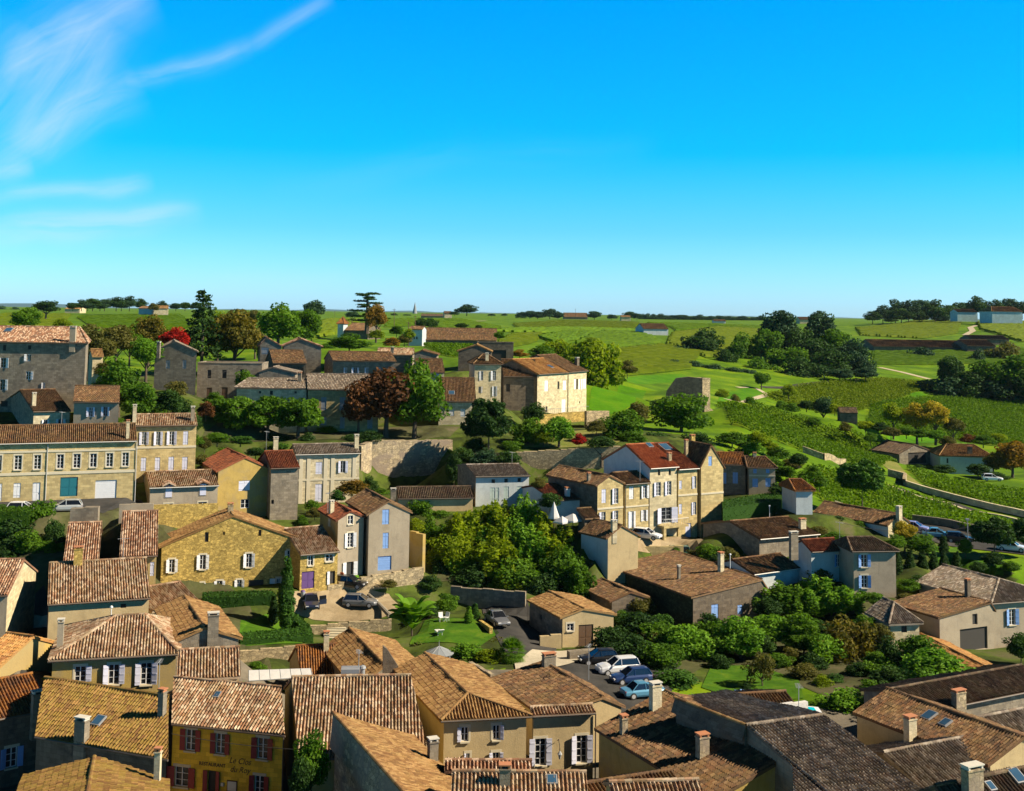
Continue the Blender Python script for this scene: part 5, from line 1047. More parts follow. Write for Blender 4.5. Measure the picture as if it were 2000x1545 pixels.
def protos():
    for s in range(4):
        PR['broad', s] = (crown_mesh('crown', 10+s, blobset(10+s, 74, (3.3, 3.3, 3.7), 5.7, .9, 1.5, .3, .9), .25, 88), trunk_mesh('broad', s))
        PR['bush', s] = (crown_mesh('crown', 40+s, [(np.array([c[0], c[1], max(.8, c[2])]), r) for c, r in blobset(40+s, 46, (3.2, 3.2, 4.6), 4.8, .95, 1.5)], .26, 85), trunk_mesh('stem', s))
        PR['reed', s] = (crown_mesh('crown', 70+s, [(c, np.array([.5, .5, 1.5])*(.8+.05*i % .5)) for i, (c, r) in enumerate(blobset(70+s, 80, (3.4, 3.4, 4.2), 5.4, .9, 1.3, .2, .95))], .24, 85, el=1.7, nmix=.6, up=.2), trunk_mesh('stem', s))
        PR['round', s] = (crown_mesh('crown', 90+s, blobset(90+s, 70, (3.5, 3.5, 2.9), 6.6, .75, 1.05, .75, .92), .24, 120, el=1.3), trunk_mesh('broad', s))
        PR['airy', s] = (crown_mesh('crown', 120+s, blobset(120+s, 46, (3.6, 3.6, 2.6), 6.6, .6, 1.0, .3, .95), .2, 90), trunk_mesh('branchy', s))
    for s in range(2):
        PR['ball', s] = (crown_mesh('crown', 300+s, blobset(300+s, 120, (3.5, 3.5, 3.6), 6.0, .7, 1.0, .62, .9), .26, 105, el=1.4), trunk_mesh('stem', s))
    for s in range(2):
        bl = []; rng = np.random.RandomState(200+s)
        for i in range(17):
            z = 1.6+i*.48; r = 2.6*(1-(i/17.5))**.85+.18
            for k in range(max(3, int(r*5))):
                a = rng.rand()*6.28; f = rng.uniform(.35, 1)*r; bl.append((np.array([math.cos(a)*f, math.sin(a)*f, z-.22*f]), np.array([.5, .5, .22])))
        PR['conifer', s] = (crown_mesh('crown', 200+s, bl, .16, 110, el=1.4), trunk_mesh('conifer', s))
        bl = [(np.array([math.cos(i*2.4)*r_, math.sin(i*2.4)*r_, 2.6+i*.48+.35]), np.array([.8, .8, .2])) for i in range(15) for r_ in (1.0*(1-i/24), 2.2*(1-i/24), 3.4*(1-i/22))]
        bl += [(np.array([math.cos(i*2.4+.5)*r_, math.sin(i*2.4+.5)*r_, 2.5+i*.48+.35]), np.array([.6, .6, .15])) for i in range(14) for r_ in (1.8*(1-i/24), 2.9*(1-i/22))]
        bl += [(np.array([math.cos(i*1.3)*1.5, math.sin(i*1.3)*1.5, 9.5]), np.array([.8, .8, .14])) for i in range(5)]
        PR['cedar', s] = (crown_mesh('crown', 220+s, bl, .15, 120, el=1.5), trunk_mesh('cedar', s))
        bl = [(np.array([rng.uniform(-.3, .3), rng.uniform(-.3, .3), z]), np.array([rr, rr, .7])) for z, rr in [(z_, .95*min(1, (z_+.3)/1.6)*min(1, ((10.1-z_)/5.5))**.75+.06) for z_ in np.arange(.3, 10.0, .35)]]
        PR['cypress', s] = (crown_mesh('crown', 240+s, bl, .14, 330, el=1.8, nmix=1.2, up=.4), trunk_mesh('stem', s))
    for s in range(2):     # fan palm and banana
        mb = MB(); rng = random.Random(s)
        for i in range(46):
            a = i*2.4; e = R_(75-i*2.6); r = 1.9+.3*rng.random(); d = Vector((math.cos(a)*math.cos(e), math.sin(a)*math.cos(e), math.sin(e))); c = Vector((0, 0, 3.4)); t = d.cross(Vector((0, 0, 1))).normalized(); n = d.cross(t)
            for k in range(13):
                q = R_(-66+k*11); dd = (d*math.cos(q)+t*math.sin(q)); p0 = c+d*r*.45; L = 1.35; p1 = p0+dd*L-Vector((0, 0, .25+.2*abs(math.sin(q)))); w = dd.cross(n).normalized()*.06
                mb.poly([p0-w*.5, p0+dd*L*.5-w, p1, p0+dd*L*.5+w], [(rng.random(), .5)]*4)
            w = t*.03; mb.poly([c-w, c+d*r*.45-w, c+d*r*.45+w, c+w], [(.2, .2)]*4)
        PR['palm', s] = (mb.mesh('crown', MT['l_green']), trunk_mesh('palm', s))
        mb = MB()
        for i in range(44):
            a = i*2.4+rng.random()*.5; e0 = R_(86-.85*i+rng.uniform(-8, 8)); L = 3.8+1.4*rng.random(); ox, oy = rng.uniform(-1, 1), rng.uniform(-1, 1); zb = 1.0+rng.random()*2.2; pr = []; p = Vector((ox, oy, zb)); e = e0
            for k in range(9):
                pr.append(p.copy()); p = p+Vector((math.cos(a)*math.cos(e), math.sin(a)*math.cos(e), math.sin(e)))*(L/8); e -= R_(3+k*1.8)
            sd = Vector((-math.sin(a), math.cos(a), 0))
            for k in range(8):
                w0, w1 = [1.2*math.sin(math.pi*min(1, max(0, (j-1.2)/7.0)))**.6 if j > 1 else .05 for j in (k, k+1)]
                u0, u1 = Vector((0, 0, w0*.35)), Vector((0, 0, w1*.35)); v = rng.random()*.4+.4
                mb.poly([pr[k], pr[k+1], pr[k+1]+sd*w1+u1, pr[k]+sd*w0+u0], [(v, .6)]*4); mb.poly([pr[k+1], pr[k], pr[k]-sd*w0+u0, pr[k+1]-sd*w1+u1], [(v, .4)]*4)
        PR['banana', s] = (mb.mesh('crown', MT['l_green']), trunk_mesh('stem', s))
protos()
DIM = {'ball': (10.3, 4.1), 'broad': (10.2, 3.75), 'bush': (10.2, 3.7), 'reed': (10.4, 3.5), 'round': (10.2, 3.9), 'airy': (9.7, 3.8), 'conifer': (9.8, 2.6), 'cedar': (9.9, 4.3), 'cypress': (10.3, 1.15), 'palm': (5.6, 3.1), 'banana': (8.6, 4.6)}
NAMES = {'ball': 'clipped_tree', 'broad': 'broadleaf_tree', 'bush': 'bush', 'reed': 'bamboo_clump', 'round': 'pollarded_tree', 'airy': 'open_branched_tree', 'conifer': 'fir_tree', 'cedar': 'cedar_tree', 'cypress': 'cypress_tree', 'palm': 'fan_palm', 'banana': 'banana_plant'}
CATS = {'bush': 'bush', 'reed': 'bamboo', 'palm': 'palm', 'banana': 'plant'}
rt = random.Random(5)
d0 = {'ball': 10.3, 'broad': 10.2, 'round': 10.2, 'airy': 9.7}
def tree(kind, x, top, w, Y, col, label, bot=None, group=None, name=None, cat=None):
    if Y > 400 and kind == 'broad': kind, name, cat = 'bush', 'broadleaf_tree', 'tree'; w *= 1.15
    p = P(x, top, Y); zg = float(ZT(p.x, p.y))
    if bot is not None:
        zbt = P(x, bot, Y).z
        if kind in ('bush', 'reed', 'cypress', 'banana', 'palm', 'conifer', 'cedar'): zg = zbt if abs(zbt-zg) < 12 else zg
        elif kind in ('round', 'broad', 'airy', 'ball'): zg = min(max(zg, zbt-2.5), p.z-(p.z-zbt)*1.05)
    H = p.z-zg
    if H < .8: print('   low tree', label, round(H, 2), round(zg, 1)); H = max(H, .8)
    cz0, czs = 0.0, 1.0
    if bot is not None and kind in ('broad', 'round', 'airy', 'ball'):
        zc = max(min(zbt, p.z-.5), zg+.02*H); lo_ = {'ball': 1.7, 'broad': 1.2, 'round': 3.2, 'airy': 3.2}[kind]; czs = (p.z-zc)/(d0[kind]-lo_)/(H/DIM[kind][0]); cz0 = (zc-zg)/(H/DIM[kind][0])-lo_*czs
    d = DIM[kind]; s = rt.randrange(4 if (kind, 3) in PR else 2); cm, tm = PR[kind, s]
    R = w*1.06*Y*YS/FPX/2; sx = R/d[1]; sz = H/d[0]
    nm = name or NAMES[kind]
    r = empty(nm, (p.x, p.y, zg), rt.random()*6.28, label, cat or CATS.get(kind, 'tree'), group); r.scale = (sx, sx, sz)
    for nme, me, mt in (('crown', cm, 'l_'+col), ('trunk', tm, 'bark')):
        o = bpy.data.objects.new(nme, me); C.objects.link(o); o.parent = r
        o.material_slots[0].link = 'OBJECT'; o.material_slots[0].material = MT[mt]
        if nme == 'crown': o.location = (0, 0, cz0); o.scale = (1, 1, czs)
    return r
T_ = tree
ORD = ['first', 'second', 'third', 'fourth', 'fifth', 'sixth', 'seventh', 'eighth', 'ninth', 'tenth', 'eleventh', 'twelfth', 'thirteenth', 'fourteenth', 'fifteenth', 'sixteenth', 'seventeenth', 'eighteenth', 'nineteenth', 'twentieth', 'twenty-first', 'twenty-second', 'twenty-third', 'twenty-fourth', 'twenty-fifth', 'twenty-sixth']
T_('broad', 50, 597, 62, 190, 'green', 'bright green tree directly behind the grey manor roof', 645)
T_('broad', 91, 583, 50, 350, 'dark', 'dark round tree on the left skyline above the grey manor', 616)
T_('broad', 122, 619, 48, 175, 'yellowgreen', 'yellow green tree behind the right end of the manor roof', 660)
for i, (x, t, w) in enumerate(sorted([(143, 588, 26), (160, 583, 30), (182, 578, 34), (205, 580, 32), (228, 577, 34), (254, 575, 30), (276, 581, 24), (344, 589, 26), (362, 587, 26), (383, 588, 24), (318, 586, 22), (238, 584, 30), (196, 588, 30), (172, 590, 28)])):
    T_('broad', x, t, w, 470+i*3, 'blue' if i % 3 else 'dark', ORD[i]+' dark tree from the left in the far left skyline wood', 607, 'skyline wood at the far left')
T_('broad', 300, 590, 20, 400, 'olive', 'small olive tree beside the cream house on the far left skyline', 610)
T_('broad', 177, 624, 74, 150, 'olive', 'olive brown tree right of the manor roof', 720)
T_('broad', 228, 628, 74, 158, 'olive', 'dull green tree between the olive tree and the orange tree', 700)
T_('broad', 293, 611, 70, 172, 'bronze', 'orange brown autumn tree left of the red tree', 690)
T_('broad', 344, 636, 62, 160, 'red', 'bright red autumn tree behind the grey gable', 690)
T_('broad', 288, 655, 70, 140, 'bright', 'bright green tree left of the grey gabled house', 720)
T_('broad', 236, 693, 86, 121, 'green', 'leafy green tree above the small shuttered houses', 800)
T_('broad', 272, 735, 80, 117, 'green', 'lower leafy green tree above the small shuttered houses', 830)
T_('bush', 205, 700, 40, 130, 'olive', 'olive shrub beside the small bright house', 740)
T_('bush', 330, 752, 66, 119, 'dark', 'dark evergreen shrub below the grey gabled house', 815)
T_('bush', 228, 812, 30, 114, 'green', 'small ivy shrub beside the chimney of the pink roofed house', 840)
T_('conifer', 399, 562, 84, 163, 'dark', 'tall dark fir tree rising above the skyline', 712)
T_('broad', 460, 593, 104, 166, 'bronze', 'tall orange and green autumn tree beside the fir', 712)
T_('broad', 428, 596, 54, 174, 'yellowgreen', 'yellow green tree between the fir and the autumn tree', 700)
T_('broad', 545, 587, 92, 200, 'green', 'large green oak behind the twin grey gables', 680)
T_('broad', 598, 594, 74, 205, 'green', 'second large green oak nearer the turret', 680)
T_('broad', 613, 584, 44, 300, 'blue', 'blue green tree rising behind the large oaks', 625)
T_('broad', 497, 600, 30, 300, 'olive', 'small brown green tree left of the large oaks', 640)
T_('cedar', 718, 571, 92, 240, 'dark', 'flat topped cedar with layered branches on the skyline', 648)
T_('broad', 736, 588, 44, 236, 'autumn', 'rusty autumn tree in front of the cedar', 650)
T_('broad', 688, 607, 26, 380, 'blue', 'small dark tree left of the cedar', 622)
T_('bush', 683, 647, 86, 175, 'green', 'broad green bush above the blue shaded house', 692)
for i, (x, t, w, c) in enumerate([(735, 640, 34, 'yellowgreen'), (775, 632, 34, 'green'), (790, 650, 40, 'olive'), (765, 655, 34, 'autumn'), (640, 668, 40, 'green'), (800, 640, 26, 'yellowgreen')]):
    T_('bush', x, t, w, 215-i*4, c, ['yellow green bush right of the manor wing', 'green bush left of the long winery cellar', 'olive bush under the cedar slope', 'russet garden bush under the cedar slope', 'green bush left of the broad green bush', 'yellow bush beside the blue winery gable'][i], t+26)
T_('broad', 825, 620, 34, 300, 'dark', 'dark tree left of a pair behind the winery cellar', 642)
T_('broad', 843, 620, 34, 305, 'dark', 'dark tree right of a pair behind the winery cellar', 642)
T_('bush', 902, 630, 30, 290, 'dark', 'dark bush above the winery roof', 643); T_('bush', 935, 633, 16, 280, 'dark', 'small dark cone bush above the winery roof end', 643)
T_('broad', 912, 593, 46, 560, 'blue', 'round blue green tree alone on the skyline', 616)
T_('broad', 888, 606, 18, 600, 'blue', 'tiny tree beside the pale tower house on the skyline', 617)
T_('bush', 975, 645, 26, 230, 'green', 'green bush at the right end of the winery cellar', 665)
# middle
T_('broad', 756, 702, 132, 131.5, 'russet', 'large russet copper tree on the upper terrace', 852)
T_('broad', 702, 738, 66, 130, 'russet', 'smaller russet tree beside the tall shuttered cream house', 850)
T_('broad', 812, 695, 124, 132, 'green', 'large bright edged green tree beside the russet tree', 856)
for i, (x, t, w) in enumerate([(462, 770, 76), (524, 768, 78), (584, 771, 78)]):
    T_('round', x, t, w*1.22, 125, 'green', ['left pollarded plane tree of the row of three', 'middle pollarded plane tree of the row of three', 'right pollarded plane tree of the row of three'][i], 850, 'row of pollarded plane trees')
T_('bush', 403, 778, 38, 121, 'russet', 'small russet shrub behind the pink roofed house', 822)
T_('bush', 425, 840, 60, 116, 'green', 'low green bush on the wall above the red roof', 872); T_('bush', 470, 848, 60, 117, 'hedge', 'low hedge bush beneath the left pollarded tree', 872)
T_('bush', 640, 830, 46, 132, 'yellowgreen', 'small yellow green bush at the foot of the cream house', 852)
T_('ball', 956, 775, 100, 128, 'dark', 'dark clipped evergreen tree on the rampart', 876)
T_('bush', 905, 870, 60, 124, 'dark', 'dark ivy mass hanging on the rampart edge', 930); T_('bush', 950, 868, 66, 123, 'blue', 'middle ivy mass on the cliff below the clipped evergreen', 925); T_('bush', 995, 872, 56, 122, 'dark', 'right ivy mass on the cliff beside the rubble wall', 925)
T_('bush', 888, 872, 34, 121, 'dark', 'ivy clump falling over the rampart corner', 960)
T_('broad', 1032, 812, 66, 131, 'green', 'green tree right of the clipped evergreen', 880)
T_('broad', 1042, 783, 44, 141, 'dark', 'small dark tree in front of the cliff house', 830)
T_('broad', 1092, 808, 66, 130, 'bright', 'bright lime green tree below the cliff house', 874)
T_('bush', 1062, 838, 40, 129, 'yellowgreen', 'yellow green shrub beside the lime green tree', 872)
T_('bush', 1131, 843, 30, 128, 'red', 'small vivid red shrub on top of the rubble wall', 877)
T_('broad', 1175, 850, 60, 127, 'dark', 'spreading dark green shrub tree right of the red shrub', 878)
T_('broad', 1212, 796, 84, 137, 'green', 'green tree on the bank right of the cliff house', 872)
T_('bush', 1165, 815, 44, 134, 'olive', 'olive shrub on the stone arch', 850)
T_('bush', 1245, 778, 60, 145, 'olive', 'scrubby bush on the bank between the trees', 830)
T_('broad', 1330, 756, 118, 150, 'green', 'large green tree covering the foot of the ruined gate', 862)
T_('bush', 1285, 835, 90, 138, 'dark', 'dark shrub mass behind the white gable house', 895); T_('bush', 1360, 835, 74, 138, 'dark', 'dark shrub mass below the ruined tower', 895)
for i, (x, t, w, c) in enumerate(sorted([(1430, 838, 60, 'green'), (1470, 860, 60, 'bright'), (1500, 885, 56, 'green'), (1445, 870, 44, 'olive'), (1535, 905, 50, 'green'), (1560, 880, 46, 'dark'), (1480, 838, 40, 'yellowgreen'), (1415, 862, 36, 'green'), (1590, 905, 30, 'green'), (1545, 930, 40, 'yellowgreen'), (1510, 918, 40, 'bright')])):
    T_('bush', x, t, w, 140-i, c, ORD[i]+' scrub bush from the left on the slope behind the grey shuttered houses', t+34, 'scrub on the hillside')
T_('bush', 1523, 938, 52, 119, 'dark', 'dark rounded shrub behind the tall clipped hedge', 970)
T_('broad', 1165, 647, 112, 182, 'yellowgreen', 'tall yellow green poplar like tree right of the cliff house', 792)
T_('broad', 1128, 668, 70, 188, 'yellowgreen', 'yellow green tree in front of the taller yellow green tree', 770)
T_('broad', 1085, 660, 80, 205, 'yellowgreen', 'rounded yellow green tree above the cliff house roof', 725); T_('bush', 1058, 672, 56, 195, 'green', 'green shrub above the orange cliff roof', 705)
T_('bush', 1225, 700, 44, 200, 'olive', 'olive bush right of the tall yellow green tree', 738); T_('bush', 1015, 680, 36, 190, 'autumn', 'orange shrub left of the orange cliff roof', 702)
# valley wood
for i, (x, t, w, Y) in enumerate([(1371, 634, 86, 300), (1340, 662, 50, 296), (1452, 643, 62, 292), (1420, 672, 50, 280), (1522, 596, 78, 300), (1500, 630, 60, 292), (1556, 628, 70, 296), (1603, 597, 62, 305), (1632, 632, 70, 298), (1590, 648, 80, 288), (1662, 655, 70, 290), (1540, 665, 80, 282), (1620, 672, 80, 278), (1685, 682, 50, 280), (1485, 690, 60, 272), (1570, 690, 80, 268)]):
    T_('broad', x, t+3, w*1.08, Y, ('dark', 'blue', 'green')[i % 3], ['isolated broad dark tree left of the valley wood', 'lower crown beside the isolated dark tree', 'dark tree between the isolated tree and the valley wood', 'shrubby dark tree under the isolated pair', 'tallest dark oak at the left of the valley wood', 'oak at the left edge of the valley wood', 'oak behind the middle of the valley wood', 'tall split crowned oak in the valley wood', 'oak right of the split crowned oak', 'front oak in the middle of the valley wood', 'oak on the right side of the valley wood', 'low front oak at the left of the valley wood', 'low front oak at the right of the valley wood', 'last small oak at the right end of the valley wood', 'shrubby oak in the shade left of the valley wood', 'shaded low oak at the foot of the valley wood'][i], t+85)
for i, (x, t, w) in enumerate(sorted([(1285, 702, 40), (1315, 698, 46), (1350, 700, 50), (1390, 706, 50), (1430, 712, 50), (1460, 716, 46), (1640, 715, 60), (1690, 715, 50)])):
    T_('bush', x, t, w, 262, 'blue', ORD[i]+' dark bush from the left in the shaded hedgerow under the valley wood', t+30, 'shaded hedgerow')
for i, (x, t, w, Y, c) in enumerate([(1798, 671, 68, 335, 'blue'), (1770, 690, 40, 330, 'dark'), (1856, 690, 34, 320, 'dark'), (1906, 677, 36, 325, 'blue'), (1930, 700, 50, 300, 'green'), (1962, 664, 70, 330, 'olive'), (1995, 690, 70, 300, 'green'), (2030, 680, 70, 290, 'dark'), (1845, 730, 60, 285, 'blue'), (1885, 722, 60, 280, 'dark'), (1925, 728, 60, 275, 'blue'), (1965, 722, 70, 272, 'dark'), (2010, 725, 80, 268, 'dark'), (2060, 700, 90, 270, 'dark'), (2110, 690, 90, 280, 'dark')]):
    if x > 1840 and t > 688: w *= 1.55; Y = 262; t -= 4
    T_('broad', x, t, w, Y, c, ['large round tree in front of the long winery shed', 'small tree left of the large round shed tree', 'slim tree below the short winery shed', 'tree with pale base below the upper winery shed', 'green tree behind the dark right hand wood', 'yellow green crown at the right of the winery sheds', 'green tree at the right edge above the dark wood', 'tree cut by the right edge above the dark wood', 'first dark tree at the left of the right hand wood', 'second dark tree of the right hand wood', 'third dark tree of the right hand wood', 'fourth dark tree of the right hand wood', 'last dark tree of the right hand wood at the edge', 'dark tree just beyond the right edge', 'dark tree further beyond the right edge'][i], t+75)
for i, (x, t, w, Y, c, b, lb) in enumerate([(1487, 723, 32, 235, 'green', 758, 'small round green tree beside the pale curved path'), (1540, 748, 28, 225, 'yellowgreen', 780, 'small tree with visible trunk on the slope'), (1607, 769, 40, 205, 'blue', 820, 'dark oval tree left of the ruined hut'),
        (1744, 783, 42, 200, 'yellowgreen', 835, 'slim yellow green tree left of the golden willows'), (1790, 783, 60, 197, 'yellow', 845, 'left golden willow in the valley'), (1826, 780, 58, 195, 'yellow', 845, 'right golden willow in the valley'),
        (1862, 812, 40, 195, 'olive', 850, 'olive bush right of the golden willows'), (1976, 853, 74, 168, 'autumn', 935, 'orange brown tree at the right edge beside the valley farmhouse'), (1940, 880, 40, 172, 'olive', 925, 'olive tree right of the valley farmhouse')]):
    T_('broad', x, t, w, Y, c, lb, b)
for i, (x, t, w, c) in enumerate(sorted([(1545, 785, 40, 'green'), (1575, 778, 44, 'dark'), (1630, 785, 30, 'yellowgreen'), (1525, 778, 30, 'green'), (1690, 818, 40, 'yellowgreen'), (1720, 822, 36, 'dark'), (1740, 832, 40, 'olive'), (1770, 830, 44, 'green'), (1800, 835, 40, 'green'), (1830, 838, 40, 'bright'), (1850, 850, 36, 'olive'), (1890, 845, 34, 'russet'), (1920, 848, 50, 'green'), (1650, 822, 30, 'olive'), (1410, 757, 30, 'yellowgreen'), (1436, 768, 24, 'olive'), (1465, 770, 26, 'green'), (1700, 842, 30, 'green'), (1590, 810, 30, 'green'), (1950, 842, 40, 'yellowgreen')])):
    T_('bush', x, t, w, 203-(t-785)*.35, c, ORD[i]+' scrub bush from the left along the valley floor', t+26, 'scrub along the valley floor')
for i, (x, t, w, b, lb) in enumerate([(1845, 905, 44, 930, 'dark shrub in front of the white valley farmhouse'), (1910, 900, 50, 935, 'dark shrub at the right corner of the valley farmhouse'), (1945, 920, 60, 940, 'low dark hedge right of the valley farmhouse'), (1795, 905, 24, 918, 'small shrub beside the dark open barn')]):
    T_('bush', x, t, w, 165, 'dark', lb, b)
# right skyline wood and the thin tree belt of the centre skyline
for i, (x, t, w) in enumerate(sorted([(1704, 606, 34), (1724, 593, 34), (1748, 580, 40), (1774, 583, 40), (1800, 576, 44), (1826, 580, 42), (1852, 588, 40), (1880, 584, 44), (1906, 575, 36), (1928, 586, 34), (1946, 582, 28), (1972, 575, 34), (1996, 586, 34), (2024, 582, 40), (1760, 600, 50), (1795, 604, 46), (1835, 608, 40), (1740, 618, 26)])):
    T_('broad', x, t, w, 545+(i % 4)*9, 'blue' if i % 2 else 'dark', ORD[i]+' dark tree from the left in the wood on the right skyline', 632 if x < 1860 else 622, 'skyline wood on the right')
for i, (x, t, w) in enumerate(sorted([(1018, 606, 20), (1035, 603, 24), (1050, 605, 30), (1074, 599, 32), (1090, 606, 24), (1161, 604, 28), (1195, 612, 20), (1230, 605, 26), (1244, 609, 18)])):
    T_('broad', x, t, w, 740, 'blue', ORD[i]+' small dark tree from the left on the centre skyline', 625, 'trees on the centre skyline')
for i in range(26):
    x = 1255+i*9.3+rt.uniform(-2, 2); T_('broad', x, 612+i*.22+rt.uniform(-2.5, 2), rt.uniform(16, 24), 900, 'blue', ORD[i]+' distant tree from the left in the thin belt right of the centre skyline', 630, 'thin distant tree belt')
for i, (x, t, w) in enumerate(sorted([(2, 595, 30), (30, 598, 20), (580, 606, 24), (795, 613, 16), (770, 611, 14), (960, 612, 16), (985, 612, 14)])):
    T_('broad', x, t, w, 820, 'blue', ORD[i]+' faint distant tree from the left on the far horizon', 618, 'distant horizon trees')
T_('ball', 1683, 893, 96, 122, 'hedge', 'large round clipped tree in front of the vineyard wall', 978)
T_('ball', 1941, 1008, 86, 106, 'dark', 'dark round clipped tree beside the right hand road', 1080); T_('ball', 2002, 1010, 70, 107, 'dark', 'dark clipped tree cut by the right edge', 1075)
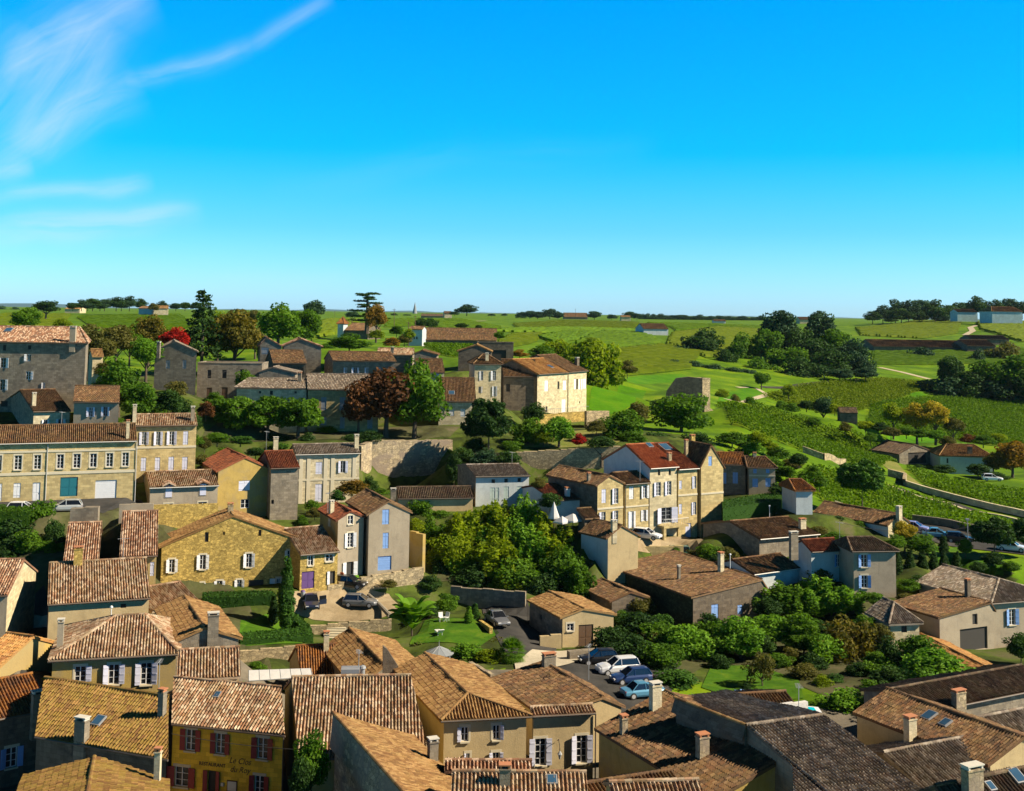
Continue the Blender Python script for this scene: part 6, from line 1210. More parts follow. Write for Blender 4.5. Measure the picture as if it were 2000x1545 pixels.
# lower middle
for i, (k, x, t, w, Y, c, b, lb) in enumerate([
 ('reed', 905, 995, 100, 104, 'yellowgreen', 1110, 'yellow green bamboo at the left of the central thicket'), ('reed', 965, 977, 104, 106, 'yellowgreen', 1090, 'tallest yellow bamboo at the top of the central thicket'), ('reed', 1025, 968, 70, 107, 'bright', 1090, 'bright green bamboo beside the low red roof'),
 ('reed', 1068, 1005, 90, 104, 'yellowgreen', 1120, 'yellow green bamboo at the right of the central thicket'), ('reed', 1035, 1025, 90, 103, 'bright', 1130, 'lime bamboo in the middle of the central thicket'), ('broad', 880, 1035, 90, 102, 'yellowgreen', 1130, 'green tree on the lower left of the central thicket'),
 ('reed', 960, 1040, 110, 101, 'yellowgreen', 1150, 'drooping bamboo at the front of the central thicket'), ('broad', 1100, 1065, 100, 100, 'green', 1160, 'green tree on the lower right of the central thicket'), ('broad', 1020, 1085, 110, 100, 'green', 1170, 'dark green tree at the foot of the central thicket'), ('bush', 925, 1095, 90, 100, 'dark', 1165, 'shaded bush under the central thicket'),
 ('broad', 822, 962, 66, 109, 'green', 1030, 'green tree between the plaster gable and the central thicket'), ('bush', 1075, 955, 50, 106.2, 'dark', 1000, 'dark shrub in front of the low dark red roof'), ('bush', 1052, 930, 30, 110, 'olive', 960, 'olive shrub beside the teal white house'),
 ('bush', 812, 1010, 40, 104, 'yellowgreen', 1050, 'yellow flowered shrub beside the plaster gable house'),
 ('bush', 690, 930, 62, 112, 'autumn', 975, 'orange brown bush behind the plaster gable roofs'), ('bush', 660, 954, 36, 111, 'hedge', 985, 'small clipped green bush behind the plaster gable roofs'), ('bush', 610, 972, 30, 110, 'green', 1000, 'small green shrub at the foot of the pilastered house'),
 ('broad', 78, 968, 78, 95, 'green', 1060, 'sunlit green tree in front of the long cream building'), ('broad', 30, 1000, 100, 93, 'dark', 1100, 'dark leafy tree at the left edge below the street'), ('broad', 62, 1030, 60, 91, 'green', 1100, 'lower green tree hanging over the dark garden'), ('bush', 5, 985, 90, 96, 'hedge', 1015, 'leafy hedge along the street at the left edge'),
 ('cypress', 562, 1086, 30, 88, 'hedge', 1228, 'tall dark columnar cypress in front of the farmhouse'), ('cypress', 535, 1163, 20, 89, 'dark', 1218, 'small dark cypress beside the tall cypress'),
 ('banana', 806, 1150, 104, 88, 'bright', 1240, 'large banana plant with glowing green leaves'), ('palm', 1000, 1238, 84, 82, 'green', 1330, 'fan palm beside the gazebo garden'),
 ('bush', 872, 1155, 54, 94, 'green', 1205, 'dark green shrub right of the banana plant'), ('bush', 838, 1175, 44, 92, 'dark', 1210, 'shaded shrub behind the banana plant'), ('cypress', 916, 1184, 16, 90, 'bright', 1218, 'left small clipped cone on the lawn'), ('cypress', 928, 1178, 18, 91.5, 'hedge', 1216, 'right small clipped cone on the lawn'),
 ('bush', 912, 1250, 62, 83, 'bright', 1290, 'bright green bush right of the gazebo'), ('bush', 958, 1262, 56, 82, 'yellowgreen', 1300, 'yellow green shrub in front of the fan palm'), ('bush', 945, 1225, 44, 89, 'olive', 1250, 'flowering shrub beside the parked grey sedan'),
 ('bush', 612, 1412, 74, 54, 'green', 1570, 'tall green conifer bush beside the restaurant'), ('bush', 590, 1455, 50, 53, 'dark', 1590, 'dark lower part shrub next to the restaurant wall'),
 ('broad', 1248, 1160, 56, 95, 'olive', 1215, 'olive tree in front of the ivy clad barn'), ('broad', 1240, 1185, 90, 90, 'dark', 1275, 'dark leafy tree right of the gatehouse barn'), ('broad', 1195, 1215, 80, 87, 'dark', 1290, 'dark tree shading the gatehouse gate'), ('bush', 1290, 1190, 60, 91, 'hedge', 1250, 'ivy bush climbing the barn wall'),
 ('broad', 1342, 1212, 106, 87, 'bright', 1310, 'broad leaved bright green tree left of the lawn'), ('broad', 1446, 1200, 100, 87, 'bright', 1300, 'broad leaved bright green tree behind the lawn'), ('bush', 1395, 1235, 50, 87, 'dark', 1300, 'dark climber between the two bright trees'), ('bush', 1290, 1275, 60, 83, 'dark', 1320, 'dark hedge behind the parked cars'), ('bush', 1250, 1250, 80, 85, 'dark', 1305, 'dark shrub mass above the parked cars'), ('bush', 1196, 1270, 60, 84, 'dark', 1305, 'dark shrub at the back of the car park'),
 ('bush', 1318, 1300, 98, 79.5, 'hedge', 1362, 'rounded clipped hedge beside the parked cars'), ('bush', 1458, 1332, 20, 79, 'dark', 1352, 'small dark ball shrub on the lawn'), ('airy', 1488, 1268, 66, 80, 'olive', 1345, 'small olive tree standing on the lawn'),
 ('reed', 1530, 1138, 110, 95, 'green', 1215, 'green bamboo at the left of the garden bamboo'), ('reed', 1592, 1128, 110, 96, 'bright', 1215, 'bright bamboo in the middle of the garden bamboo'), ('reed', 1650, 1140, 90, 95, 'bright', 1215, 'bright bamboo at the right of the garden bamboo'), ('bush', 1705, 1152, 50, 94, 'green', 1185, 'green shrub touching the speckled barn roof'), ('airy', 1602, 1090, 70, 99, 'olive', 1160, 'pale feathery shrub above the bamboo'),
 ('airy', 1655, 1200, 130, 87, 'bronze', 1315, 'wide bronze green tree with bare branches in the garden'), ('bush', 1570, 1230, 90, 88, 'green', 1275, 'green bush left of the orange garden tree'), ('bush', 1515, 1215, 70, 90, 'dark', 1260, 'dark bush behind the bright tree on the lawn'), ('bush', 1520, 1270, 60, 85, 'green', 1310, 'green clipped bush at the right of the lawn'),
 ('bush', 1572, 1290, 66, 82, 'olive', 1340, 'olive rose bush right of the lawn'), ('bush', 1605, 1315, 50, 80, 'yellowgreen', 1370, 'yellow green rose bush at the lawn corner'), ('bush', 1632, 1315, 60, 81, 'hedge', 1345, 'round green bush beneath the orange garden tree'), ('bush', 1655, 1338, 110, 76, 'bright', 1410, 'bright green bush beside the brown tiled house'),
 ('bush', 1735, 1235, 60, 85, 'dark', 1330, 'tall dark evergreen left of the orange shed roof'), ('bush', 1800, 1235, 100, 82, 'green', 1310, 'dense dark green bush in front of the orange shed roof'), ('bush', 1745, 1300, 90, 80, 'dark', 1350, 'deep dark shrub above the brown tiled house'), ('broad', 1845, 1272, 160, 74, 'bright', 1375, 'large leafed fig bush with glossy bright leaves'),
 ('bush', 1993, 1225, 60, 86, 'dark', 1300, 'dark ivy bush at the right edge beside the farmhouse'), ('bush', 1985, 1300, 70, 76, 'green', 1330, 'low green shrub at the right edge'),
 ('broad', 1766, 1015, 46, 106, 'yellow', 1062, 'small tree with pale yellow flowers beside the cream gable end'), ('broad', 1796, 1038, 66, 105, 'green', 1090, 'green tree right of the pale flowered tree'), ('bush', 1748, 1040, 44, 104, 'green', 1080, 'green shrub under the pale flowered tree'),
 ('cypress', 1842, 1045, 18, 106, 'dark', 1082, 'dark slim cypress on the small lawn'), ('bush', 1885, 1045, 34, 106, 'green', 1090, 'dark green shrub right of the slim cypress'), ('bush', 1940, 1075, 46, 103, 'dark', 1110, 'dark shrub below the round clipped tree'), ('bush', 1975, 1095, 40, 102, 'green', 1120, 'green shrub above the farmhouse roof'), ('bush', 1910, 1095, 36, 101, 'dark', 1120, 'shaded shrub right of the cone row'),
 ('bush', 1420, 1066, 44, 103, 'olive', 1098, 'olive shrub between the two shaded roofs'), ('bush', 1628, 1038, 56, 105, 'green', 1062, 'green creeper beside the red roofed house'), ('bush', 1265, 1070, 20, 107, 'green', 1085, 'small shrub on the courtyard wall'), ('bush', 1318, 1066, 22, 107, 'green', 1082, 'second small shrub on the courtyard wall')]):
    T_(k, x, t, w, Y, c, lb, b)
for i, x in enumerate([1753, 1777, 1801, 1823, 1843, 1868]):
    T_('cypress', x, 1074+i*.5, 20, 101.5+i*.4, 'dark', ['first conical cypress from the left of the row of six', 'second conical cypress from the left of the row of six', 'third conical cypress from the left of the row of six', 'fourth conical cypress from the left of the row of six', 'fifth conical cypress from the left of the row of six', 'sixth conical cypress at the right end of the row'][i], 1126, 'row of conical cypresses')
# clipped hedges
def hedge(label, pix, ztop, zbot=None, seed=1, mat='hedge', dens=26, px=True):
    pts = [PZ(x, y, ztop) for (x, y) in pix]; rng = np.random.RandomState(seed); mb = MB()
    zb = [float(ZT(p.x, p.y))-.2 if zbot is None else zbot for p in pts]; n = len(pts)
    mb.poly([Vector((p.x, p.y, ztop-.12)) for p in pts], [(.2, .2)]*n)
    cs, ns = [], []; cx = sum(p.x for p in pts)/n; cy = sum(p.y for p in pts)/n
    for i in range(n):
        a, b = pts[i], pts[(i+1) % n]; L = (b-a).length; za = min(zb[i], zb[(i+1) % n])
        q = [Vector((a.x, a.y, za)), Vector((b.x, b.y, za)), Vector((b.x, b.y, ztop-.1)), Vector((a.x, a.y, ztop-.1))]; mb.poly(q, [(.2, .2)]*4)
        nn = Vector((b.y-a.y, -(b.x-a.x), 0)).normalized(); nn = nn if nn.dot(Vector(((a.x+b.x)/2-cx, (a.y+b.y)/2-cy, 0))) > 0 else -nn
        k = int(L*(ztop-za)*dens); u = rng.rand(k); w = rng.rand(k)
        for uu, ww in zip(u, w): cs.append((a.x+(b.x-a.x)*uu, a.y+(b.y-a.y)*uu, za+(ztop-za)*ww)); ns.append((nn.x, nn.y, .1))
    xs = [p.x for p in pts]; ys = [p.y for p in pts]; k = int((max(xs)-min(xs))*(max(ys)-min(ys))*dens); X = rng.uniform(min(xs), max(xs), k); Yg = rng.uniform(min(ys), max(ys), k); ok = inpoly(X, Yg, [(p.x, p.y) for p in pts])
    for xx, yy in zip(X[ok], Yg[ok]): cs.append((xx, yy, ztop+rng.uniform(-.05, .05))); ns.append((0, 0, 1))
    mb.add(*leafquads(rng, np.array(cs), .13, np.array(ns)*1.6, 0))
    o = mb.build('hedge', MT['l_'+mat]); tag(o, label, 'hedge'); return o
hedge('tall clipped hedge wall beside the cream row of houses', [(1412, 992), (1581, 966), (1570, 952), (1410, 976)], 18.3, 14.3, 1, 'hedge', 14)
hedge('clipped box hedge block in front of the farmhouse', [(396, 1166), (540, 1162), (532, 1152), (396, 1156)], 12.3, 8.8, 2)
hedge('front arm of the U shaped hedge around the small lawn', [(470, 1250), (612, 1240), (606, 1222), (470, 1235)], 10.2, 8.2, 3)
hedge('right arm of the U shaped hedge beside the courtyard', [(590, 1224), (606, 1222), (582, 1199), (566, 1201)], 10.2, 8.2, 4)
hedge('low box hedge edging the gazebo lawn', [(806, 1258), (985, 1252), (980, 1243), (806, 1249)], 9.2, 8, 5, 'olive')
hedge('leafy hedge beside the street at the left', [(-60, 1000), (58, 998), (58, 988), (-60, 990)], 20.9, 19, 6, 'green')
# fillers: individually placed shrubs in the gardens
for i, (x, t, w, Y, c) in enumerate([(1215, 1190, 50, 91, 'green'), (1270, 1225, 60, 88, 'olive'), (1300, 1215, 50, 90, 'green'), (1385, 1195, 60, 90.5, 'dark'), (1405, 1270, 50, 84.5, 'dark'), (1490, 1235, 50, 87, 'dark'), (1500, 1165, 60, 93, 'dark'), (1545, 1205, 60, 90, 'green'), (1600, 1205, 60, 90, 'dark'), (1690, 1195, 50, 90, 'green'),
        (1545, 1262, 50, 86, 'olive'), (1590, 1270, 60, 84.5, 'dark'), (1680, 1290, 60, 82, 'dark'), (1710, 1265, 50, 84, 'green'), (1700, 1325, 60, 79, 'green'), (1560, 1340, 50, 79, 'green'), (1630, 1360, 50, 76, 'dark'), (1770, 1325, 70, 77, 'dark'), (1720, 1215, 50, 88, 'olive'), (1760, 1275, 60, 83, 'dark')]):
    T_('bush', x, t, w, Y, c, '%s garden shrub of the lower right gardens, %s from the left' % ({'green': 'green', 'dark': 'dark', 'olive': 'olive'}[c], ORD[i]), t+48, 'shrubs of the lower right gardens')
for i, (x, t, w, Y, c) in enumerate([(20, 1060, 80, 91, 'dark'), (70, 1085, 60, 89.5, 'dark'), (110, 1010, 40, 92, 'dark'), (105, 1050, 50, 91, 'green'), (10, 1100, 60, 88, 'dark')]):
    T_('broad', x, t, w, Y, c, ORD[i]+' shaded tree of the dark garden at the left edge', t+60, 'trees of the dark left garden')
for i, (x, t, w, Y, c) in enumerate([(845, 1010, 60, 105.5, 'green'), (1000, 1000, 70, 106, 'bright'), (1130, 1105, 60, 98, 'green'), (935, 1010, 70, 105, 'bright'), (1080, 1050, 70, 102, 'yellowgreen'), (900, 1070, 80, 101.5, 'bright'), (985, 1100, 80, 99.5, 'yellowgreen'), (1060, 1110, 80, 98.5, 'dark'), (860, 1090, 60, 101, 'dark')]):
    T_('broad' if i % 2 else 'reed', x, t, w, Y, c, ORD[i]+' filling tree from the list of the central thicket' if False else ('leafy %s tree in the central thicket, number %s from the left' % ({'green': 'green', 'dark': 'dark', 'yellowgreen': 'yellow green', 'bright': 'bright green'}[c], ORD[sorted([845, 1000, 1130, 935, 1080, 900, 985, 1060, 860]).index(x)])), t+90, 'central thicket')
for i, (x, t, w, Y, c) in enumerate([(905, 885, 40, 126, 'green'), (1000, 855, 50, 129, 'green'), (930, 850, 50, 129, 'dark'), (600, 842, 40, 125, 'dark'), (540, 845, 60, 124.5, 'dark'), (690, 842, 50, 127, 'dark'), (720, 838, 60, 128, 'dark'), (1235, 840, 60, 134, 'green'), (1260, 865, 50, 131, 'dark'), (380, 845, 40, 114, 'green'), (400, 850, 30, 114.5, 'olive')]):
    T_('bush', x, t, w, Y, c, ORD[i]+' undergrowth shrub on the upper terraces', t+34, 'undergrowth on the upper terraces')
for i, (x, t, w, Y, c) in enumerate([(145, 660, 60, 165, 'green'), (200, 655, 60, 150, 'olive'), (255, 640, 50, 160, 'green'), (500, 640, 50, 185, 'olive'), (520, 660, 40, 170, 'green'), (650, 690, 30, 160, 'dark'), (210, 735, 60, 122, 'green'), (190, 760, 40, 119, 'green'), (300, 770, 50, 122, 'green'), (375, 800, 40, 117, 'dark'), (355, 775, 40, 120, 'dark')]):
    T_('broad', x, t, w, Y, c, ORD[i]+' small tree among the upper left houses', t+55, 'small trees among the upper left houses')
for i, (x, t, w, Y, c) in enumerate([(1425, 880, 50, 137, 'green'), (1455, 890, 50, 135, 'green'), (1490, 905, 50, 134, 'bright'), (1520, 870, 50, 141, 'green'), (1545, 890, 50, 138, 'olive'), (1575, 915, 46, 134, 'bright'), (1600, 925, 40, 131, 'green'), (1460, 845, 50, 143, 'dark'), (1500, 855, 44, 142, 'yellowgreen'), (1420, 845, 44, 143, 'dark'), (1580, 940, 40, 126, 'yellowgreen'), (1540, 955, 40, 121, 'green'), (1610, 1000, 34, 112.5, 'green'), (1640, 1005, 36, 112, 'dark'), (1560, 1005, 40, 112, 'green'), (1680, 1015, 40, 112, 'green'), (1600, 1022, 40, 108, 'olive')]):
    T_('bush', x, t, w, Y, c, '%s shrub on the overgrown bank, %s of the bank shrubs' % ({'green': 'green', 'dark': 'dark green', 'olive': 'olive', 'bright': 'bright green', 'yellowgreen': 'yellow green'}[c], ORD[i]), t+34, 'shrubs on the overgrown bank')
for i, (k, x, t, w, Y, c, b, lb) in enumerate([('bush', 1292, 775, 50, 158, 'dark', 815, 'dark bush leaning on the broken side of the ruined gate'), ('broad', 1180, 1268, 70, 82.8, 'dark', 1318, 'dark tree overhanging the far end of the car park'), ('broad', 1232, 1238, 90, 84.5, 'dark', 1305, 'tall dark tree behind the parked white car'), ('broad', 1288, 1248, 90, 83.5, 'green', 1320, 'green tree between the parked cars and the clipped hedge'),
 ('bush', 1402, 1082, 50, 102, 'dark', 1112, 'dark shrub on the bank above the ivy barn roof'), ('bush', 1368, 1088, 44, 103, 'green', 1115, 'green shrub beside the ridge of the ivy barn'), ('bush', 1445, 1098, 40, 100, 'olive', 1120, 'olive shrub behind the low brown roof'),
 ('bush', 745, 950, 50, 122, 'green', 990, 'green shrub at the foot of the stone rampart'), ('bush', 722, 925, 36, 123, 'dark', 975, 'dark shrub in the corner of the rampart'), ('bush', 850, 945, 44, 124, 'dark', 985, 'dark shrub at the right foot of the rampart'), ('bush', 705, 975, 40, 117, 'olive', 1005, 'olive shrub left of the low beige annex'), ('broad', 775, 985, 50, 111, 'green', 1025, 'small green tree in front of the low beige annex'), ('bush', 860, 992, 50, 108.5, 'green', 1020, 'green shrub below the low beige annex'),
 ('bush', 440, 872, 50, 116, 'green', 900, 'first green shrub above the ochre gable roof'), ('bush', 500, 870, 50, 118.5, 'dark', 895, 'dark shrub above the bright red tiled roof'), ('bush', 545, 862, 46, 121.5, 'hedge', 882, 'hedge bush behind the pilastered house chimney'), ('bush', 395, 885, 40, 113, 'olive', 915, 'olive climber beside the dark red roof'), ('bush', 590, 1005, 30, 104, 'green', 1035, 'green shrub behind the low stone link house'), ('bush', 615, 990, 34, 108, 'olive', 1015, 'olive shrub in the passage by the red plaster house'),
 ('bush', 760, 1130, 36, 95.6, 'olive', 1152, 'creeper hanging on the shaded yard wall'), ('bush', 840, 1120, 50, 98, 'dark', 1160, 'dark shrub at the end of the yard wall'), ('bush', 500, 1290, 46, 80, 'green', 1320, 'green shrub below the rubble garden wall'), ('bush', 345, 735, 50, 128, 'olive', 790, 'olive shrub at the foot of the grey gable'), ('bush', 420, 762, 40, 132, 'green', 800, 'green shrub in front of the parapet building'), ('broad', 480, 720, 40, 137, 'green', 770, 'small green tree between parapet building and pale house'),
 ('bush', 1700, 1045, 36, 107, 'green', 1070, 'green shrub under the speckled low house wall'), ('bush', 1850, 1105, 40, 101, 'green', 1130, 'green shrub behind the row of cypresses'), ('bush', 1655, 1065, 30, 102.5, 'dark', 1085, 'dark shrub between the two shaded houses')]):
    T_(k, x, t, w, Y, c, lb, b)
for (k, x, t, w, Y, c, b, lb) in [('broad', 1395, 1208, 84, 89, 'green', 1290, 'tall green tree between the two broad leaved bright trees'), ('broad', 1502, 1192, 84, 90, 'bright', 1270, 'bright green tree behind the small olive tree'), ('broad', 1562, 1190, 84, 89.5, 'green', 1265, 'green tree in the middle of the lower right gardens'), ('broad', 1612, 1235, 80, 86, 'bright', 1300, 'bright green tree in front of the bronze garden tree'), ('broad', 1285, 1205, 80, 88.5, 'green', 1285, 'green tree left of the broad leaved bright tree'), ('broad', 1715, 1280, 70, 82, 'green', 1345, 'green tree left of the dense dark bush'),
 ('bush', 1386, 1058, 56, 104, 'green', 1095, 'green shrub on the courtyard bank'), ('bush', 1350, 1072, 40, 105, 'olive', 1098, 'olive shrub on the courtyard bank'), ('bush', 1774, 1128, 50, 98.5, 'green', 1160, 'green shrub beside the shaded corner house'), ('bush', 1800, 1120, 50, 99.5, 'dark', 1150, 'dark shrub under the row of conical cypresses'), ('bush', 1770, 1155, 44, 95, 'olive', 1180, 'olive shrub behind the pyramid pavilion roof')]:
    T_(k, x, t, w, Y, c, lb, b)
# ---------------------------------------------------------------- free standing walls, ruins
def slab(label, pix, Y, rot, th, mat, name='stone_wall', cat='wall', group=None, top=None):
    """thick upright slab whose outline is given on a vertical plane at depth Y, turned by rot"""
    c = P(pix[0][0], pix[0][1], Y); u = Vector((math.cos(R_(rot)), math.sin(R_(rot)), 0)); nrm = Vector((u.y, -u.x, 0))
    w = [PP(x, y, c, nrm) for x, y in pix]; mb = MB(); off = -nrm*th; n = len(w)
    uv = lambda p: ((p-c).dot(u), p.z)
    ar = sum(uv(w[i])[0]*uv(w[(i+1) % n])[1]-uv(w[(i+1) % n])[0]*uv(w[i])[1] for i in range(n))
    if ar < 0: w = w[::-1]
    from mathutils.geometry import tessellate_polygon
    for t in tessellate_polygon([[Vector(uv(p)).to_3d() for p in w]]):
        q = [w[i] for i in t]; 
        if ((q[1]-q[0]).cross(q[2]-q[0])).dot(nrm) < 0: q = q[::-1]
        mb.poly(q, [uv(p) for p in q]); mb.poly([p+off for p in q[::-1]], [uv(p) for p in q[::-1]])
    for i in range(n):
        a, b = w[i], w[(i+1) % n]; L = (b-a).length; mb.poly([a, a+off, b+off, b], [(0, 0), (0, th), (L, th), (L, 0)])
    o = mb.build(name, MT['w_'+mat]); tag(o, label, cat, group); return o
def rwall(label, a, b, ybot, th, mat, cap=True, name='retaining_wall', cp_=None):
    """wall from photo point a=(x,y,Y) to b, tops at those points, down to the photo row ybot"""
    A_, B_ = P(*a), P(*b); zb = P(a[0], ybot, a[2]).z-1.5; d = V2(B_-A_); L = d.length; d.normalize(); nrm = Vector((d.y, -d.x, 0)); mb = MB()
    k = max(1, int(L/1.2)); rng = random.Random(int(a[0])); pr = None
    for i in range(k):
        s0, s1 = L*i/k, L*(i+1)/k; z0 = A_.z+(B_.z-A_.z)*(i+.5)/k+rng.uniform(-.06, .06)
        o = Vector((A_.x, A_.y, 0))+d*s0
        for (p, q, uvs) in (((o, o+d*(s1-s0)), nrm*0, 0), ((o+d*(s1-s0)-nrm*th, o-nrm*th), nrm*0, 0)):
            mb.poly([(p[0].x, p[0].y, zb), (p[1].x, p[1].y, zb), (p[1].x, p[1].y, z0), (p[0].x, p[0].y, z0)], [(s0, zb), (s1, zb), (s1, z0), (s0, z0)])
        mb.poly([o+Vector((0, 0, z0)), o+d*(s1-s0)+Vector((0, 0, z0)), o+d*(s1-s0)-nrm*th+Vector((0, 0, z0)), o-nrm*th+Vector((0, 0, z0))], [(s0, 0), (s1, 0), (s1, th), (s0, th)])
        for (e, s) in ((o, s0), (o+d*(s1-s0), s1)): mb.poly([(e.x, e.y, zb), (e.x, e.y, z0), tuple((e-nrm*th)[:2])+(z0,), tuple((e-nrm*th)[:2])+(zb,)], [(0, zb), (0, z0), (th, z0), (th, zb)])
    o = mb.build(name, MT['w_'+mat]); tag(o, label, 'wall'); return o
def gwall(label, pix, hgt, th, mat, name='stone_wall'):
    c = [GP(*p) for p in pix]; mb = MB(); s = 0
    for a, b in zip(c[:-1], c[1:]):
        L = V2(b-a).length; k = max(1, int(L/2)); d = V2(b-a).normalized(); n = Vector((-d.y, d.x, 0))*th/2
        for i in range(k):
            p, q = V2(a)+d*L*i/k, V2(a)+d*L*(i+1)/k; zp, zq = float(ZT(p.x, p.y)), float(ZT(q.x, q.y)); v = []
            for (e, z) in ((p, zp), (q, zq)): v += [(e.x-n.x, e.y-n.y, z-.8), (e.x-n.x, e.y-n.y, z+hgt), (e.x+n.x, e.y+n.y, z+hgt), (e.x+n.x, e.y+n.y, z-.8)]
            s0, s1 = s, s+L/k; s = s1
            mb.add(v, [(0, 4, 5, 1), (1, 5, 6, 2), (2, 6, 7, 3)], [[(s0, 0), (s1, 0), (s1, hgt), (s0, hgt)]]*3)
    o = mb.build(name, MT['w_'+mat]); tag(o, label, 'wall'); return o
rwall('high ancient stone rampart holding up the tree terrace', (727, 861, 127), (884, 860, 131.5), 975, 1.2, 'old')
rwall('left flank of the stone rampart in shadow', (706, 872, 124), (727, 862, 126.8), 960, 1.0, 'old')
rwall('rubble cliff wall with plaster coping behind the row houses', (1008, 884, 127), (1212, 872, 127), 935, 1.0, 'rubble')
rwall('dark ivy covered wall between rampart and teal white house', (884, 888, 125), (1010, 884, 126), 960, .8, 'ivy')
rwall('stone terrace wall under the sunlit cliff house', (1046, 811, 146.5), (1150, 803, 151.5), 838, .7, 'ochre')
rwall('broken stone arch wall right of the cliff house', (1146, 803, 148), (1190, 803, 150), 855, .7, 'rubble')
rwall('rubble yard wall behind the parked grey cars', (640, 1143, 94.3), (728, 1126, 95.8), 1172, .6, 'rubble')
rwall('shaded rubble yard wall below the plaster gable house', (728, 1126, 95.8), (828, 1108, 98), 1165, .6, 'rubble')
rwall('stone retaining wall below the gravel courtyard', (598, 1224, 90.5), (765, 1209, 91.5), 1250, .5, 'rubble')
rwall('long shaded wall along the lane behind the garden lawn', (880, 1146, 97.5), (1026, 1157, 96), 1192, .5, 'gray')
rwall('rubble wall below the U shaped hedge', (462, 1273, 82), (578, 1263, 83), 1310, .5, 'rubble')
rwall('low pale wall in front of the gatehouse barn', (1055, 1243, 87.3), (1097, 1238, 87.6), 1272, .4, 'beige')
rwall('dark topped low block wall at the car park entrance', (1113, 1273, 83), (1167, 1269, 83.6), 1292, .9, 'gray')
rwall('rubble base wall of the dormered plaster house', (294, 986, 102.2), (426, 984, 104.4), 1045, .3, 'ochre')
rwall('grey concrete wall above the striped pink roof', (233, 986, 93), (300, 983, 93.5), 1010, .4, 'grayplaster')
rwall('low mossy wall along the street above the dark garden', (137, 994, 93), (192, 990, 93.3), 1015, 1.2, 'gray')
rwall('ochre wall glowing beside the plaster gable house', (800, 1036, 101), (826, 1046, 100), 1112, .5, 'ochreplaster')
rwall('stone edging wall beside the parked grey sedan', (935, 1212, 90), (956, 1226, 88), 1240, .4, 'ochre')
rwall('low garden wall near the fan palm', (915, 1292, 80), (958, 1318, 77), 1340, .4, 'old')
rwall('courtyard wall below the parked green van', (1250, 1068, 106.5), (1335, 1066, 107), 1085, .4, 'cream')
gwall('upper stone wall crossing the vineyard', [(1568, 884), (1608, 898), (1650, 908)], 1.2, .6, 'rubble')
gwall('stone wall corner in the middle of the vineyard', [(1735, 930), (1768, 938), (1766, 950)], 1.4, .6, 'rubble')
gwall('lower long stone wall beside the sunken vineyard lane', [(1735, 956), (1850, 991), (1990, 1024), (2070, 1042)], .8, .5, 'pale')
gwall('upper long stone wall beside the sunken vineyard lane', [(1766, 949), (1870, 980), (2000, 1010), (2070, 1026)], 1.1, .5, 'pale')
gwall('stone wall behind the speckled low house roof', [(1630, 990), (1730, 1010)], 1.0, .5, 'pale')
gwall('dark stone wall along the right hand road', [(1783, 1021), (1880, 1036), (1930, 1046)], 1.2, .4, 'gray')
slab('ruined gate wall with sloping broken top', [(1296, 808), (1302, 764), (1320, 739), (1345, 736), (1372, 739), (1372, 815), (1296, 820)], 171.5, -6, 1.3, 'dark', 'ruined_wall', 'ruin')
slab('crumbling lower ruin wall right of the gate tower', [(1376, 792), (1392, 800), (1402, 815), (1412, 838), (1395, 852), (1376, 830)], 168, 25, 1.0, 'rubble', 'ruined_wall', 'ruin')
slab('curved gable parapet wall between the golden roofs', [(748, 1318), (748, 1262), (756, 1268), (770, 1290), (778, 1302), (783, 1318)], 68, 10, .5, 'dark', 'parapet_wall', 'wall')
# distant hills, haze blue put into their colour, and church spire
def hills():
    mb = MB(); rng = random.Random(2); N = 140; prev = None
    for i in range(N):
        x = -300+i*18; y = 611.5-6.5*math.exp(-((x-60)/120)**2)-2.5*math.exp(-((x-640)/60)**2)-1.5*math.exp(-((x-800)/50)**2)+rng.uniform(-.5, .5)+.6*math.sin(i*.7)
        y += (x-1000)*.0135
        q = P(x, y, 4200); cur = (Vector((q.x, q.y-500, 38)), q, Vector((q.x, q.y+900, 38)))
        if prev:
            for k in range(2): mb.poly([prev[k], cur[k], cur[k+1], prev[k+1]])
        prev = cur
    o = mb.build('hills', MT['farhill']); tag(o, kind='structure')
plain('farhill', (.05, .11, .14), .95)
hills()
p = P(810, 617, 1300); mb = MB(); mb.cbox((p.x, p.y, p.z-6), 6, 6, 10); r = empty('church_tower', (p.x, p.y, p.z-6), 0, 'thin dark church spire on the distant horizon', 'church')
mb.build('tower', MT['w_dark'], r); mb = MB(); mb.lathe((p.x, p.y, p.z+4), [(4.2, 0), (.1, 19)], 8); mb.build('spire', MT['slate'], r)
for i, (x, y0, y1, Y, lb) in enumerate([(770, 603, 640, 300, 'thin utility pole right of the cedar'), (654, 607, 618, 600, 'thin distant pole left of the cedar'), (1124, 603, 614, 700, 'thin mast behind the long brown roofed skyline house'), (798, 628, 668, 225, 'utility pole beside the blue winery gable'), (811, 616, 640, 290, 'utility pole above the winery roof')]):
    a, b = P(x, y1, Y), P(x, y0, Y); r = empty('utility_pole', (a.x, a.y, a.z), 0, lb, 'pole'); g = MB(); g.tube([a-Vector((0, 0, 1.5)), b], [.14, .1], 6); g.build('pole', MT['wood'], r); g = MB(); g.box(b+Vector((-.7, -.06, -.5)), (1.4, 0, 0), (0, .12, 0), (0, 0, .12)); g.build('crossarm', MT['wood'], r)

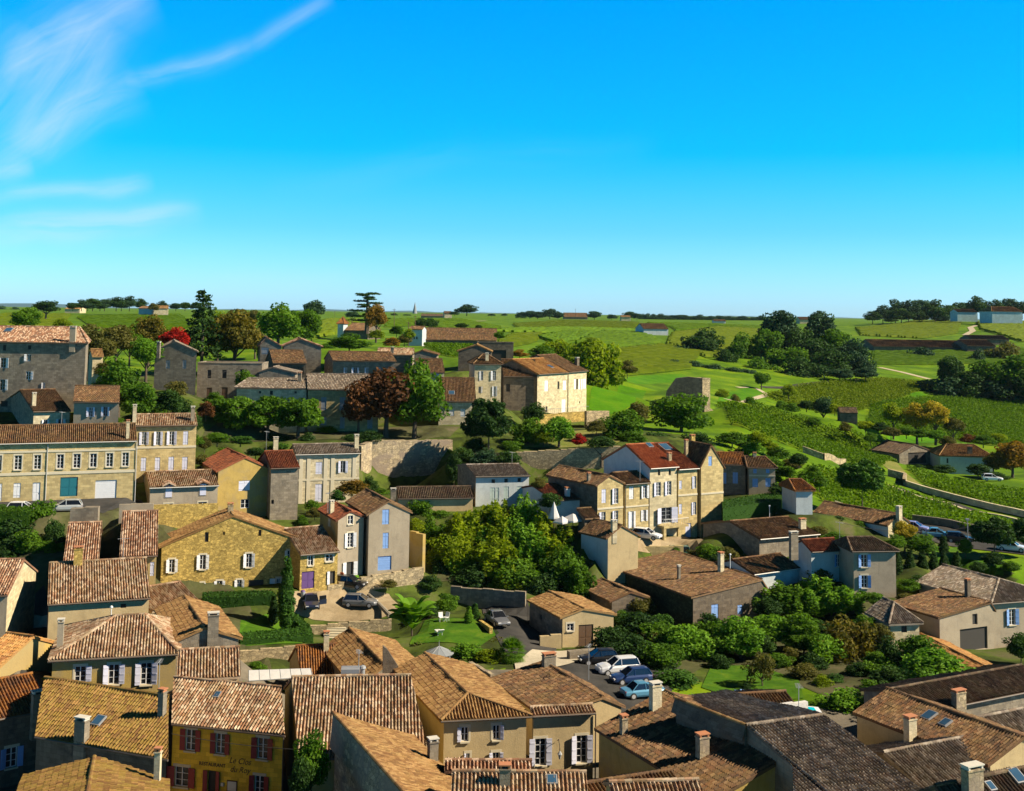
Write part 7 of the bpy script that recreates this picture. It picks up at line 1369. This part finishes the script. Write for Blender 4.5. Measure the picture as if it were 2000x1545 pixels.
# ---------------------------------------------------------------- cars
def rotm(rz): return Matrix.Rotation(rz, 3, 'Z')
def loft(mb, st, m=0):
    k = len(st[0]); v = [p for s in st for p in s]; f = []
    for i in range(len(st)-1):
        for j in range(k-1): f.append((i*k+j, (i+1)*k+j, (i+1)*k+j+1, i*k+j+1))
    mb.add(v, f, None, m)
def car_parts(kind):
    L, Wd, Ht = {'hatch': (4.1, 1.76, 1.5), 'sedan': (4.5, 1.78, 1.44), 'suv': (4.4, 1.84, 1.62), 'van': (4.2, 1.76, 1.82)}[kind]; h = L/2; hw = Wd/2; belt = Ht*.60
    nose = {'hatch': .62, 'sedan': .6, 'suv': .66, 'van': .6}[kind]*Ht
    out = {}
    mb = MB()
    prof = [(-h, .45, .72*belt+.1, .78), (-h+.06, .28, belt-.02, .93), (-h+.5, .2, belt, 1), (-.2, .2, belt, 1), (h*.38, .2, belt-.02, 1), (h*.62, .2, nose-.1, .98), (h-.25, .24, nose-.2, .92), (h-.03, .3, nose-.34, .82), (h, .42, nose-.42, .74)]
    if kind == 'sedan': prof[2] = (-h+.75, .2, belt-.02, 1); prof[1] = (-h+.06, .28, belt-.08, .93)
    st = []
    for x, z0, z1, w in prof: w *= hw; st.append([(x, -w*.5, z0), (x, -w*.93, z0+.03), (x, -w, z0+.3*(z1-z0)), (x, -w*.98, z0+.75*(z1-z0)), (x, -w*.88, z1), (x, 0, z1+.03), (x, w*.88, z1), (x, w*.98, z0+.75*(z1-z0)), (x, w, z0+.3*(z1-z0)), (x, w*.93, z0+.03), (x, w*.5, z0)])
    loft(mb, st); mb.poly(st[0][::-1]); mb.poly(st[-1])
    # roof skin and pillars
    rear = {'hatch': (-h+.1, -h+.45), 'sedan': (-h+.75, -h+1.35), 'suv': (-h+.08, -h+.35), 'van': (-h+.04, -h+.14)}[kind]; fr = {'hatch': (h*.42, h*.02), 'sedan': (h*.38, 0), 'suv': (h*.42, h*.04), 'van': (h*.5, h*.2)}[kind]
    rs = [[(x, -hw*w, z), (x, -hw*w*.6, z+.04), (x, 0, z+.06), (x, hw*w*.6, z+.04), (x, hw*w, z)] for x, z, w in ((rear[1]-.04, Ht-.1, .70), (rear[1]+.25, Ht-.05, .74), (0, Ht-.05, .74), (fr[1]+.05, Ht-.1, .70))]
    loft(mb, rs); loft(mb, [[(p[0], p[1], p[2]-.05) for p in s[::-1]] for s in rs])
    for sy in (-1, 1):
        for (x0, x1) in ((rear[0], rear[1]), (fr[0], fr[1]), (-.15, -.15)):
            a, b = Vector((x0, sy*hw*.885, belt-.02)), Vector((x1, sy*hw*.715, Ht-.07)); mb.tube([a, b], .045, 5)
    out['body'] = (mb, 'paint')
    g = MB(); gs = [[(x0, -hw*.87, belt-.02), (x1, -hw*.70, Ht-.07), (x1, hw*.70, Ht-.07), (x0, hw*.87, belt-.02)] for x0, x1 in (rear, (rear[0]+.35, rear[1]+.2), (fr[0]-.3, fr[1]-.1), fr)]
    loft(g, gs); g.poly([gs[0][i] for i in (3, 2, 1, 0)]); g.poly(gs[-1]); out['windows'] = (g, 'carglass')
    for i, (x, y) in enumerate(((-h+.78, 1), (-h+.78, -1), (h-.82, 1), (h-.82, -1))):
        w = MB(); w.tube([(x, y*(hw-.2), .32), (x, y*(hw+.015), .32)], .32, 16); rm = MB(); rm.tube([(x, y*(hw+.0), .32), (x, y*(hw+.03), .32)], .2, 12); out['wheel', i] = (w, 'rubber', rm)
    for i, y in enumerate((-1, 1)):
        l = MB(); l.cbox((h-.13, y*hw*.62, nose-.42), .2, .34, .15); out['headlight', i] = (l, 'p_white')
        l = MB(); l.cbox((-h+.07, y*hw*.72, belt-.28), .12, .26, .2); out['tail_light', i] = (l, 'p_red')
        l = MB(); l.cbox((h*.36, y*(hw+.06), belt-.02), .14, .2, .12); out['mirror', i] = (l, 'paint')
    return out
CARM = {}
def car(kind, col, x, y, Y, head, label, door=False, group=None):
    p = P(x, y, Y); z = float(ZT(p.x, p.y)); r = empty('parked_car' if kind != 'van' else 'parked_van', (p.x, p.y, z+.09), R_(head), label, 'car' if kind != 'van' else 'van', group)
    # the tilt of the ground under the car
    if kind not in CARM:
        CARM[kind] = {}
        for k, v in car_parts(kind).items(): CARM[kind][k] = (v[0].mesh(k[0] if isinstance(k, tuple) else k, MT['car_grey'] if v[1] == 'paint' else MT[v[1]]), v[1], v[2].mesh('rim', MT['alu']) if len(v) > 2 else None)
    for k, (me, mt, sub) in CARM[kind].items():
        nm = k[0] if isinstance(k, tuple) else k; o = bpy.data.objects.new(nm, me); C.objects.link(o); o.parent = r
        if mt == 'paint': o.material_slots[0].link = 'OBJECT'; o.material_slots[0].material = MT['car_'+col]
        if sub: s = bpy.data.objects.new('rim', sub); C.objects.link(s); s.parent = o
    if door:
        d = MB(); a = R_(-125); dx, dy = math.cos(a), math.sin(a); o3 = Vector((.55, .9, .35)); D = Vector((math.cos(R_(115)), math.sin(R_(115)), 0)); n = Vector((D.y, -D.x, 0))
        d.box(o3, D*.95, n*.06, Vector((0, 0, .55))); d.box(o3+Vector((0, 0, .95)), D*.85, n*.04, Vector((0, 0, .05))); d.box(o3+Vector((0, 0, .55)), D*.05, n*.04, Vector((0, 0, .42))); d.box(o3+D*.85+Vector((0, 0, .55)), D*.05, n*.04, Vector((0, 0, .42)))
        ob = d.build('open_door', MT['car_'+col], None, (0, 0, 0)); ob.parent = r
        d = MB(); d.box(o3+Vector((0, 0, .55))+D*.05+n*.015, D*.8, n*.01, Vector((0, 0, .4))); g_ = d.build('door_window', MT['carglass'], None, (0, 0, 0)); g_.parent = ob
    return r
car('sedan', 'navy', 607, 1206, 92.3, -78, 'dark blue sedan in the courtyard with its left door open', True)
car('hatch', 'grey', 703, 1192, 93.6, -4, 'metallic grey hatchback parked in the gravel courtyard')
car('hatch', 'black', 683, 1175, 95.3, -14, 'black car parked behind the metallic grey hatchback')
car('sedan', 'grey', 971, 1228, 90.3, -68, 'dark grey sedan in the shaded lane beside the lawn')
car('suv', 'white', 1206, 1330, 80.3, 196, 'white car in the shaded row beside the rounded hedge')
car('hatch', 'darkblue', 1232, 1342, 78.5, 196, 'dark blue car next to the white car in the shaded row')
car('sedan', 'blue', 1258, 1362, 76.2, 18, 'light blue car at the near end of the shaded row')
car('hatch', 'black', 1168, 1310, 82.3, 190, 'black car in deep shade behind the white car', False)
car('hatch', 'white', 1263, 1058, 107.6, -25, 'small white car beside the covered balcony')
car('van', 'green', 1316, 1058, 107.8, 184, 'dark green van parked in front of the cream row house')
car('hatch', 'white', 47, 990, 96.6, 12, 'white car on the street half hidden by the hedge')
car('hatch', 'silver', 127, 992, 96.6, 195, 'silver car on the street right of the sunlit tree')
car('hatch', 'violet', 1788, 1031, 115.0, -30, 'violet tinted car beside the cream gable end')
car('sedan', 'blue', 1831, 1040, 114.0, -14, 'blue car parked along the right hand road')
car('hatch', 'black', 1874, 1047, 112.7, -14, 'dark car behind the blue car on the right hand road')
car('hatch', 'white', 1977, 1071, 109.7, -28, 'white car on the road between the two dark clipped trees')
car('hatch', 'white', 1938, 936, 161.5, -10, 'tiny white car near the valley farmhouse')

# ---------------------------------------------------------------- small things
def onp(x, y, Y): p = P(x, y, Y); p.z = float(ZT(p.x, p.y))+.07; return p
g0 = onp(857, 1290, 82.5); r = empty('gazebo', g0, 0, 'round gazebo with grey conical roof above the garden', 'gazebo')
zt = P(857, 1262, 82.5).z-g0.z; g = MB(); g.lathe((g0.x, g0.y, g0.z), [(1.55, zt-.75), (1.58, zt-.68), (.05, zt)], 12); g.build('roof', MT['slate'], r); g = MB()
for k in range(12):
    a = k*math.pi/6; g.tube([(g0.x+1.57*math.cos(a), g0.y+1.57*math.sin(a), g0.z+zt-.69), (g0.x, g0.y, g0.z+zt+.02)], .025, 4)
g.build('roof_rib', MT['zinc'], r); g = MB(); g.tube([(g0.x, g0.y, g0.z+zt), (g0.x, g0.y, g0.z+zt+.6)], [.05, .01], 6); g.build('finial', MT['zinc'], r)
for k in range(8):
    g = MB(); a = k*math.pi/4+.2; g.tube([(g0.x+1.4*math.cos(a), g0.y+1.4*math.sin(a), g0.z-.3), (g0.x+1.4*math.cos(a), g0.y+1.4*math.sin(a), g0.z+zt-.7)], .05, 6); g.build('post', MT['p_white'], r)
def chair(x, y, Y, rot, mat, label, lounge=False, name='garden_chair'):
    p = onp(x, y, Y); r = empty('sun_lounger' if lounge else name, p, R_(rot), label, 'lounger' if lounge else 'chair')
    def pt(nm, f):
        g = MB(); f(g); o = g.build(nm, MT[mat], None, (0, 0, 0)); o.parent = r
    if lounge:
        pt('seat', lambda g: g.box((-.3, -.95, .3), (.6, 0, 0), (0, 1.3, 0), (0, 0, .07))); pt('backrest', lambda g: g.box((-.3, .35, .32), (.6, 0, 0), (0, .55, .4), (0, -.05, .06)))
    else:
        pt('seat', lambda g: g.box((-.26, -.26, .42), (.52, 0, 0), (0, .52, 0), (0, 0, .05))); pt('backrest', lambda g: g.box((-.26, .24, .45), (.52, 0, 0), (0, .12, .5), (0, .04, 0)))
    for sx in (-1, 1):
        for sy in ((-.85, .3) if lounge else (-.22, .22)): pt('leg', lambda g: g.tube([(sx*.25, sy, 0), (sx*.24, sy, .42 if not lounge else .3)], .03, 5))
chair(858, 1238, 87, 200, 'plastic_white', 'pale sun lounger on the gazebo lawn', True); chair(862, 1212, 90.5, 20, 'plastic_white', 'left white garden chair at the back of the lawn'); chair(871, 1211, 90.5, -30, 'plastic_white', 'right white garden chair at the back of the lawn')
chair(671, 1140, 95.8, 150, 'orange_plastic', 'orange red chair outside the yard house door'); chair(695, 1134, 96.0, 200, 'lime_plastic', 'lime green chair outside the yard house door')
chair(1446, 1353, 78, 150, 'p_blue', 'blue deck chair near the edge of the lawn', True)
p = onp(592, 1146, 92.7); g = MB(); g.lathe(p, [(.0, 0), (.24, 0), (.3, .62), (.27, .62)], 10); r = empty('waste_bin', p, 0, 'pink grey bin beside the purple door', 'bin'); g.build('bin_body', MT['p_gray'], r); g = MB(); g.lathe(p+Vector((0, 0, .62)), [(.3, 0), (.2, .14), (0, .16)], 10); g.build('lid', MT['p_purple'], r)
a, b = P(720, 1162, 95.3), P(762, 1203, 91.5); g = MB(); g.tube([a, (a+b)/2+Vector((0, 0, .1)), b], [.2, .24, .3], 8); tag(g.build('leaning_trunk', MT['palebark']), 'pale leaning tree trunk between the grey car and the banana plant', 'trunk')
for i in range(5):
    pass
st0 = onp(655, 1232, 90.3); r = empty('stone_steps', st0, 0, 'short flight of stone steps below the courtyard wall', 'steps')
for i in range(5): g = MB(); g.box(st0+Vector((-1.1, .32*i-.6, -.3)), (2.2, 0, 0), (0, .34, 0), (0, 0, .35+.2*i)); g.build('step', MT['stone_trim'], r)
# parasols
def parasol(x, y, Y, w, label, hz=.55, closed=False):
    t = P(x, y, Y); zg = float(ZT(t.x, t.y)); r = empty('parasol', (t.x, t.y, zg), 0, label, 'parasol'); g = MB(); R = w*Y*YS/FPX/2
    g.tube([(t.x, t.y, zg-.1), (t.x, t.y, t.z)], .04, 6); g.build('pole', MT['wood'], r); g = MB()
    n = 4 if not closed else 8; rr = R*1.3 if not closed else R; pr = [(rr, -hz), (rr*.96, -hz+.02), (.03, 0)]; v = []
    g.lathe(t, [(rr, -hz-.18), (rr, -hz), (.03, 0)], n); g.build('canopy', MT['canvas'], r)
parasol(1082, 980, 104.2, 22, 'white upright conical parasol behind the bamboo', 2.0, True); parasol(1119, 1003, 104, 38, 'white square parasol spread open on the terrace', .75); parasol(1098, 1008, 103.5, 26, 'peach white parasol between the cone and the square parasol', .7)
# pool, parapet, glass roof, rooftop vents
pp = [PZ(x, y, 15.0) for x, y in ((1500, 1395), (1500, 1381), (1560, 1377), (1598, 1381), (1606, 1392), (1570, 1398))]; g = MB(); g.poly(pp); 
for i in range(6): a_, b_ = pp[i], pp[(i+1) % 6]; g.poly([a_, b_, b_-Vector((0, 0, 1.5)), a_-Vector((0, 0, 1.5))])
r = empty('swimming_pool', pp[0], 0, 'small turquoise pool with white rim behind the striped roof', 'pool'); g.build('rim', MT['p_white'], r); g = MB(); c_ = sum(pp, Vector())/6; g.poly([c_+(q-c_)*.8+Vector((0, 0, .03)) for q in pp]); 
m_, nt_, b_, L_ = newmat('poolwater'); b_.inputs['Base Color'].default_value = (.01, .5, .52, 1); b_.inputs['Roughness'].default_value = .08; MT['pool'] = m_; g.build('water', MT['pool'], r)
rwall('long white parapet beside the low brown patterned roof', (1500, 1381, 58.5), (1578, 1370, 59.5), 1400, .35, 'white', name='parapet_wall')
g0_, g1_, g2_, g3_ = PZ(486, 1330, 13.2), PZ(611, 1322, 13.2), PZ(607, 1305, 13.8), PZ(486, 1309, 13.8); r = empty('glass_canopy', g0_, 0, 'white translucent panel canopy behind the restaurant roof', 'canopy')
for i in range(6):
    a_, b_ = i/6+.006, (i+1)/6-.006; q = [g0_.lerp(g1_, a_), g0_.lerp(g1_, b_), g3_.lerp(g2_, b_), g3_.lerp(g2_, a_)]; g = MB(); g.poly(q); g.poly([v-Vector((0, 0, .05)) for v in q[::-1]]); g.build('panel', MT['canvas'], r)
g = MB(); [g.tube([g0_.lerp(g1_, i/6), g3_.lerp(g2_, i/6)], .035, 4) for i in range(7)]; g.tube([g0_, g1_], .05, 5); g.build('frame', MT['zinc'], r)
g = MB(); [g.tube([q, q-Vector((0, 0, 4))], .05, 5) for q in (g0_, g1_)]; g.build('post', MT['zinc'], r)
v_ = PZ(684, 1331, 15.6); r = empty('roof_vent', v_, 0, 'large grey metal extractor box on the ridge of the striped roof', 'vent'); g = MB(); g.cbox((v_.x, v_.y, v_.z-.5), 1.35, .9, 1.1, 0, .1); g.build('vent_body', MT['zinc'], r); g = MB(); g.cbox((v_.x, v_.y, v_.z+.72), 1.45, 1.1, .35, 0, .1); g.build('hood', MT['flash'], r)
v_ = PZ(708, 1313, 15.2); r = empty('vent_pipe', v_, 0, 'small round metal vent pipe beside the extractor box', 'vent'); g = MB(); g.tube([v_-Vector((0, 0, .8)), v_+Vector((0, 0, .35))], .2, 10); g.build('pipe', MT['zinc'], r); g = MB(); g.lathe(v_, [(.3, .33), (.24, .5), (0, .6)], 10); g.build('cowl', MT['zinc'], r)
# dormers on the plaster house
H_ = HOUSES['low plaster house with two small dormers over a rubble stone base']; O, U, N, Ls = H_['fr']['F']
for (x0, y0, x1, y1) in ((323.5, 948, 336, 971), (390.5, 945, 402.5, 967)):
    s0 = (PP(x0, y0+5, O, N)-O).dot(U); s1 = (PP(x1, y0+5, O, N)-O).dot(U); z1 = PP((x0+x1)/2, y0, O, N).z; z0 = PP((x0+x1)/2, y1, O, N).z; Zv = Vector((0, 0, 1)); par = H_['root']
    g = MB(); g.box(O+U*(s0-.15)+N*.02+Zv*(z0-.1)-N*1.6, U*(s1-s0+.3), N*1.62, Zv*(z1-z0+.15)); g.build('dormer', MT['w_grayplaster'], par); g = MB(); quadpanel(g, O, U, N, s0, z0, s1, z1, .06, .03); g.build('dormer_shutter', MT['p_lav'], par)
    g = MB(); sm = (s0+s1)/2; a_, b_, c_ = O+U*(s0-.45)+Zv*(z1+.05), O+U*sm+Zv*(z1+.45), O+U*(s1+.45)+Zv*(z1+.05)
    for (q, w) in ((a_, b_), (b_, c_)): tile_plane(g, [q+N*.4, w+N*.4, w-N*1.7, q-N*1.7])
    g.build('dormer_roof', MT['t_pink'], par)
# writing on the restaurant
H_ = HOUSES['yellow restaurant with dark red shutters and striped roof']; O, U, N, Ls = H_['fr']['F']; ang = math.atan2(U.y, U.x)
def writing(txt, x, y, size, mat, shear=0.0, bold=.0, sx=1.0, parent=None):
    q = PP(x, y, O, N)+N*.012; cu = bpy.data.curves.new('lettering', 'FONT'); cu.body = txt; cu.size = size; cu.align_x = 'CENTER'; cu.align_y = 'CENTER'; cu.extrude = .008; cu.shear = shear; cu.offset = bold
    o = bpy.data.objects.new('tmp', cu); C.objects.link(o); bpy.context.view_layer.update(); me = bpy.data.meshes.new_from_object(o); bpy.data.objects.remove(o)
    me.materials.clear(); me.materials.append(MT[mat]); ob = bpy.data.objects.new('lettering', me); C.objects.link(ob); ob.parent = parent; ob.location = q-parent.location; ob.rotation_euler = (R_(90), 0, ang); ob.scale = (sx, 1, 1)
writing('RESTAURANT', 414.5, 1493.5, .37, 'ink', 0, .006, .95, H_['root'])
writing('Le Clos', 468.5, 1487, .6, 'ink', .35, .0, .95, H_['root']); writing('du Roy', 468.5, 1504, .6, 'ink', .35, .0, .95, H_['root'])
def facade_box(nm, x0, y0, x1, y1, t, mat, par, inner=None):
    a_ = (PP(x0, (y0+y1)/2, O, N)-O).dot(U); b_ = (PP(x1, (y0+y1)/2, O, N)-O).dot(U); z1 = PP(x0, y0, O, N).z; z0 = PP(x0, y1, O, N).z; g = MB(); quadpanel(g, O, U, N, a_, z0, b_, z1, t, .004); o = g.build(nm, MT[mat], par)
    if inner: g = MB(); quadpanel(g, O, U, N, a_+.07, z0+.07, b_-.07, z1-.07, .01, t+.004); g.build('sheet', MT[inner], o)
facade_box('menu_board', 443.5, 1523, 463.5, 1545, .06, 'p_brown', H_['root'], 'paper'); facade_box('wall_lamp', 433, 1528, 438, 1534, .15, 'paper', H_['root'])
# wall lantern on the town house
H_ = HOUSES['cream town house with hipped striped roof and white shutters']; O, U, N, Ls = H_['fr']['F']; q = PP(1089, 1470, O, N); r = empty('wall_lantern', q, 0, 'old iron wall lantern between two white shuttered windows', 'lamp')
g = MB(); g.tube([q+Vector((0, 0, .9)), q+N*.3+Vector((0, 0, 1.1)), q+N*.7+Vector((0, 0, .6)), q+N*.7+Vector((0, 0, .35))], .03, 5); g.build('bracket', MT['near_black'], r); g = MB(); g.lathe(q+N*.7, [(.05, -.25), (.15, .1), (.2, .12), (.04, .36)], 6); g.build('lantern_glass', MT['p_gray'], r)
# roof finial, weather vane, antennas and flues
for (x, y0, y1, z, lb, nm) in ((217, 1204, 1186, 17.4, 'thin white finial on the pyramid striped roof', 'roof_finial'), (1426, 1097, 1083, 15.0, 'slim white flue beside the low brown roof', 'flue_pipe'), (1503, 1004, 988, 17.0, 'white roof pipe above the rusty roof', 'flue_pipe'), (1080, 955, 960, 20, '', '')):
    if not lb: continue
    q = PZ(x, y0, z); hgt = (y0-y1)*q.y/FPX; r = empty(nm, q, 0, lb, 'pipe'); g = MB(); g.tube([q-Vector((0, 0, .8)), q+Vector((0, 0, hgt))], .05, 6); g.build('pipe', MT['plastic_white'], r); g = MB(); g.lathe(q+Vector((0, 0, hgt*.9)), [(.0, 0), (.16, .02), (.12, .14), (0, .2)], 8); g.build('cap', MT['plastic_white'], r)
# balcony and carport on the cream row
H_ = HOUSES['tall bright house with white gable end and salmon tiled roof']; O, U, N, Ls = H_['fr']['F']; zt = PP(1305, 1023, O, N).z; a_ = (PP(1283, 1023, O, N)-O).dot(U); b_ = Ls+.9; par = H_['root']
g = MB(); quadpanel(g, O, U, N, a_, zt-.3, b_, zt, 1.6, .004); g.build('balcony_slab', MT['w_cream'], par); g = MB(); 
for i in range(15): s_ = a_+(b_-a_)*i/14; g.tube([O+U*s_+N*1.55+Vector((0, 0, zt)), O+U*s_+N*1.55+Vector((0, 0, zt+.9))], .018, 4)
g.tube([O+U*a_+N*1.55+Vector((0, 0, zt+.9)), O+U*b_+N*1.55+Vector((0, 0, zt+.9))], .03, 4); g.build('railing', MT['plastic_white'], par)
g = MB(); g.box(O+U*(a_)+N*1.1+Vector((0, 0, zt-4.2)), U*.45, N*.45, Vector((0, 0, 3.9))); g.build('pillar', MT['w_cream'], par)
# cliff house terrace railing
A_, B_ = P(1046, 811, 146.2), P(1150, 803, 151.2); g = MB(); r = empty('terrace_railing', A_, 0, 'thin metal railing along the terrace of the cliff house', 'railing'); k = 26
for i in range(k+1): q = A_.lerp(B_, i/k); g.tube([q, q+Vector((0, 0, .95))], .02, 4)
g.tube([A_+Vector((0, 0, .95)), B_+Vector((0, 0, .95))], .03, 4); g.build('railing_bars', MT['zinc'], r)
# road sign pole
q = onp(1890, 1052, 112); g = MB(); r = empty('street_lamp', q, 0, 'slim grey pole beside the right hand road', 'lamp'); g.tube([q, q+Vector((0, 0, 3.4))], .07, 6); g.build('pole', MT['zinc'], r); g = MB(); g.cbox(q+Vector((0, 0, 3.35)), .5, .3, .25); g.build('lamp_head', MT['flash'], r)
# TV aerials on the roofs
for (x, y0, z, hgt, lb) in [(310, 1345, 15.5, 2.2, 'thin TV aerial on the ridge above the restaurant'), (520, 868, 24.8, 2.0, 'thin TV aerial on the pilastered house roof'), (240, 1092, 18.9, 2.2, 'thin TV aerial on the beige house ridge'), (640, 990, 20.3, 1.8, 'thin TV aerial behind the red plaster house roof'), (1000, 906, 22.4, 1.8, 'thin TV aerial on the teal white house ridge'),
     (1250, 925, 23.0, 1.8, 'thin TV aerial on the narrow cream row house'), (1640, 1050, 16.8, 2.0, 'thin TV aerial between the two shaded houses'), (1150, 1300, 14.5, 1.8, 'thin TV aerial near the parking yard gable'), (1560, 1392, 16.5, 2.0, 'thin TV aerial on the long striped grey roof'), (700, 1320, 16.0, 2.0, 'thin TV aerial beside the extractor box'), (120, 830, 29.2, 1.8, 'thin TV aerial on the long cream building')]:
    q = PZ(x, y0, z); r = empty('tv_aerial', q, rt.random()*3, lb, 'aerial'); g = MB(); g.tube([(0, 0, -1.2), (0, 0, hgt)], .03, 5); o_ = g.build('mast', MT['zinc'], None, (0, 0, 0)); o_.parent = r
    g = MB(); g.tube([(-.6, 0, hgt-.1), (.6, 0, hgt-.1)], .02, 4)
    for i in range(6): g.tube([(-.55+i*.22, -.28+.02*i, hgt-.1), (-.55+i*.22, .28-.02*i, hgt-.1)], .014, 4)
    o_ = g.build('antenna', MT['zinc'], None, (0, 0, 0)); o_.parent = r
def wire(a, b, sag, lb):
    a, b = Vector(a), Vector(b); g = MB(); g.tube([a.lerp(b, i/12)-Vector((0, 0, sag*4*(i/12)*(1-i/12))) for i in range(13)], .025, 4); tag(g.build('overhead_wire', MT['near_black']), lb, 'wire')
wire(P(335, 1433, 59.8), P(640, 1466, 56.5), .25, 'dark cable strung from the restaurant facade to the striped roof house')
wire(P(798, 632, 225), P(1000, 650, 232), 1.2, 'thin wire running along the winery roof'); wire(P(345, 742, 133), P(470, 712, 142), .8, 'thin wire between the grey gable and the long stone building'); wire(P(1640, 1020, 109), P(1890, 1030, 112), 1.0, 'thin wire above the speckled low house roof')
H_ = HOUSES['long striped grey roof at the bottom right']; p0_, n_ = plane_of(H_['polys'][0]); g = MB(); tile_plane(g, [PP(x, y, p0_, n_) for x, y in ((1532, 1483), (1690, 1616), (1700, 1650), (1552, 1650), (1548, 1500))]); g.build('roof_extension', MT['t_gray'], H_['root'])
# ---------------------------------------------------------------- the air
def haze():
    mb = MB(); mb.box((-8300, -350, -20), (16600, 0, 0), (0, 8700, 0), (0, 0, 120)); m = bpy.data.materials.new('haze'); m.use_nodes = True; nt = m.node_tree; nt.nodes.clear()
    out = nt.nodes.new('ShaderNodeOutputMaterial'); v = nt.nodes.new('ShaderNodeVolumePrincipled'); v.inputs['Density'].default_value = HAZE; v.inputs['Color'].default_value = (.62, .86, 1, 1); v.inputs['Anisotropy'].default_value = .2
    nt.links.new(v.outputs[0], out.inputs['Volume']); o = mb.build('haze', m); tag(o, 'thin pale air over the far vineyards', 'haze', kind='stuff')
HAZE = .00002
haze()
